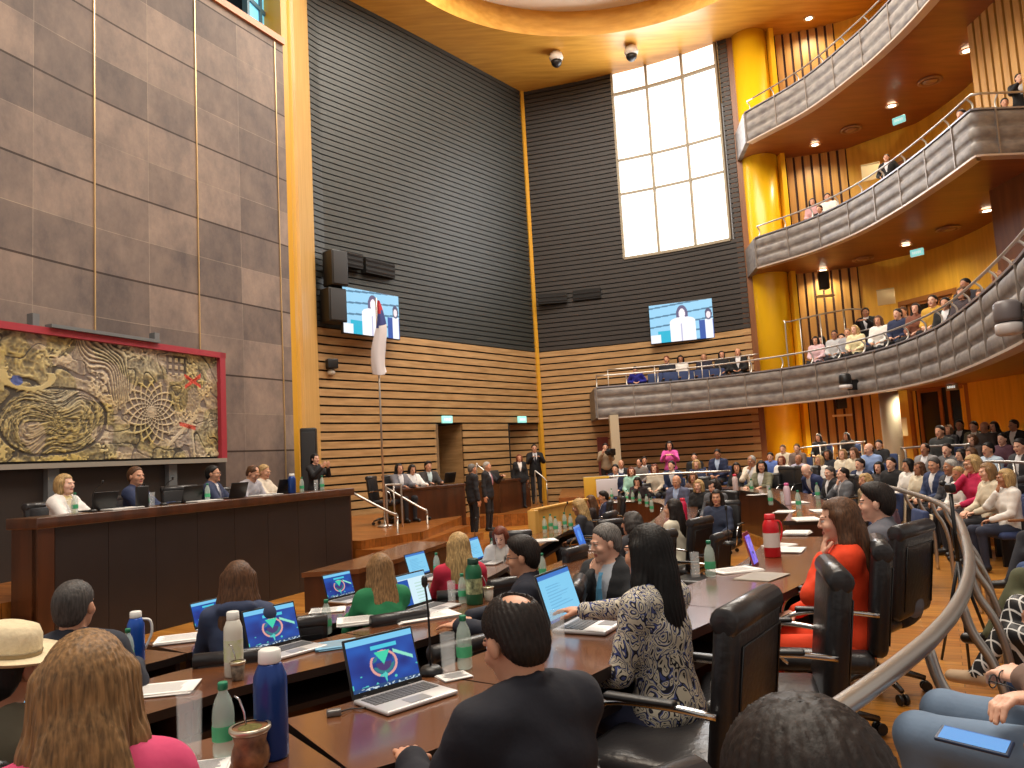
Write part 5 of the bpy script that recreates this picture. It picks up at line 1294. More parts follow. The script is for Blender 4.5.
def mate(px, py, z, label, m, h=.1, rr=.045, gourd=True):
    v = at_z(px, py, z); r = empty('mate_cup', (v.x, v.y, z+.001), 0, label, 'mate cup')
    pr = [(rr*.55, 0), (rr*.85, .01), (rr*.98, .035), (rr*.9, .06), (rr*.78, .078), (rr*.95, h)] if gourd else [(rr*.72, 0), (rr*.78, .01), (rr*.95, h)]
    MB().lathe(pr, n=26).build('cup_body', m, r); MB().lathe([(rr*.96, h-.012), (rr*1.06, h-.004), (rr*1.04, h+.004), (rr*.9, h+.004)], n=26, caps=False).build('rim', mat('metal_rim', (206, 196, 176), .3, metal=.8), r)
    MB().lathe([(rr*.9, h-.004), (.001, h+.008)], n=20, caps=False).build('yerba_leaves', mat('yerba', (126, 120, 64), .9, noise=.5, nscale=90), r)['kind'] = 'stuff'
    MB().tube([(0, 0, .03), (-.02, .01, h+.04), (-.035, .015, h+.075), (-.05, .018, h+.085)], .0032, n=6).build('straw', M_chrome, r); return r
def mic(px, py, z, h, label, lean=0.):
    v = at_z(px, py, z); r = empty('desk_microphone', (v.x, v.y, z+.001), 0, label, 'microphone', 'gooseneck microphones')
    MB().lathe([(.05, 0), (.052, .012), (.035, .03), (.012, .034)], n=20).build('base', M_black_plastic, r)
    MB().tube(catm3([(0, 0, .03), (0, 0, h*.6), (lean*.4, 0, h*.86), (lean, 0, h)]), .0045, n=7).build('gooseneck', M_black_plastic, r)
    MB().lathe([(.008, 0), (.013, .012), (.013, .035), (.007, .045)], (lean, 0, h-.005), 12).build('mic_head', M_black_plastic, r); return r
# ------------------------------------------------------------------ things on the desks
laptop('map', (353, 705), (423, 684), ZA, 'open laptop showing a blue map slide, largest and nearest one')
laptop('doc', (551, 634), (585, 616), ZA, 'open laptop with pale blue page, touched by the woman in the patterned blazer')
laptop('map', (249, 657), (302, 643), ZB, 'open laptop with blue map slide beside the tall white flask')
laptop('mix', (401, 614), (433, 604), ZB, 'open laptop with a half blue, half white screen behind the papers')
laptop('map', (328, 603), (356, 596), ZCd, 'open laptop with blue slide left of the woman in green')
laptop('map', (198, 631), (224, 624), ZCd, 'open laptop partly hidden by the woman in the navy top')
laptop('doc', (411, 581), (431, 575), ZCd, 'open laptop with plain light blue screen before the woman in red')
laptop('doc', (470, 566), (486, 560), ZCd, 'open laptop seen edge-on beyond the woman in red')
laptop('blue', (575, 556), (592, 543), ZB, 'open laptop with deep blue screen at the grey-haired man')
laptop('doc', (-14, 745), (20, 731), ZA, 'open laptop cut off at the frame edge by the pink jacket')
# phone-like tablet on a stand
v = at_z(757, 566, ZA); r = empty('tablet', (v.x, v.y, ZA), math.radians(62), 'tilted tablet with violet screen on a stand left of the red flask', 'tablet')
mb = MB(); mb.T = Matrix.Rotation(-.25, 4, 'X'); mb.rbox((0, .006, .12), (.17, .012, .25), .006); mb.build('case', mat('red_case', (120, 24, 44), .5), r)
color_grid('screen', .15, .2, 30, 40, lambda u, v: lay(np.zeros(u.shape+(3,))+np.array([110, 96, 220.]), (vnoise(u, v, 6, 3) > .6)*1., (150, 130, 236)), screen_mat('laptop_screen', 1.0), r, Matrix.Rotation(-.25, 4, 'X') @ Matrix.Translation((0, -.002, .12)))
mb = MB(); mb.tube([(0, .05, 0), (0, .02, .1)], .006, n=6); mb.lathe([(.05, 0), (.05, .008)], (0, .05, 0), 16); mb.build('stand', M_black_plastic, r)
# small plug on a cable by the near laptop
v = at_z(334, 716, ZA); r = empty('cable_adapter', (v.x, v.y, ZA+.001), .3, 'small dark adapter and cable left of the nearest laptop', 'adapter')
MB().rbox((0, 0, .011), (.05, .03, .022), .006).build('housing', mat('adapter_grey', (120, 118, 116), .3, metal=.5), r); MB().tube(catm3([(.02, 0, .01), (.06, .03, .006), (.1, .015, .006), (.14, .05, .006)]), .003, n=6).build('cable', M_black_plastic, r)
bottle(224, 757, ZA, 'green-capped water bottle between the tall glass and the brown gourd', 1.02)
bottle(465, 669, ZA, 'green-capped water bottle right of the nearest microphone'); bottle(711, 577, ZA, 'green-capped water bottle at the centre of the outer desks', 1.1)
bottle(327, 634, ZB, 'green-capped water bottle next to the map laptop and blue notebook'); bottle(463, 603, ZB, 'green-capped water bottle left of the green striped flask'); bottle(543, 580, ZB, 'green-capped bottle by the white papers right of the man in glasses', 1.05)
bottle(437, 575, ZCd, 'green-capped water bottle right of the plain blue laptop'); bottle(493, 558, ZCd, 'green-capped bottle in front of the red-haired woman')
bottle(128, 668, ZB, 'green-capped water bottle hidden beside the blue thermos')
glass(190, 760, ZA, 'tall empty glass standing in front of the pink jacket', 1.2); glass(449, 674, ZA, 'empty glass on a napkin left of the capped bottle'); glass(559, 650, ZA, 'empty glass in front of the pale blue laptop', 1.05); glass(696, 577, ZA, 'empty glass left of the bottle near the centre table')
glass(316, 634, ZB, 'empty glass left of the bottle by the notebook'); glass(452, 603, ZB, 'empty glass left of the green striped flask')
M_blue = mat('flask_blue', (28, 62, 132), .3, metal=.3); M_wcap = mat('flask_cap', (226, 226, 222), .4)
flask(272, 757, ZA, 'large dark blue flask with white cap, nearest of all flasks', M_blue, M_wcap, .315, .05)
flask(136, 662, ZCd, 'bright blue flask with handle behind the pink jacket woman', mat('flask_blue_b', (30, 82, 176), .3, metal=.2), M_wcap, .30, .05, handle=True)
flask(234, 676, ZB, 'tall white flask with a faint floral print', mat('flask_white', (222, 220, 208), .35), M_wcap, .33, .048, band=mat('floral', (206, 214, 160), .4, noise=.3, rgb2=(222, 220, 208), nscale=30))
flask(475, 604, ZB, 'green and black flask with a printed white band', mat('flask_green', (24, 96, 62), .4), mat('flask_greencap', (14, 54, 40), .4), .33, .062, band=mat('print_band', (206, 214, 160), .5, noise=.9, rgb2=(40, 56, 36), nscale=26))
flask(773, 557, ZA, 'bright red flask with a white label and handle', mat('flask_red', (206, 22, 34), .35), mat('flask_redcap', (214, 40, 46), .35), .32, .06, band=mat('flask_lab', (226, 214, 206), .5), handle=True)
mate(251, 770, ZA, 'brown leather gourd full of yerba with a metal straw', mat('gourd', (166, 116, 74), .45, noise=.6, rgb2=(66, 38, 24), nscale=22), .118, .056)
mate(238, 680, ZB, 'small patterned dark cup in front of the white flask', mat('cup_pattern', (150, 132, 112), .5, noise=.9, rgb2=(44, 30, 26), nscale=34), .09, .038, False)
mate(489, 601, ZB, 'pale metal cup with a straw right of the green flask', mat('cup_metal', (190, 182, 170), .4), .1, .04, False)
mic(431, 674, ZA, .35, 'nearest gooseneck microphone, black, right of the map laptop', -.01); mic(476, 556, ZCd, .4, 'gooseneck microphone behind the woman in red', 0.02)
mic(729, 545, ZA, .3, 'gooseneck microphone before the brown far desk panel'); mic(643, 585, ZB, .3, 'gooseneck microphone behind the patterned blazer')
paper(163, 691, ZB, .3, .21, 10, 'loose white papers on the desk beyond the pink jacket', 4); paper(184, 640, ZCd, .34, .24, 16, 'white paper stack behind the white flask', 6)
paper(338, 646, ZB, .26, .19, 20, 'papers and a light blue leaflet right of the map laptop', 4, mat('leaflet', (122, 176, 206), .6)); paper(361, 623, ZB, .3, .22, 12, 'open white book on the middle desk', 8, nm='open_book', cat='book')
paper(424, 617, ZB, .42, .3, 28, 'big spread of white papers under the half blue laptop', 4); paper(327, 611, ZCd, .26, .2, 8, 'white papers in front of the green-jacket laptop', 3)
paper(457, 677, ZA, .12, .1, 30, 'paper napkins under the glass and bottle', 2, nm='napkin', cat='napkin'); paper(548, 578, ZB, .3, .22, 40, 'white papers right of the man in glasses', 5)
paper(736, 571, ZA, .32, .2, 20, 'white papers on the centre of the outer desk', 3); paper(790, 551, ZA, .3, .2, 60, 'white papers right of the red flask', 4); paper(797, 534, ZA, .28, .22, 60, 'thick white papers near the reaching hand', 6)
paper(762, 577, ZA, .32, .24, 50, 'grey document folder in front of the red flask', 2, mat('folder_grey', (150, 140, 126), .6), 'document_folder', 'folder'); paper(806, 520, ZA, .36, .24, 80, 'long white papers on the far outer desk', 5)
paper(541, 541, ZCd, .4, .3, 10, 'white papers before the blonde woman', 4); paper(205, 768, ZA, .14, .1, 10, 'paper napkin under the tall glass', 2, nm='napkin', cat='napkin'); paper(797, 503, ZA, .34, .24, 85, 'white papers in front of the empty black chairs', 4)
paper(780, 546, ZA, .24, .18, 40, 'white sheets between the red flask and folder', 3)
# dense bottles and glasses on the far tables
far_b = [(545, 527), (551, 524), (556, 527), (565, 522), (571, 524), (612, 498), (627, 500), (633, 501), (640, 503), (647, 506), (652, 511)]
fb_l = ['first from the partition post', 'second from the partition post', 'third from the partition post', 'fourth from the partition post', 'nearest the blonde woman']
for i, (x, y) in enumerate(far_b):
    z = ZCd if i < 5 else ZB
    bottle(x, y+6 if i < 5 else y+1, z, 'distant capped bottle, '+fb_l[i] if i < 5 else 'distant green bottle on the curved middle desk end, %s' % ['at the tip', 'below the mint blouse', 'below the dark-haired woman', 'second before the bend', 'at the bend', 'last before the white jacket'][i-5], 1.1)
for x, y, lb in ((560, 528, 'dark mug-like glass among the far bottles'), (769, 492, 'distant glass before the olive blazer'), (783, 500, 'distant glass beside the pink bottle')): glass(x, y+(5 if x < 600 else 3), ZCd if x < 600 else ZA, lb)
flask(788, 505, ZA, 'distant bottle with a pink top before the empty chairs', mat('pinkbot', (222, 200, 214), .3), mat('pinkcap', (206, 90, 150), .4), .3, .045); flask(736, 493, ZA, 'distant red and white bottle by the woman with dark hair', mat('wbot', (226, 206, 206), .4), mat('rcap', (206, 40, 66), .4), .34, .05)
flask(684, 520, ZB, 'distant pinkish red flask before the bald man', mat('pinkflask', (214, 40, 84), .4), mat('rcap', (206, 40, 66), .4), .32, .055); mic(565, 527, ZCd, .35, 'distant microphone among the far bottles', .06); mic(549, 528, ZCd, .32, 'distant microphone next to the partition post', -.08)
# ------------------------------------------------------------------ placing people
def face_to(x, y, tx, ty): return math.degrees(math.atan2(-(tx-x), ty-y))
def put(px, py, D, zf, label, look=(-3.0, 11.5), H=None, dz=0, wL=None, wR=None, **k):
    """px,py = top of the head in the photo, D = how far ahead; the figure stands or sits on floor level zf"""
    stand = k.get('stand', False)
    v = at_y(px, py, D); base = build_person(**{q: w for q, w in k.items() if q in BK}); top = base['top']
    sc = max(.88, min(1.13, (v.z-zf)/top)); f = k.pop('face', None)
    f = face_to(v.x, v.y, *look) if f is None else f
    a = math.radians(f); hx, hy = base['hc'][0]*sc, base['hc'][1]*sc
    x = v.x-(hx*math.cos(a)-hy*math.sin(a)); y = v.y-(hx*math.sin(a)+hy*math.cos(a))
    for nm, t in (('Lt', wL), ('Rt', wR)):
        if t:
            w_ = at_z(*t); dx, dy = w_.x-x, w_.y-y; k[nm] = (round((dx*math.cos(a)+dy*math.sin(a))/sc, 3), round((-dx*math.sin(a)+dy*math.cos(a))/sc, 3), round((t[2]-zf)/sc, 3))
    o, B = person((x, y, zf), f, label, scale=sc, **k); return o, B, (x, y), f, sc
BK = set('det stand fem lean yaw pitch roll L R hair top legs Lt Rt fat sleeves turn'.split())
def chair_for(q, zf, label, turn=0, sc_=1, dx=0, dy=0):
    o, B, (x, y), f, sc = q; a = math.radians(f+turn); CHAIR.put((x+dx, y+dy, zf), a, label, 'black leather swivel chairs', sc_)
def seat_for(q, zf, label):
    o, B, (x, y), f, sc = q; AUD.put((x, y, zf), math.radians(f), label, 'blue audience seats', max(.95, sc))
# --- near figures
q = put(86, 626, 1.7, FA, 'person in a bright pink jacket seen from behind, long light brown hair', (-1.6, 3.2), det=2, fem=True, hair='long', top='tee', c=(214, 70, 116), hc='lbrown', L='desk', R='desk', skin='l'); chair_for(q, FA, 'black chair under the person in the pink jacket', 0, 0.82)
q = put(8, 629, 2.6, FB, 'person in a straw hat and olive jacket, cut by the frame edge', (-1.5, 5), det=1, hair='short', top='jacket', c=(110, 104, 84), hc='black', skin='d'); o, B = q[0], q[1]; chair_for(q, FB, 'black chair under the person in the straw hat')
hm = B['hc']; st = mat('straw', (222, 206, 170), .8, noise=.15, nscale=60, bump=.2); T = Matrix.Rotation(.16, 4, 'Y') @ Matrix.Rotation(-.05, 4, 'X')
h_ = empty('straw_hat', (0, 0, 0)); h_.parent = o; h_.location = Vector(hm)+Vector((0, -.01, .045))
MB().lathe([(.098, .0), (.1, .02), (.094, .07), (.08, .095), (.045, .105), (.01, .098)], n=32, T=T.to_3x3()).build('crown', st, h_); MB().lathe([(.09, .004), (.15, -.004), (.19, .012), (.195, .016), (.15, .002), (.09, .01)], n=40, T=T.to_3x3(), caps=False).build('brim', st, h_)
MB().lathe([(.1015, .004), (.1025, .022)], n=32, T=T.to_3x3(), caps=False).build('hat_band', mat('hat_band', (150, 130, 96), .7), h_)
q = put(75, 579, 3.8, FB, 'person in a dark grey suit with short grey hair, back turned', (-3.0, 7.5), det=1, hair='short', top='jacket', c=(48, 52, 64), hc='salt', yaw=-10, skin='m'); chair_for(q, FB, 'black chair under the grey-haired person in dark grey', 0, 0.84)
q = put(238, 559, 4.75, 0, 'person in a navy hooded top with wavy brown hair, back turned', (-2.6, 8.5), det=1, fem=True, hair='long', top='hood', c=(50, 62, 92), hc='brown', lean=8, garname='hooded_top'); chair_for(q, 0, 'black chair under the person in the navy hooded top', 0, 0.84)
q = put(379, 552, 5.6, 0, 'person in a green jacket with long light brown hair, back turned', (-2.6, 8.5), det=1, fem=True, hair='long', top='tee', c=(30, 120, 76), hc='lbrown', lean=12); chair_for(q, 0, 'black chair under the person in green', 0, 0.84)
q = put(457, 531, 6.3, 0, 'person in a crimson jacket with long blonde hair, back turned', (-.9, 9), det=1, fem=True, hair='long', top='tee', c=(190, 34, 66), hc='blond', yaw=25, R='lap'); chair_for(q, 0, 'black chair under the person in crimson', 0, 0.84)
q = put(500, 532, 8.4, 0, 'person with reddish hair in a pale jacket, looking down at the inner desk', (-.7, 6.5), fem=True, hair='bob', top='jacket', c=(190, 186, 184), ci=(200, 196, 190), hc='red', pitch=25, lean=10, skin='p'); chair_for(q, 0, 'black chair under the reddish-haired person in pale grey')
q = put(521, 536, 4.95, FB, 'person in a navy suit with glasses and dark swept hair, in profile', (-3, 5.4), det=2, hair='thick', top='jacket', c=(34, 38, 52), ci=(170, 190, 220), hc='dark', glasses=True, pitch=6, L='desk', R='deskin'); chair_for(q, FB, 'black chair under the bespectacled person in navy')
q = put(604, 523, 5.3, FB, 'person in a dark suit and light blue tie, grey hair, hand to the mouth', (-2.2, 2.4), det=2, hair='short', top='jacket', c=(36, 38, 42), ci=(196, 204, 214), tie=(84, 150, 190), hc='grey', skin='l', glasses=False, L='desk', R='chin', pitch=8, yaw=-30, lean=4, fat=1); chair_for(q, FB, 'black chair under the grey-haired person with the blue tie')
q = put(511, 593, 2.14, FA, 'person in a dark navy suit with a balding crown, back turned, nearest centre', (-.9, 3.3), det=2, hair='thin', top='jacket', c=(22, 24, 36), hc='dark', pitch=20, lean=6, skin='m', L='desk', R='desk', fat=.6); o_ = q
CHAIR.put((-.1, 1.55, FA), math.radians(33), 'black leather chair behind the balding person in navy, its top edge nearest', 'black leather swivel chairs', 1.05)
# patterned blazer
mp = bpy.data.materials.new('patterned_fabric'); mp.use_nodes = True; nt = mp.node_tree; N = nt.nodes; Lk = nt.links; b_ = N['Principled BSDF']; b_.inputs['Roughness'].default_value = .8
tc = N.new('ShaderNodeTexCoord'); wv = N.new('ShaderNodeTexNoise'); wv.inputs['Scale'].default_value = 9; wv.inputs['Detail'].default_value = 1.2; wv.inputs['Distortion'].default_value = 2.2; Lk.new(tc.outputs['Object'], wv.inputs['Vector'])
ml_ = N.new('ShaderNodeMath'); ml_.operation = 'MULTIPLY'; ml_.inputs[1].default_value = 6.5; Lk.new(wv.outputs['Fac'], ml_.inputs[0]); fr_ = N.new('ShaderNodeMath'); fr_.operation = 'FRACT'; Lk.new(ml_.outputs[0], fr_.inputs[0])
cr = N.new('ShaderNodeValToRGB'); cr.color_ramp.interpolation = 'CONSTANT'; e = cr.color_ramp.elements; e[0].position = 0; e[0].color = _lin((206, 198, 178)); e[1].position = .36; e[1].color = _lin((30, 30, 44))
for ps_, cc in ((.56, (70, 82, 140)), (.72, (210, 204, 186)), (.9, (28, 28, 40))): x = e.new(ps_); x.color = _lin(cc)
Lk.new(fr_.outputs[0], cr.inputs['Fac']); Lk.new(cr.outputs['Color'], b_.inputs['Base Color'])
q = put(645, 522, 3.35, FA, 'person in a cream and blue patterned blazer with long straight black hair', (-1.6, 5.2), det=2, fem=True, hair='straight', top='tee', gmat=mp, c=(200, 190, 170), cl=(60, 64, 90), hc='black', skin='m', L='lap', R='reach', yaw=-8, garname='patterned_blazer', lean=4, wR=(572, 613, 1.09))
CHAIR.put((.54, 3.04, FA), math.radians(55), 'black leather chair behind the patterned blazer, armrests in chrome', 'black leather swivel chairs', 1.05)
CHAIR.put((1.07, 3.6, FA), math.radians(75), 'empty black leather chair between the patterned and the orange blazer', 'black leather swivel chairs', 1.05)
q = put(836, 496, 4.3, FA, 'person in a bright orange blazer with long dark brown hair', (-2.0, 5.8), det=1, fem=True, hair='straight', top='tee', c=(232, 66, 22), cl=(232, 66, 22), hc='brown', skin='l', L='chin', R='lap', pitch=5); chair_for(q, FA, 'black leather chair under the person in orange', 0, 1.05, -.15, .06)
q = put(874, 483, 5.1, FA, 'person in a grey suit with thick dark hair, one arm reaching over the desk', (-1.0, 7.0), det=2, hair='thick', top='jacket', c=(104, 106, 116), ci=(214, 222, 226), hc='dark', skin='l', L='reach', R='lap', lean=6, tie=(96, 92, 70), wL=(806, 523, 1.16)); chair_for(q, FA, 'black leather chair under the person in the grey suit', -18, 1.05, -.16, .1)
q = put(797, 694, .84, FA, 'person with short dark brown hair, only the crown of the head showing', (.2, 3), det=2, hair='short', top='jacket', c=(40, 40, 46), hc='dark', pitch=10, skin='l'); seat_for(q, FA, 'blue seat under the dark-haired head closest to the lens')
for o in []: pass
# lower right figure in jeans with phone and glasses, body mostly outside the frame
JP = Vector((1.56, 2.12, .42)); JA = math.radians(46)
def to_local(v): dx, dy = v.x-JP.x, v.y-JP.y; return (round(dx*math.cos(JA)+dy*math.sin(JA), 3), round(-dx*math.sin(JA)+dy*math.cos(JA), 3), round(v.z-JP.z, 3))
q = person(tuple(JP), 46, 'person in blue jeans holding folded glasses, a lit phone on the lap', det=2, fem=True, hair='long', top='tee', c=(120, 96, 84), cl=(112, 134, 160), hc='brown', skin='l', Lt=to_local(at_y(1032, 694, 2.26)), Rt=to_local(at_y(1046, 712, 2.16)), L='fwd', R='fwd', scale=1.06)
AUD.put(tuple(JP), JA, 'blue seat under the person in jeans', 'blue audience seats')
ph = at_z(974, 741, 1.145); r = empty('mobile_phone', (ph.x, ph.y, ph.z), math.radians(-35), 'mobile phone with a lit pale blue screen lying on the jeans', 'phone'); r.rotation_euler = (math.radians(6), math.radians(4), math.radians(-42))
MB().rbox((0, 0, 0), (.15, .075, .009), .004).build('phone_case', mat('phone_case', (20, 40, 70), .4), r)
color_grid('screen', .135, .066, 16, 10, lambda u, v: lay(np.zeros(u.shape+(3,))+np.array([96, 164, 230.]), (v > .9)*1., (60, 110, 190)), screen_mat('laptop_screen', 1.0), r, Matrix.Translation((0, 0, .0055)) @ Matrix.Rotation(-PI/2, 4, 'X'))
gl = at_y(998, 679, 2.3); r = empty('folded_glasses', (gl.x, gl.y, gl.z), .6, 'dark-rimmed glasses held in the hands of the person in jeans', 'glasses')
for s in (-1, 1):
    MB().tube([(s*.03+.024*math.cos(a), 0, .018*math.sin(a)) for a in [2*PI*i/16 for i in range(16)]], .002, n=5, closed=True).build('lens_rim', M_black_plastic, r); MB().tube([(s*.054, 0, .006), (s*.05, -.05, -.0), (s*.04, -.12, -.03)], .002, n=5).build('temple', M_black_plastic, r)
MB().tube([(-.008, 0, .004), (.008, 0, .004)], .002, n=5).build('bridge', M_black_plastic, r)
# public along the steel rail, mostly legs in view
plaid = bpy.data.materials.new('plaid_fabric'); plaid.use_nodes = True; nt = plaid.node_tree; N = nt.nodes; tc = N.new('ShaderNodeTexCoord'); t = N.new('ShaderNodeTexBrick'); t.offset = 0; t.inputs['Scale'].default_value = 1; t.inputs['Brick Width'].default_value = .05; t.inputs['Row Height'].default_value = .05; t.inputs['Mortar Size'].default_value = .004; t.inputs['Color1'].default_value = t.inputs['Color2'].default_value = (.01, .01, .012, 1); t.inputs['Mortar'].default_value = (.75, .75, .73, 1)
mpp = N.new('ShaderNodeMapping'); mpp.inputs['Rotation'].default_value = (.5, .3, .4); nt.links.new(tc.outputs['Object'], mpp.inputs['Vector']); nt.links.new(mpp.outputs['Vector'], t.inputs['Vector']); nt.links.new(t.outputs['Color'], N['Principled BSDF'].inputs['Base Color']); MATS['cloth_1_2_3'] = plaid
rail_p = [(2.5, 3.2, 'person in blue denim and a black leather jacket, seated behind the rail posts', dict(c=(30, 30, 32), cl=(58, 82, 124), legs='sit', hair='short', hc='black')),
          (3.02, 4.02, 'person wrapped in a black and white plaid cloth with pale shoes', dict(c=(1, 2, 3), cl=(1, 2, 3), legs='cross', hair='long', fem=True, hc='brown', top='tee', shoe=(206, 180, 150))),
          (3.62, 4.9, 'person in olive green trousers with legs crossed', dict(c=(70, 66, 60), cl=(86, 88, 62), legs='cross', hair='short', hc='dark')),
          (4.3, 5.9, 'person in blue jeans at the rail with the right arm on the seat', dict(c=(40, 44, 60), cl=(52, 74, 118), legs='sit', hair='short', hc='dark')),
          (4.95, 6.9, 'person in black trousers, leaning behind the blonde onlookers', dict(c=(34, 34, 38), cl=(26, 28, 38), legs='cross', hair='short', hc='black'))]
for x, y, lb, k in rail_p:
    f = face_to(x, y, -1.5, 9.5); person((x, y, FA), f, lb, det=1, L='lap', R='lap', **k); AUD.put((x, y, FA), math.radians(f), 'blue seat under the '+' '.join(lb.split(',')[0].split()[:9]), 'blue audience seats')
# --- bench officers
def bpt(s, back): p = pa0+PD*s+PN*back; return p
pa0 = Vector((-5.08, 8.2))
def officer(px, py, D, lb, sb, **k):
    q = put(px, py, D, .6, lb, det=1, **k); chair_for(q, .6, sb); return q
officer(65, 473, 9.3, 'blonde person in a white jacket at the left end of the bench', 'grey-backed chair under the blonde person on the bench', look=(-1, 8.6), fem=True, hair='bob', c=(238, 234, 230), ci=(226, 206, 150), hc='blond', skin='p')
officer(136, 466, 10.4, 'bearded person in a blue suit at the middle of the bench, looking right', 'chair under the blue-suited person on the bench', look=(2, 10.5), hair='short', c=(38, 50, 84), ci=(190, 200, 220), hc='brown', yaw=-25)
officer(213, 465, 11.9, 'person in a navy suit and dark glasses on the bench, right of the empty chair', 'chair under the bespectacled officer', look=(3, 12), hair='short', c=(44, 54, 84), ci=(226, 226, 232), hc='black', glasses=True, tie=(60, 60, 90))
officer(253, 465, 12.7, 'balding person in pale grey bending over papers on the bench', 'chair under the balding officer in pale grey', look=(1, 11), hair='thin', c=(176, 174, 182), ci=(206, 206, 214), hc='brown', pitch=25, lean=12, top='shirt')
officer(264, 464, 13.5, 'fair-haired person in a cream top at the right end of the bench', 'chair under the fair-haired officer in cream', look=(2, 12), hair='short', c=(216, 204, 186), hc='blond', top='shirt', fem=True, pitch=10)
v = at_y(186, 470, 11.3); CHAIR.put((v.x, v.y, .6), math.radians(-140), 'empty black chair on the bench left of the bespectacled officer', 'black leather swivel chairs', 1.08)
# things on the bench top
ZT = 1.5
def bench_xy(px, back=.3):
    d = ray(px, 490); best = None
    for i in range(0, 600):
        s = i*.01; p = pa0+PD*s+PN*back
        e = abs(512+769*p.x/p.y-px)
        if best is None or e < best[0]: best = (e, p)
    return best[1]
if 'black' not in LAPS: LAPS['black'] = make_laptop('black')
aB = math.atan2(PD.y, PD.x)
for px, lb in ((100, 'closed-backed black laptop beside the blonde officer'), (187, 'black laptop in front of the empty bench chair'), (233, 'black laptop left of the balding officer'), (280, 'black laptop next to the blue bench flask')):
    p = bench_xy(px, .28); LAPS['black'].put((p.x, p.y, ZT+.001), aB+PI, lb, 'open laptops on the desks', .95)
for px, lb in ((72, 'water bottle before the blonde officer'), (143, 'water bottle before the blue-suited officer'), (204, 'water bottle before the bespectacled officer'), (298, 'water bottle right of the blue bench flask'), (318, 'water bottle at the right end of the bench top')):
    p = bench_xy(px, .2); BOTTLE.put((p.x, p.y, ZT+.001), 0, lb, 'small water bottles with green caps', 1.1)
for px, lb in ((67, 'glass left of the blonde officers bottle'), (149, 'glass right of the blue-suited officers bottle'), (312, 'glass near the right end of the bench top')):
    p = bench_xy(px, .14); GLASS.put((p.x, p.y, ZT+.001), 0, lb, 'plain drinking glasses', 1.1)
p = bench_xy(288, .15); f_ = flask(500, 500, ZT, 'blue flask standing on the raised bench', M_blue, M_wcap, .3, .06); f_.location = (p.x, p.y, ZT+.001)
p = bench_xy(139, .12); r = empty('document_case', (p.x, p.y, ZT+.001), aB, 'upright black document case before the blue-suited officer', 'case'); MB().rbox((0, 0, .13), (.16, .05, .26), .01).build('case_body', M_black_plastic, r); MB().tube(catm3([(-.04, 0, .26), (-.03, 0, .285), (.03, 0, .285), (.04, 0, .26)]), .005, n=6).build('handle', M_black_plastic, r)
for px, lb in ((118, 'white papers between the first two officers'), (200, 'white papers before the bespectacled officer'), (262, 'white papers before the balding officer')):
    p = bench_xy(px, .18); q_ = paper(500, 500, ZT, .42, .28, math.degrees(aB), lb, 5); q_.location = (p.x, p.y, ZT+.0005)
for px, lb in ((160, 'black gooseneck microphone pair at the centre of the bench'), (90, 'gooseneck microphone before the blonde officer')):
    p = bench_xy(px, .2); m_ = mic(500, 500, ZT, .32, lb, .12); m_.location = (p.x, p.y, ZT+.001)
# photographer by the pier
q = put(315, 453, 15.0, .6, 'person in black photographing with raised hands by the yellow pier', (0, 12), det=1, stand=True, fem=True, hair='pony', top='shirt', c=(26, 26, 30), hc='black', L='phone', R='phone', skin='l')
# clerks
for px, py, D, lb, k in ((399, 463, 16.9, 'clerk with long black hair and a grey jacket at the tall desk', dict(fem=True, hair='long', c=(110, 108, 116), hc='black')), (412, 464, 17.4, 'clerk with dark hair and a white blouse at the tall desk', dict(fem=True, hair='long', c=(230, 226, 224), hc='dark', pitch=15)), (428, 461, 18.1, 'clerk in a dark blazer and light shirt at the tall desk', dict(hair='thick', c=(54, 50, 50), ci=(200, 220, 224), hc='dark'))):
    q = put(px, py, D, .6, lb, (1.5, 12), det=0, **k); chair_for(q, .6, 'chair under the '+lb.split(' at ')[0])
v = at_y(385, 478, 16.6); CHAIR.put((v.x, v.y, .6), math.radians(-100), 'empty swivel chair on the stage left of the clerks', 'black leather swivel chairs')
v = at_z(449, 483, 1.34); LAPS['black'].put((v.x, v.y, 1.335), math.atan2(.77, .64)+PI, 'black laptop on the tall clerks desk', 'open laptops on the desks', 1.1)
put(472, 463.5, 18.7, 0, 'standing person in a dark suit, grey hair, left of the two beside the clerks', (3, 14), stand=True, det=1, hair='short', c=(36, 36, 42), hc='grey', L='down', R='down', face=-60)
put(487, 461.5, 20.2, 0, 'standing person in a dark suit with pink tie, right of the two beside the clerks', (1, 12), stand=True, det=1, hair='short', c=(30, 30, 36), hc='white', tie=(190, 130, 140), L='fwd', R='down', face=-110)
put(519, 454, 23.4, .33, 'standing person with auburn hair, white blouse and black jacket by the alcove', (1, 10), stand=True, fem=True, hair='bob', c=(26, 26, 30), ci=(232, 226, 224), hc='red', L='down', R='down', face=190)
put(534, 444, 25.2, .33, 'standing person in a black suit and tie with hands folded in front of the alcove', (1, 10), stand=True, hair='short', c=(20, 20, 24), ci=(214, 214, 220), tie=(40, 40, 50), hc='black', L='fwd', R='fwd', face=185)
v = at_y(494, 478, 22.2); LAPS['black'].put((v.x, v.y, 1.25), math.radians(30), 'black laptop on the rear clerks desk', 'open laptops on the desks', 1.2)
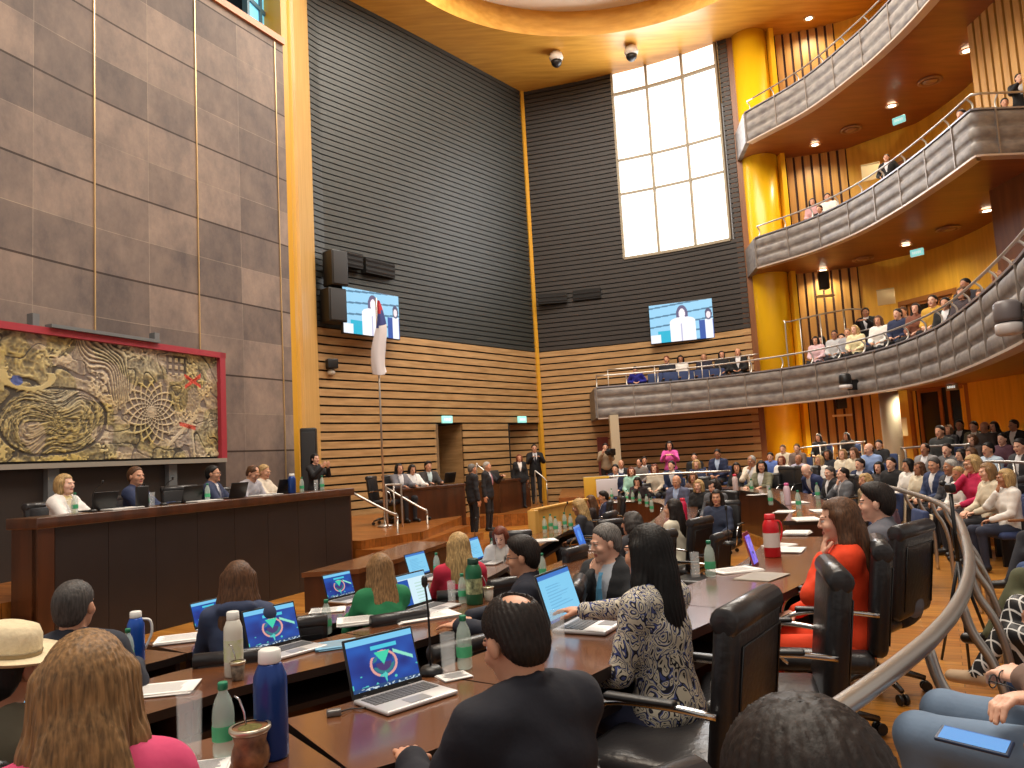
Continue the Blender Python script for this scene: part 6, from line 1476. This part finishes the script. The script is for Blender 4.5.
# ------------------------------------------------------------------ steel rail of the public stand
r = empty('curved_railing', (0, 0, 0), 0, 'thick curved stainless steel railing in front of the public', 'railing')
RR = resample(RAIL, .12); MB().tube([(*p, 1.12) for p in RR], .031, n=14).build('handrail', M_rail, r)
sR = arclen(RR); k = .55
while k < sR[-1]:
    p, d = point_at(RR, k); q = Vector((d.y, -d.x)); pt = [(*p, 1.10), (*(p+q*.03), .98), (*(p+q*.10), .84), (*(p+q*.14), .62), (*(p+q*.14), FA+.0)]
    MB().tube(catm3(pt), .021, n=9).build('post', M_rail, r); k += .85
v = at_y(958, 560, 5.6); r = empty('camera_tripod', (v.x, v.y, FA), 0, 'slim black video tripod standing at the rail', 'tripod')
for a in (0, 2.1, 4.2): MB().tube([(0, 0, .72), (.2*math.cos(a), .2*math.sin(a), 0)], [.014, .009], n=7).build('leg', M_black_plastic, r)
MB().tube([(0, 0, .7), (0, 0, 1.2)], .014, n=8).build('centre_column', M_black_plastic, r); MB().rbox((0, 0, 1.24), (.05, .09, .07), .02).build('camera_head', M_black_plastic, r); MB().lathe([(.03, 0), (.034, .05), (.03, .07)], (0, 0, 0), 14, T=Matrix.Translation((0, .07, 1.27)) @ Matrix.Rotation(-PI/2, 4, 'X') @ Matrix.Scale(.6, 4)).build('lens', M_black_plastic, r)
# far rail of the rear public stand
r = empty('rear_railing', (0, 0, 0), 0, 'thin steel rail in front of the rear public rows', 'railing')
RRr = catmull([(1.6, 18.5), (2.6, 18.45), (3.8, 18.2), (4.9, 17.8)], .3); MB().tube([(*p, 1.28) for p in RRr], .024, n=7).build('handrail', M_rail, r)
for j in range(0, len(RRr), 4): MB().tube([(*RRr[j], 0), (*RRr[j], 1.28)], .018, n=6).build('post', M_rail, r)
# low upright rail between seat rows on the right
for (xa, ya, Da), (xb, yb, Db), zf, lb in (((800, 448, 20.3), (862, 442, 19.3), .9, 'steel row rail before the vertical slats'), ((905, 448, 16.3), (965, 445, 14.2), .66, 'steel row rail right of the pale round column'), ((985, 462, 10.9), (1030, 463, 9.9), .66, 'steel row rail behind the blonde onlookers')):
    a = at_y(xa, ya, Da); b = at_y(xb, yb, Db); r = empty('row_railing', (0, 0, 0), 0, lb, 'railing')
    MB().tube(catm3([(a.x, a.y, zf), (a.x, a.y, a.z-.08), (a.x+(b.x-a.x)*.04, a.y, a.z), (b.x-(b.x-a.x)*.04, b.y, b.z), (b.x, b.y, b.z-.08), (b.x, b.y, zf)]), .022, n=7).build('handrail', M_rail, r)
    for t in (.33, .66): c_ = a.lerp(b, t); MB().tube([(c_.x, c_.y, zf), (c_.x, c_.y, c_.z)], .016, n=6).build('post', M_rail, r)
K_ = (26, 26, 32); NV = (34, 44, 76); WH = (232, 228, 222); CR_ = (214, 202, 178); GY = (104, 106, 112); OL = (96, 96, 78); LB = (136, 160, 206); BK_ = (22, 22, 25)
M, W_ = dict(fem=False), dict(fem=True)
FB1 = resample(F1, .2)
def P(px, py, D, desc, c, hc, hair, look=(-2.5, 10), zf=None, seat='aud', ci=(222, 222, 226), **k):
    fl = zf
    if fl is None:
        v = at_y(px, py, D); fl = tier_z(v.x, v.y)
    if 3 < fl < 3.75 and not k.get('stand'):
        for _ in range(40):
            v = at_y(px, py, D); q_ = Vector((v.x, v.y)); m = min((f_-q_).length for f_ in FB1)
            i_ = min(range(len(FB1)), key=lambda i: (FB1[i]-q_).length); t_ = (FB1[min(i_+1, len(FB1)-1)]-FB1[max(i_-1, 0)]).normalized(); sd = Vector((-t_.y, t_.x)).dot(q_-FB1[i_])
            if sd > .78: break
            D += .12
        look = (0, 10)
    h = {'long': 'long', 'bob': 'bob'}.get(hair, hair)
    k.setdefault('fem', hair in ('long', 'bob', 'wavy', 'pony', 'straight'))
    k.setdefault('top', 'jacket' if not k['fem'] and c in (K_, NV, GY, OL, BK_) else 'tee')
    k.setdefault('L', 'lap'); k.setdefault('R', 'lap'); k.setdefault('yaw', rnd.choice([-14, -6, 0, 6, 12])); k.setdefault('pitch', rnd.choice([0, 4, 8])); k.setdefault('skin', rnd.choice('mmlld'))
    q = put(px, py, D, fl, desc, look, c=c, ci=ci, hc=hc, hair=hair, **k)
    if seat and not k.get('stand'):
        sh_ = ' '.join(desc.split(',')[0].split()[:11])
        (seat_for if seat == 'aud' else chair_for)(q, fl, ('seat under the ' if seat == 'aud' else 'chair under the ')+sh_)
    return q
# front row along the steel rail, right to left
P(1004, 468, 9.2, 'blonde person in a white sweater, hand at the chin, rightmost front-row onlooker', WH, 'blond', 'bob', det=1, R='chin', cl=(40, 46, 66))
P(986, 462, 9.9, 'person with light brown hair and a cream jacket next to the white sweater', CR_, 'lbrown', 'bob', det=1)
P(971, 454, 10.5, 'blonde person in a magenta cardigan raising a hand to the face', (196, 36, 84), 'blond', 'bob', det=1, R='face', glasses=True)
P(957, 466, 10.9, 'fair-haired person in a white top, half hidden by the magenta cardigan', WH, 'blond', 'short', top='shirt', fem=True)
P(949, 459, 11.6, 'white-haired person in a dark grey suit in the front row', (62, 62, 68), 'white', 'short', det=1, top='jacket')
P(933, 457, 12.2, 'grey-haired person in a blue suit and white shirt in the front row', (48, 62, 98), 'salt', 'short', det=1, top='jacket')
P(918, 461, 12.7, 'person with long wavy brown hair and a cream top in the front row', CR_, 'brown', 'wavy')
P(907, 458, 13.3, 'black-haired person in a white shirt left of the wavy-haired one', WH, 'black', 'bob')
P(890, 457, 13.9, 'stocky person in a black shirt, arms on lap, front row', BK_, 'dark', 'short', top='shirt', fat=1)
P(878, 461, 14.4, 'person with a straight black bob left of the black shirt', (60, 58, 62), 'black', 'bob')
# second row
P(1019, 438, 11.9, 'dark-haired person in a charcoal jacket behind the row rail at the frame edge', (58, 58, 62), 'dark', 'short', top='jacket', det=1)
P(987, 442, 12.6, 'dark-haired person in a pale blue shirt behind the cream jacket', (178, 196, 214), 'black', 'short', top='shirt')
P(970, 447, 13.0, 'brown-haired person in taupe behind the magenta cardigan', (120, 104, 92), 'brown', 'bob')
P(960, 448, 13.5, 'person with long black hair in profile, second row', (70, 66, 70), 'black', 'long')
P(946, 443, 14.0, 'dark-haired person in a grey pullover behind the white-haired suit', (92, 90, 92), 'dark', 'short', top='shirt')
P(924, 443, 14.9, 'person in a light grey jacket with receding dark hair, second row', (140, 138, 140), 'dark', 'receding', top='jacket')
# third and fourth rows
P(1013, 423, 14.4, 'dark-skinned person in a black coat in the back row by the slats', BK_, 'dark', 'short', skin='d')
P(1002, 438, 13.6, 'person in a plum checked shirt between rows at the right', (92, 58, 74), 'dark', 'short', top='shirt')
P(993, 421, 15.4, 'person with long black hair in the back row', (50, 44, 48), 'black', 'long')
P(984, 426, 15.0, 'shaven-headed person in dark brown in the third row', (58, 48, 46), 'dark', 'bald', skin='d', top='shirt')
P(971, 434, 14.4, 'person with short brown curls in the third row', (70, 60, 58), 'brown', 'curly', fem=True)
P(973, 421, 16.0, 'person in an olive jacket in the back row before the dark door', OL, 'dark', 'short')
P(959, 419.5, 16.6, 'bearded person in a black suit and white shirt by the dark door', BK_, 'black', 'short')
P(948, 427, 16.6, 'small pale face behind the third row, beside the door frame', (60, 60, 66), 'brown', 'bob')
P(939, 425, 15.8, 'person in a dark zip jacket, leftmost of the third row', (44, 46, 46), 'dark', 'short', top='shirt')
# block between the column and the olive blazer
P(868, 443, 16.2, 'bearded balding person in a light blue shirt beside the pale column', LB, 'brown', 'bald', top='shirt', det=1)
P(879, 446, 17.0, 'person with black hair behind the light blue shirt', (30, 30, 34), 'black', 'short', top='shirt')
P(853, 447, 16.2, 'brown-haired person in a cream sweater, right of two in cream', CR_, 'brown', 'long')
P(842, 448.5, 16.8, 'tan-haired person in a cream sweater, left of two in cream', (220, 210, 190), 'lbrown', 'bob')
P(827, 449, 17.4, 'person with dark bobbed hair in black, third from the vertical slats', (34, 36, 44), 'dark', 'bob')
P(846, 433, 20.6, 'person with long dark hair in black behind the row rail, right one', (30, 28, 30), 'dark', 'long', zf=.9)
P(818, 434, 20.8, 'person with long dark hair in black behind the row rail, left one', (28, 28, 30), 'dark', 'long', zf=.9)
P(859, 458, 14.9, 'person in a navy suit with dark hair behind the grey-haired suits', NV, 'dark', 'short', zf=FA)
P(864, 475, 11.2, 'person with a fluffy blonde crown of hair just above the steel rail', (150, 130, 100), 'blond', 'curly', zf=FA, fem=True, lean=15)
P(880, 484, 8.6, 'person with thin pinkish grey hair behind the grey suit', (120, 96, 110), 'grey', 'thin', zf=FA, lean=10)
# outer row, right-hand arm: seated at the far outer desk
OC = dict(zf=FA, seat='chair', look=(0, 12.5))
P(842, 467, 12.4, 'balding person in grey resting the chin on a hand at the far desk', GY, 'dark', 'thin', R='chin', det=1, fat=1, top='jacket', **OC)
P(829, 466, 13.2, 'grey-haired person in a dark suit beside the balding one at the far desk', K_, 'salt', 'short', det=1, **OC)
P(806, 464, 14.2, 'bald pink-headed person in a navy suit bending far forward', (38, 50, 92), 'white', 'bald', det=1, lean=30, pitch=35, top='jacket', skin='p', **OC)
P(819, 461, 15.7, 'blonde person in white behind the grey-haired suit', WH, 'blond', 'bob', zf=.42)
for px, D, lb in ((782, 15.3, 'left'), (797, 14.9, 'right')):
    v = at_y(px, 480, D); CHAIR.put((v.x, v.y, FA), math.radians(face_to(v.x, v.y, 1, 12)), 'empty black chair behind the pink bottle, %s one of two' % lb, 'black leather swivel chairs', 1.12)
P(761, 460, 15.5, 'dark-haired person in an olive blazer and white shirt at the far desk', (112, 110, 88), 'black', 'bob', det=1, top='jacket', yaw=20, R='desk', L='desk', zf=FA, seat='chair', look=(-1, 9))
P(798, 456, 17.5, 'tanned bald person behind the empty black chairs', (176, 170, 190), 'dark', 'bald', zf=.42, skin='d', top='shirt')
P(797, 450, 18.6, 'brown-haired person behind the tanned bald one', (120, 100, 90), 'brown', 'short', zf=.66, top='shirt')
P(781, 457, 17.6, 'person with reddish brown hair and a white blouse by the yellow pier', WH, 'red', 'bob', zf=.42)
P(783, 451, 19.6, 'person in beige at the foot of the yellow pier', CR_, 'brown', 'short', zf=.66, top='shirt')
P(770, 453.5, 18.6, 'bearded person in a blue shirt before the yellow pier', (92, 120, 190), 'black', 'short', zf=.5, top='shirt')
P(751, 455.5, 17.2, 'elderly person in a white jacket with a hand at the mouth', (226, 214, 196), 'white', 'receding', zf=.3, top='jacket', R='chin', det=1)
# rear block of public rows
RB_ = dict(look=(0, 10))
P(736, 462, 17.4, 'person with long dark hair in black turned aside by the red and white bottle', (30, 30, 32), 'dark', 'long', zf=.2, yaw=45, look=(-1, 14))
q = P(717, 449, 19.2, 'person in a navy jacket and pale blue shirt sitting upright in the rear rows', NV, 'black', 'short', zf=.5, ci=(176, 196, 226), det=1, look=(-1, 10))
P(696, 459, 18.8, 'person with ash blonde hair in navy in the rear rows', (44, 52, 84), 'blond', 'bob', zf=.3, **RB_)
P(694, 453, 20.6, 'dark figure with short black hair behind the ash blonde one', BK_, 'black', 'short', zf=.5, **RB_)
P(669, 441, 19.9, 'standing person in a bright pink shirt with long dark hair', (222, 90, 170), 'dark', 'long', stand=True, zf=.42, cl=(50, 30, 44), L='fwd', R='fwd', top='shirt', fem=True, det=1, look=(0, 6), ci=(222, 90, 170))
P(671, 460.5, 18.4, 'person in a navy suit sitting just in front of the pink shirt', NV, 'black', 'short', zf=.3, **RB_)
P(654, 463.5, 18.5, 'person with wavy auburn hair and a cream top, left of the pink shirt', (214, 200, 180), 'red', 'wavy', zf=.3, **RB_)
P(644, 456.5, 20.8, 'person in a dark suit in the last rear row', K_, 'dark', 'short', zf=.5, **RB_)
P(639, 461.5, 20.0, 'bespectacled person in grey in the rear rows', (120, 112, 108), 'dark', 'receding', zf=.5, top='shirt', **RB_)
P(631, 466.5, 18.4, 'person with auburn hair and a mint blouse in the rear rows', (160, 206, 190), 'red', 'bob', zf=.3, **RB_)
P(621, 463, 19.9, 'older bald person in a dark suit in the rear rows', K_, 'white', 'bald', zf=.5, **RB_)
P(615, 464, 19.0, 'bearded person in a navy suit and pale tie, leftmost of the rear rows', NV, 'black', 'short', zf=.3, tie=(150, 160, 180), **RB_)
P(637, 476.5, 18.0, 'person with dark hair leaning the forehead on a hand at the curved desk', (40, 30, 34), 'dark', 'bob', zf=FB, R='face', pitch=20, lean=12, seat='chair', look=(0, 9))
P(605, 443, 22.6, 'standing camera operator in a beige vest by the square column', (150, 132, 108), 'dark', 'short', stand=True, zf=.5, R='phone', L='phone', top='shirt', look=(0, 6), cl=(30, 30, 34))
v = at_y(611, 452, 22.3); r = empty('video_camera', (v.x, v.y, v.z), math.radians(150), 'black shoulder video camera held by the camera operator', 'camera'); MB().rbox((0, 0, 0), (.14, .4, .2), .03).build('camera_body', M_black_plastic, r); MB().lathe([(.05, 0), (.06, .12)], (0, 0, 0), 14, T=Matrix.Translation((0, .2, 0)) @ Matrix.Rotation(-PI/2, 4, 'X')).build('lens', M_black_plastic, r)
# people of the middle row's far arm
MR = dict(zf=FB, seat='chair')
P(676, 475, 14.9, 'bald person with grey beard in a slate suit and light blue shirt', (84, 88, 112), 'grey', 'bald', det=1, top='jacket', ci=(170, 190, 226), look=(-1, 10), pitch=14, **MR)
P(698, 479, 14.0, 'short-haired blonde person in a black top with glasses', (26, 26, 28), 'blond', 'bob', det=1, look=(-1.5, 9), **MR)
P(693, 474.5, 15.6, 'brown-haired person hidden behind the blonde one', (110, 80, 66), 'brown', 'bob', zf=FA, seat='chair', look=(-1, 9))
P(713, 479.5, 13.4, 'person with unruly dark hair in a grey jacket beside the blonde one', (88, 90, 96), 'dark', 'curly', det=1, top='jacket', look=(-1, 10), pitch=12, **MR)
P(716, 489, 10.9, 'person with long dark hair in a navy patterned jacket looking at the lens', (50, 60, 84), 'dark', 'long', det=1, look=(-.5, 5.0), yaw=4, pitch=0, garname='patterned_jacket', **MR)
P(672, 498, 8.9, 'person in a white jacket with long dark hair, back turned', (226, 220, 200), 'dark', 'straight', det=1, look=(-2, 12.2), yaw=10, **MR)
P(630, 511, 7.7, 'person with grey curls, only the top of the head behind black hair', (60, 60, 66), 'salt', 'curly', fem=False, look=(-1, 10), **MR)
P(578, 498, 11.0, 'blonde long-haired person in a dark jacket by the pale partition', (52, 52, 58), 'blond', 'long', det=1, lean=12, pitch=16, zf=0, seat='chair', look=(-1.6, 12.0))
P(603, 491.5, 14.4, 'dark-haired person in a navy suit in profile left of the curved desk', NV, 'dark', 'thick', zf=0, seat='chair', look=(-3, 14.3), det=1, fem=False)
P(590, 499, 13.4, 'person with long brown hair behind the blonde one', (50, 40, 40), 'brown', 'long', zf=0, seat='chair', look=(-2, 14))
for px, D, look, lb in ((552, 8.0, (-2, 9.5), 'empty black chair before the blonde person, its back towards the lens'), (492, 6.35, (-1.5, 8.2), 'empty black chair behind the pale flask cup and glasses wearer'), (606, 10.6, (0, 14), 'empty black chair right of the blonde person'), (432, 4.15, (-1.6, 5.5), 'empty black chair between the nearest laptop and the spread papers'), (288, 5.2, (-2.0, 6.5), 'empty black chair behind the map laptop and the bottle'), (697, 8.2, (0, 9.5), 'empty black chair right of the white jacket')):
    v = at_y(px, 560, D); CHAIR.put((v.x, v.y, FB if px not in (552, 492, 288) else 0), math.radians(face_to(v.x, v.y, *look)), lb, 'black leather swivel chairs', .9)
# yellow and white placards in front of the rear rail
for px, py, w, h, m, lb in ((597, 488, .62, .52, mat('placard_yellow', (220, 176, 60), .5), 'yellow placard hanging from the rear rail'), (607, 488, .5, .4, mat('placard_white', (220, 218, 226), .5), 'white placard beside the yellow one on the rear rail')):
    v = at_y(px, py, 18.05 if px < 600 else 17.8); r = empty('placard', (v.x, v.y, v.z), .15, lb, 'placard'); MB().rbox((0, 0, 0), (w, .03, h), .01).build('board', m, r); MB().box((0, .03, h/2), (w, .03, .04)).build('hanger', M_rail, r)
# ------------------------------------------------------------------ balcony audiences
L1z, L2z = 3.48, 7.68
BL = dict(zf=L1z, look=(0, 10))
P(666, 353.5, 25.4, 'reddish-haired person in a black vest, first from the left on the far balcony', (30, 32, 44), 'red', 'short', **BL)
P(680, 352, 25.4, 'dark-haired person in a white blouse on the far balcony', WH, 'dark', 'bob', **BL)
P(703, 347.5, 25.2, 'fair-haired person in dark navy on the far balcony', (36, 34, 50), 'lbrown', 'short', **BL)
P(721, 345.5, 24.9, 'dark-haired person in black holding a pale bag on the far balcony', (26, 26, 30), 'dark', 'bob', **BL)
P(737, 343.5, 24.5, 'bald person in black nearest the yellow pier on the far balcony', BK_, 'dark', 'bald', **BL)
P(635, 366, 25.6, 'person in a bright blue and red top bending low at the balcony end', (40, 44, 150), 'black', 'bun', lean=35, pitch=30, fem=True, **BL)
for i, px in enumerate((655, 671, 688, 704, 720)):
    v = at_y(px, 372, 24.75-.12*i); AUD.put((v.x, v.y, L1z), math.radians(170+i*3), 'empty blue seat on the far balcony, %s from the left' % ['first', 'second', 'third', 'fourth', 'fifth'][i], 'blue audience seats')
P(815, 336, 21.6, 'person in a pale pink top leaning on the balcony edge', (214, 180, 186), 'dark', 'bob', **BL)
P(820, 327.5, 22.6, 'person in black with black hair behind the pale pink top', BK_, 'black', 'long', **BL)
P(834, 330, 21.0, 'bespectacled person in a light grey shirt on the lowest balcony', (188, 188, 190), 'dark', 'short', top='shirt', glasses=True, **BL)
P(840, 321, 22.4, 'person in grey in the second row over the light grey shirt', (130, 120, 120), 'dark', 'short', top='shirt', **BL)
P(847, 328, 20.7, 'person in a striped grey top next to the pale yellow one', (160, 160, 166), 'lbrown', 'short', top='shirt', **BL)
P(854, 324.5, 20.4, 'blonde person in a pale yellow cardigan on the lowest balcony', (224, 212, 170), 'blond', 'long', **BL)
P(877, 309.5, 19.4, 'brown-haired person in a white blouse on the lowest balcony', WH, 'brown', 'long', **BL)
P(863, 285.5, 21.6, 'standing usher in a black suit before the cream board', BK_, 'black', 'short', stand=True, zf=3.6, look=(0, 10), L='fwd', R='fwd', det=1)
P(896, 300.5, 18.4, 'dark-haired person in a navy shirt on the lowest balcony', NV, 'black', 'short', top='shirt', **BL)
P(901, 292.5, 19.6, 'person half hidden behind the navy shirt', (90, 70, 64), 'brown', 'short', top='shirt', zf=3.7, look=(0, 10))
P(907, 314, 17.4, 'person crouching low behind the balcony edge below the navy shirt', (50, 40, 50), 'black', 'short', top='shirt', zf=3.05, look=(0, 10))
P(914, 295, 17.9, 'person with long dark hair left of the mustard jacket', (120, 70, 50), 'dark', 'long', **BL)
P(931, 287.5, 16.6, 'dark-haired person in a mustard jacket on the lowest balcony', (196, 152, 50), 'dark', 'short', top='shirt', det=1, **BL)
P(944, 291, 15.5, 'person in black right of the mustard jacket', BK_, 'black', 'short', zf=3.3, look=(0, 10))
P(960, 276, 14.9, 'person with curly hair and bare arms on the balcony edge', (60, 50, 56), 'brown', 'curly', fem=True, zf=3.35, look=(0, 8))
P(963, 268, 15.9, 'black-haired person behind the curly one', (40, 40, 50), 'black', 'short', zf=3.6, look=(0, 8))
P(979, 277, 13.2, 'person in maroon with hands on the balcony edge', (120, 56, 56), 'brown', 'short', top='shirt', zf=3.1, look=(0, 8))
P(996, 264, 12.2, 'person in lilac grey leaning low behind the balcony posts', (150, 140, 176), 'dark', 'bob', zf=3.1, look=(0, 8))
P(1013, 250, 11.0, 'person in tan with arms up at the frame edge of the lowest balcony', (196, 140, 104), 'lbrown', 'bob', zf=3.2, look=(0, 8), L='phone', R='phone')
B2 = dict(zf=L2z, look=(0, 10))
P(812, 198, 22.3, 'dark-haired person in pink and black on the middle balcony', (196, 150, 150), 'dark', 'bob', **B2)
P(819, 205, 21.6, 'person in a black top bending over on the middle balcony', BK_, 'black', 'short', zf=7.4, look=(0, 10), lean=20)
P(827, 193, 22.0, 'dark-haired person in a white shirt on the middle balcony', WH, 'dark', 'short', top='shirt', **B2)
P(886, 154, 19.6, 'standing guard in black beside the board on the middle balcony', BK_, 'dark', 'short', stand=True, zf=7.72, look=(0, 10), L='hip', R='hip')
P(960, 104, 16.3, 'person bending low behind the middle balcony rail', (60, 50, 44), 'dark', 'short', zf=7.5, look=(0, 8), lean=25)
P(1004, 98, 15.5, 'dark-haired person seated low at the corner of the middle balcony', (70, 50, 46), 'black', 'short', zf=7.6, look=(4, 0), top='shirt')
P(1019, 78, 15.4, 'person in black standing at the corner of the middle balcony', BK_, 'black', 'short', zf=7.72, stand=True, look=(4, 0), L='fwd', R='fwd')

for x, y, lb in ((771, 505, 'distant green-capped bottle before the olive blazer'), (799, 509, 'distant green-capped bottle right of the pink-topped one'), (818, 499, 'distant green-capped bottle before the bending bald person'), (752, 492, 'distant green-capped bottle left of the olive blazer')): bottle(x, y, ZA, lb, 1.1)
for x, y, w, d, r_, lb in ((758, 495, .3, .22, 20, 'distant white papers before the olive blazer'), (785, 512, .3, .22, 60, 'distant white papers at the bend of the far outer desk'), (822, 511, .34, .24, 80, 'distant white papers before the grey-haired suit'), (660, 540, .3, .22, 60, 'white papers in front of the white jacket'), (622, 502, .4, .2, 10, 'white papers on the tip of the curved middle desk')): paper(x, y, ZA if x > 700 else ZB, w, d, r_, lb, 3)
# ------------------------------------------------------------------ light
w = bpy.data.worlds.new('world'); SC.world = w; w.use_nodes = True
w.node_tree.nodes['Background'].inputs[0].default_value = (1.0, .93, .86, 1); w.node_tree.nodes['Background'].inputs[1].default_value = .55
def area(name, loc, size, energy, color, rot=(0, 0, 0), sy=None):
    ld = bpy.data.lights.new(name, 'AREA'); ld.energy = energy; ld.color = color; ld.size = size
    if sy: ld.shape = 'RECTANGLE'; ld.size_y = sy
    lo = bpy.data.objects.new(name, ld); COL.objects.link(lo); lo.location = loc; lo.rotation_euler = rot; return lo
area('recess_fill_light', (cx, cy-1, ZC+.7), 9, 3000, (1, .92, .8))  # fill light added in the round recess, stands for no visible fixture
area('front_fill_light', (0, 3, ZC-.3), 7, 1500, (1, .92, .8))  # area light added under the unseen front part of the ceiling
area('window_daylight', (5.7, 25.3, 11.5), 3.2, 500, (.95, .97, 1), (math.radians(-90), 0, math.radians(-25)), 5.5)
area('left_fill_light', (-3.5, 6, 14.5), 4, 500, (1, .84, .66), (0, math.radians(-28), 0))  # warm area light added high on the left, without a fixture
SC.view_settings.view_transform = 'Standard'; SC.view_settings.look = 'None'; SC.view_settings.exposure = 0; SC.view_settings.gamma = 1
SC.view_settings.use_curve_mapping = False
